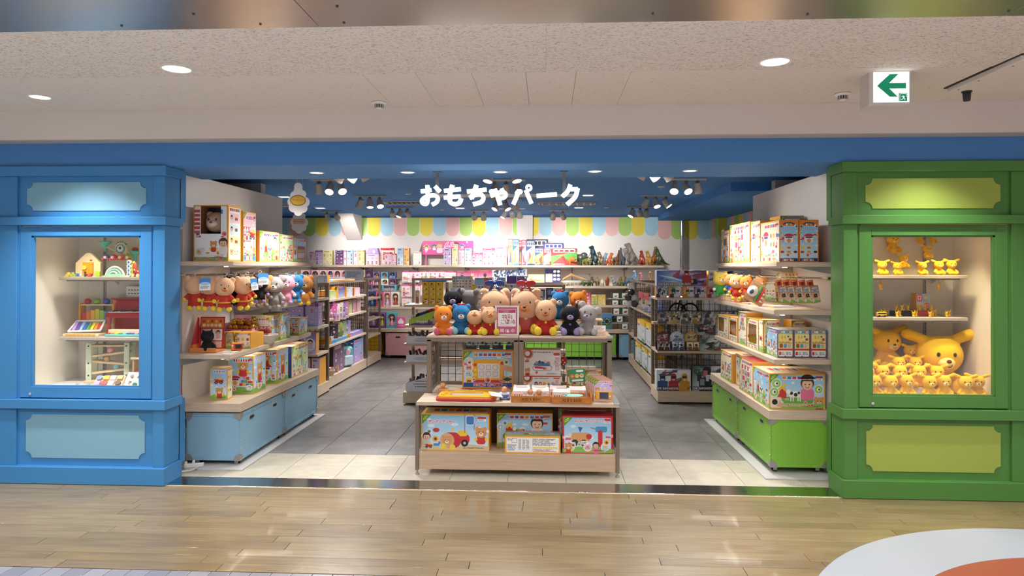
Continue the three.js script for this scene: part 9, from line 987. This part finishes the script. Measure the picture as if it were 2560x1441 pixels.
{const y=1.0755;
let t=thing('toy_piano','red wooden toy upright piano on the lower showcase shelf','toy piano',[-3.46,y,-0.55],0.1);const red=M(0xb01c28,0.22,{clearcoat:0.7});put(t,'case',merge([rspan(-0.17,0.17,0.0,0.29,-0.09,-0.02,0.006),rspan(-0.18,0.18,0.29,0.305,-0.1,0.0,0.004)]),red);put(t,'keybed',rspan(-0.18,0.18,0.145,0.185,-0.02,0.09,0.006),red);put(t,'keys',merge(Array.from({length:14},(_,i)=>rspan(-0.16+i*0.0228,-0.139+i*0.0228,0.185,0.195,0.0,0.075,0.001))),M(0xf2efe8,0.3));put(t,'black_keys',merge([0,1,3,4,5,7,8,10,11,12].map((i)=>rspan(-0.145+i*0.0228,-0.133+i*0.0228,0.195,0.202,0.0,0.045,0.001))),black);for(const s of[-1,1])put(t,'leg',new THREE.LatheGeometry([[0.014,0],[0.018,0.03],[0.012,0.08],[0.018,0.13],[0.02,0.146]].map((p)=>new THREE.Vector2(...p)),16),red,[s*0.155,0,0.07]);put(t,'music_stand',rspan(-0.1,0.15,0.225,0.285,-0.02,-0.012,0.002),red);put(t,'sheet_music',rspan(-0.08,0.17,0.307,0.4,-0.055,-0.052,0.001),M(0xefede6,0.6));put(t,'staves',merge([0,1].flatMap((j)=>Array.from({length:9},(_,i)=>box(0.012,0.008,0.001,-0.055+i*0.024,0.37-j*0.03,-0.051)))),darkGrey);
t=thing('book_rack','orange toy rack with colored balls on top on the lower showcase shelf','toy rack',[-3.765,y+0.09,-0.58]);for(const s of[-1,1])put(t,'end',rspan(s*0.145-0.008,s*0.145+0.008,0,0.17,-0.03,0.05,0.01),toyC(0xf0a83a));put(t,'rail',rspan(-0.14,0.14,0.15,0.162,-0.02,0.04,0.003),birch);for(let i=0;i<7;i++)put(t,'panel',rspan(-0.135+i*0.039,-0.098+i*0.039,0.0,0.12-0.01*abs(i-3),0.02,0.035,0.002),toyC([0xd03a40,0xe8842e,0xf0b83a,0xd8d03a,0x9ac84a,0x5fb0d0,0x8ac0e8][i]));put(t,'base',rspan(-0.15,0.15,-0.09,0.0,-0.03,0.04,0.004),birch);
['red','green','blue','orange'].forEach((n,i)=>{const b=put(scene,'toy_ball',ball(0.026,0.026,0.026),toyC([0xc9303a,0x8ac03a,0x2f5fc0,0xe0903a][i]),[-3.865+i*0.082,y+0.274,-0.575]);tag(b,`${n} ball on the orange toy rack in the blue showcase`,'ball');});
t=thing('xylophone','white framed rainbow xylophone on the lower showcase shelf','xylophone',[-3.77,y,-0.42]);for(let i=0;i<8;i++)put(t,'bar',rspan(-0.012,0.012,-0.045+i*0.002,0.045-i*0.002,0,0.006,0.002),toyC([0xb9a0e0,0x6a4ab0,0x8ac0f0,0x2f5fc0,0x4aa04a,0xf0d03a,0xf0902e,0xd03a40][i]),[-0.105+i*0.03,0.075,-0.02],[-0.7,0,0]);put(t,'frame',merge([rod([-0.14,0.035,0.02],[0.13,0.045,0.02],0.008),rod([-0.12,0.115,-0.06],[0.12,0.12,-0.06],0.008),rod([-0.14,0.035,0.02],[-0.12,0.115,-0.06],0.008),rod([0.13,0.045,0.02],[0.12,0.12,-0.06],0.008)]),M(0xf2f0ee,0.4));put(t,'tray',rspan(-0.16,0.14,0.0,0.02,-0.06,0.06,0.004),birch);put(t,'front_keys',merge(Array.from({length:8},(_,i)=>box(0.026,0.014,0.004,-0.12+i*0.032,0.012,0.062))),toyC(0xe0a03a));
t=thing('glockenspiel','teal framed keyboard toy with colored keys on the lower showcase shelf','toy keyboard',[-3.44,y,-0.4]);put(t,'frame',rspan(-0.13,0.16,0,0.02,-0.04,0.05,0.006),toyC(0x5fc0b8));put(t,'top',rspan(-0.12,0.15,0.02,0.055,-0.045,0.02,0.006),birch);for(let i=0;i<8;i++)put(t,'key',rspan(-0.115+i*0.033,-0.085+i*0.033,0.02,0.03,0.02,0.046,0.002),toyC([0xd03a40,0xe8842e,0xf0d03a,0x4aa04a,0x8ac0f0,0x2f5fc0,0x6a4ab0,0xb9a0e0][i]));
}
{const y=0.691;
let t=thing('marble_run','pale mint marble run tower with sloping rails in the blue showcase','marble run',[-3.6,y,-0.48],0.12);for(const x of[-0.15,0.15])for(const z of[-0.05,0.05])put(t,'post',rspan(x-0.022,x+0.022,0,0.335-(z<0?0:0.006),z-0.006,z+0.006,0.005),M(0xd4e0c4,0.5));for(let i=0;i<4;i++)put(t,'rail',rspan(-0.145,0.145,-0.009,0.009,-0.045,0.045,0.003),birch,[0,0.3-i*0.07,0],[0,0,i%2?0.12:i?-0.1:0]);put(t,'base',rspan(-0.18,0.18,0,0.02,-0.07,0.07,0.004),birch);for(const x of[-0.15,0.15])for(const yy of[0.3,0.16,0.06])put(t,'bolt',cyl(0.006,0.004,10).rotateX(PI/2),darkGrey,[x,yy,0.058]);
[['pink',0xf0a8b0,0.01,0.262],['pale blue',0x8ac0d8,0.06,0.125],['natural',0xd9b080,-0.02,0.19]].forEach(([n,c,dx,dy])=>tag(put(scene,'toy_ball',ball(0.024,0.024,0.024),toyC(c),[-3.6+dx,y+dy,-0.46]),`${n} ball on a marble run rail in the blue showcase`,'ball'));
t=thing('hammer_bench','wooden hammer bench toy at the right edge of the blue showcase','hammer bench',[-3.29,y,-0.42]);put(t,'top',rspan(-0.07,0.07,0.2,0.216,-0.06,0.06,0.003),birch);put(t,'side',extrude((()=>{const s=new THREE.Shape();s.moveTo(-0.06,0);s.lineTo(0.06,0);s.lineTo(0.05,0.2);s.lineTo(-0.05,0.2);return s;})(),0.012).rotateY(PI/2),M(0xc9a878,0.5),[-0.055,0,0]);put(t,'peg',cyl(0.018,0.05,18).rotateX(PI/2),toyC(0xd04a3a),[-0.02,0.09,0.05]);put(t,'green_peg',rspan(0,0.03,0.12,0.15,0.04,0.06,0.004),toyC(0x9ac84a));put(t,'base',rspan(-0.07,0.07,0.06,0.07,-0.06,0.06,0.002),birch);
t=thing('block_tray','birch tray of pastel blocks leaning at the front of the blue showcase','block tray',[-3.47,y,-0.26],0.15);const g=new THREE.Group();g.name='tray';t.add(g);g.position.y=0.04;g.rotation.x=0.7;put(g,'tray_board',rspan(-0.11,0.11,-0.012,0,-0.06,0.06,0.004),birch);for(let i=0;i<8;i++)put(g,i===0||i===7?'round_block':'block',i===0||i===7?cyl(0.022,0.016,20):rspan(-0.022,0.022,-0.008,0.008,-0.02,0.02,0.003),toyC([0x8a9ac8,0xf0d04a,0xf2f0ec,0xd9b080,0xc9a8d8,0xd0504a,0xf0eeee,0x6a4a34][i]),[-0.078+(i%4)*0.052,0.009,-0.028+floor(i/4)*0.054]);
t=thing('shape_board','pale shape sorter board with star and round holes, blue showcase','shape sorter',[-3.255,y,-0.24],-0.1);const s=new THREE.Shape();s.moveTo(-0.08,0);s.lineTo(0.08,0);s.lineTo(0.07,0.115);s.lineTo(-0.055,0.115);const h1=new THREE.Path();h1.absarc(-0.02,0.08,0.018,0,PI*2,true);const h2=new THREE.Path();h2.moveTo(-0.045,0.015);h2.lineTo(-0.015,0.015);h2.lineTo(-0.015,0.045);h2.lineTo(-0.045,0.045);const h3=new THREE.Path();for(let k=0;k<10;k++){const a=k*PI/5,q=k%2?0.008:0.018;h3[k?'lineTo':'moveTo'](0.035+q*sin(a),0.075+q*cos(a));}s.holes.push(h1,h2,h3);put(t,'board',extrude(s,0.012,0.001),M(0xdce4e2,0.5),[0,0,0],[-0.25,0,0]);put(t,'green_shape',extrude((()=>{const q=new THREE.Shape();q.absarc(0,0,0.018,0,PI*2);return q;})(),0.01),toyC(0x3f8a5a),[0.02,0.02,0.01]);
t=thing('toy_blocks','small pastel blocks lying at the left of the showcase floor','toy blocks',[-3.68,y,-0.28]);for(let i=0;i<5;i++)put(t,'block',rspan(-0.012,0.012,0,0.016,-0.012,0.012,0.003),toyC([0xf0a86a,0xd8e0e8,0xf0d0c0,0x9ac0d8,0xe8d880][i]),[-0.06+i*0.03,0,0.01*(i%2)],[0,i,0]);
}
// ================= yellow plush rabbits in the green showcase =================
{const Yw=0xf2bd22,base={fur:Yw,suit:Yw,mitt:Yw,boot:0xeab41e,muzzle:0xf6d77a,nose:0x6a3a1e,ears:'lop'},P=(label,x,y,z,s,o={})=>plush('plush_rabbit',label,'plush toy',{...base,size:s,pos:[x,y,z],...o},'yellow plush rabbits in the green showcase');
const big=P('largest yellow plush rabbit filling the right of the green showcase',3.04,0.694,-0.46,0.4,{head:1.35,turn:-0.1});
P('second largest yellow plush rabbit sitting left in the green showcase',2.69,0.83,-0.55,0.34,{ears:'lop',turn:0.1});
{const t=thing('display_block','white block raising the second largest yellow rabbit','display block',[2.69,0.691,-0.55]);put(t,'block',rspan(-0.14,0.14,0,0.137,-0.09,0.09,0.003),caseWhite);put(t,'front',rspan(-0.141,0.141,0.06,0.064,0.09,0.092,0.0005),caseWhite);}
const proto=P('small yellow plush rabbit in the front row of the green showcase, leftmost',2.42,0.692,-0.17,0.165);
const F=['second','third','fourth','fifth','sixth','seventh'];[2.535,2.665,2.815,2.935,3.075,3.175].forEach((x,i)=>dup(proto,[x,0.692,-0.17-0.03*(i%2)],0.1-0.08*i,`small yellow plush rabbit in the front row of the green showcase, ${F[i]} from the left`));
[2.42,2.53,2.66,2.8,2.93].forEach((x,i)=>dup(proto,[x,0.75,-0.28],0.15-0.1*i,`small yellow plush rabbit in the second row of the green showcase, ${ORD[i]} from the left`));
{const t=thing('display_step','low white step under the second row of yellow rabbits','display step',[2.68,0.691,-0.29]);put(t,'step',rspan(-0.33,0.33,0,0.058,-0.06,0.05,0.003),caseWhite);put(t,'edge',rspan(-0.33,0.33,0.05,0.058,0.05,0.052,0.0005),caseWhite);}
[[2.5,0.8,-0.38,0.8,'at the left glass edge'],[2.7,0.81,-0.38,0.95,'centre left of the third row'],[2.83,0.81,-0.39,0.95,'beside the largest one'],[2.85,0.895,-0.5,0.9,'topmost in the pile']].forEach(([x,y,z,k,n])=>dup(proto,[x,y,z],-0.05,`small yellow plush rabbit piled in the green showcase, ${n}`,k));
{const t=thing('display_step','taller white step under the piled yellow rabbits','display step',[2.7,0.691,-0.41]);put(t,'step',rspan(-0.25,0.2,0,0.108,-0.045,0.05,0.003),caseWhite);put(t,'upper',rspan(0.1,0.2,0.108,0.203,-0.14,-0.05,0.003),caseWhite);}
const y1=1.589;[[3.12,'at the right end',0.85],[3.025,'second from the right',0.8],[2.9,'middle right',0.75],[2.715,'middle left',0.72],[2.6,'second from the left',0.8],[2.47,'at the left end',0.8]].forEach(([x,n,k])=>dup(proto,[x,y1,-0.42],-0.1,`little yellow plush rabbit on the upper green showcase shelf, ${n}`,k*0.85));
dup(proto,[3.01,y1+0.132,-0.55],0,'pale yellow plush rabbit on the clear block of the upper shelf',0.62);dup(proto,[2.81,y1+0.052,-0.52],0,'golden yellow rabbit ornament on the upper green showcase shelf',0.66);
dup(proto,[2.77,y1+0.175,-0.6],0,'big pale yellow rabbit high at the back of the upper shelf',0.95);for(const[x,n]of[[2.98,'left'],[3.08,'right']])dup(proto,[x,1.84,-0.6],0,`yellow rabbit on the topmost clear riser, ${n} one`,0.5);
const riser=(x,y,z,w,h,n)=>{const t=thing('acrylic_riser',`clear acrylic riser in the green showcase, ${n}`,'riser',[x,y,z]);put(t,'top',rspan(-w/2,w/2,h-0.004,h-0.0005,-0.04,0.04,0.001),clearM);for(const s of[-1,1])put(t,'side',rspan(s*w/2-0.002,s*w/2+0.002,0,h-0.004,-0.04,0.04,0.001),clearM);};
riser(3.01,y1,-0.55,0.14,0.132,'under the pale rabbit');riser(2.81,y1,-0.52,0.13,0.052,'under the golden rabbit');riser(2.77,y1,-0.6,0.17,0.175,'tallest at the left');riser(3.03,y1,-0.6,0.26,0.25,'tallest at the right');
// miniature rabbits and toy buses on the lower shelf
const y2=1.269,mini=thing('mini_rabbit','tiny yellow rabbit figure on the lower green showcase shelf','mini figure',[2.44,y2,-0.38],0,'tiny yellow rabbits');put(mini,'body',sdf([[0,0.012,0,0.011,0,0.018,0,0.01],[0,0.034,0,0.013,0.001,0.034,0,0.013],[0.007,0.04,0,0.004,0.016,0.058,0,0.003],[-0.007,0.04,0,0.004,-0.016,0.058,0,0.003],[0.006,0.004,0.004,0.006,0.007,0.004,0.01,0.005],[-0.006,0.004,0.004,0.006,-0.007,0.004,0.01,0.005]],22,0.006),toyC(0xe8b91e));for(const s of[-1,1])put(mini,'eye',ball(0.0018,0.0024,0.0015,s*0.005,0.036,0.0125,6,5),eyeM);
for(let i=1;i<17;i++)dup(mini,[2.44+i*0.041,y2,-0.37-0.04*(i%3)],0.3*(i%4)-0.4,`tiny yellow rabbit figure on the lower green showcase shelf, place ${['two', 'three', 'four', 'five', 'six', 'seven', 'eight', 'nine', 'ten', 'eleven', 'twelve', 'thirteen', 'fourteen', 'fifteen', 'sixteen', 'seventeen'][i - 1]}`,0.8+0.1*(i%3));
for(let i=0;i<6;i++)dup(mini,[2.72+i*0.045+(i>2?0.04:0),y2+0.042,-0.45],0.2*i-0.4,`tiny yellow rabbit figure on the ${i > 2 ? 'red' : 'black'} stand, ${ORD[i % 3]} from the left`,0.85);
const lift=(x,w,c,n)=>{const t=thing('mini_stand',`${n} low stand under tiny rabbits in the green showcase`,'stand',[x,y2,-0.45]);put(t,'block',rspan(-w/2,w/2,0,0.04,-0.03,0.03,0.003),M(c,0.4));put(t,'rim',rspan(-w/2,w/2,0.04,0.0415,-0.03,0.03,0.0005),M(c,0.3));};lift(2.765,0.16,0x1e1a1c,'black');lift(2.93,0.13,0xb03a4a,'red');
for(const[x,y,n]of[[2.49,y2+0.2,'on top of the small boxes'],[2.55,y2,'at the shelf front']]){const t=thing('toy_bus',`yellow toy bus with dark stripes ${n}`,'toy bus',[x,y,y>y2?-0.5:-0.33]);put(t,'body',rspan(-0.035,0.035,0.008,0.038,-0.014,0.014,0.006),toyC(0xeab81e));put(t,'windows',rspan(-0.03,0.03,0.024,0.033,0.0135,0.0148,0.0005),black);for(const s of[-1,1])put(t,'wheel',cyl(0.008,0.03,14).rotateX(PI/2),rubber,[s*0.02,0.008,0]);}
for(let i=0;i<5;i++)pbox('mini_box',`${['lowest red and white', 'middle blue and white', 'topmost pink'][i % 3]} small toy car box stacked at the ${i < 3 ? 'left' : 'middle'} of the green showcase`,'toy box',{x:i<3?[2.44,2.545]:[2.89,2.99],z:[-0.56,-0.48],y:y2+(i<3?i*0.066:0.043+(i-3)*0.066),h:0.064,front:(x,w,h)=>{x.fillStyle=['#d8d4d8','#9ab0d0','#e0c0cc'][i%3];x.fillRect(-2,-2,w+4,h+4);rr(x,w*(i%2?0.6:0.05),h*0.1,w*0.36,h*0.8,3,'#d03a4a');x.strokeStyle='#fff';x.lineWidth=2;x.strokeRect(w*(i%2?0.68:0.13),h*0.3,w*0.2,h*0.4);disk(x,w*(i%2?0.3:0.7),h*0.5,w*0.12,'#e8b92e',h*0.2);}});
for(const[x,n]of[[2.56,'left'],[2.99,'right']]){const t=thing('hanging_charm',`tiny yellow rabbit charm hanging under the upper green shelf, ${n} one`,'charm',[x,1.508,-0.36]);put(t,'figure',mini.children[0].geometry,toyC(0xe8b91e),[0,-0.03,0]);put(t,'cord',rod([0,0.02,0],[0,0.045,0],0.0012,5),black);}
}
renderer.render(scene,camera);
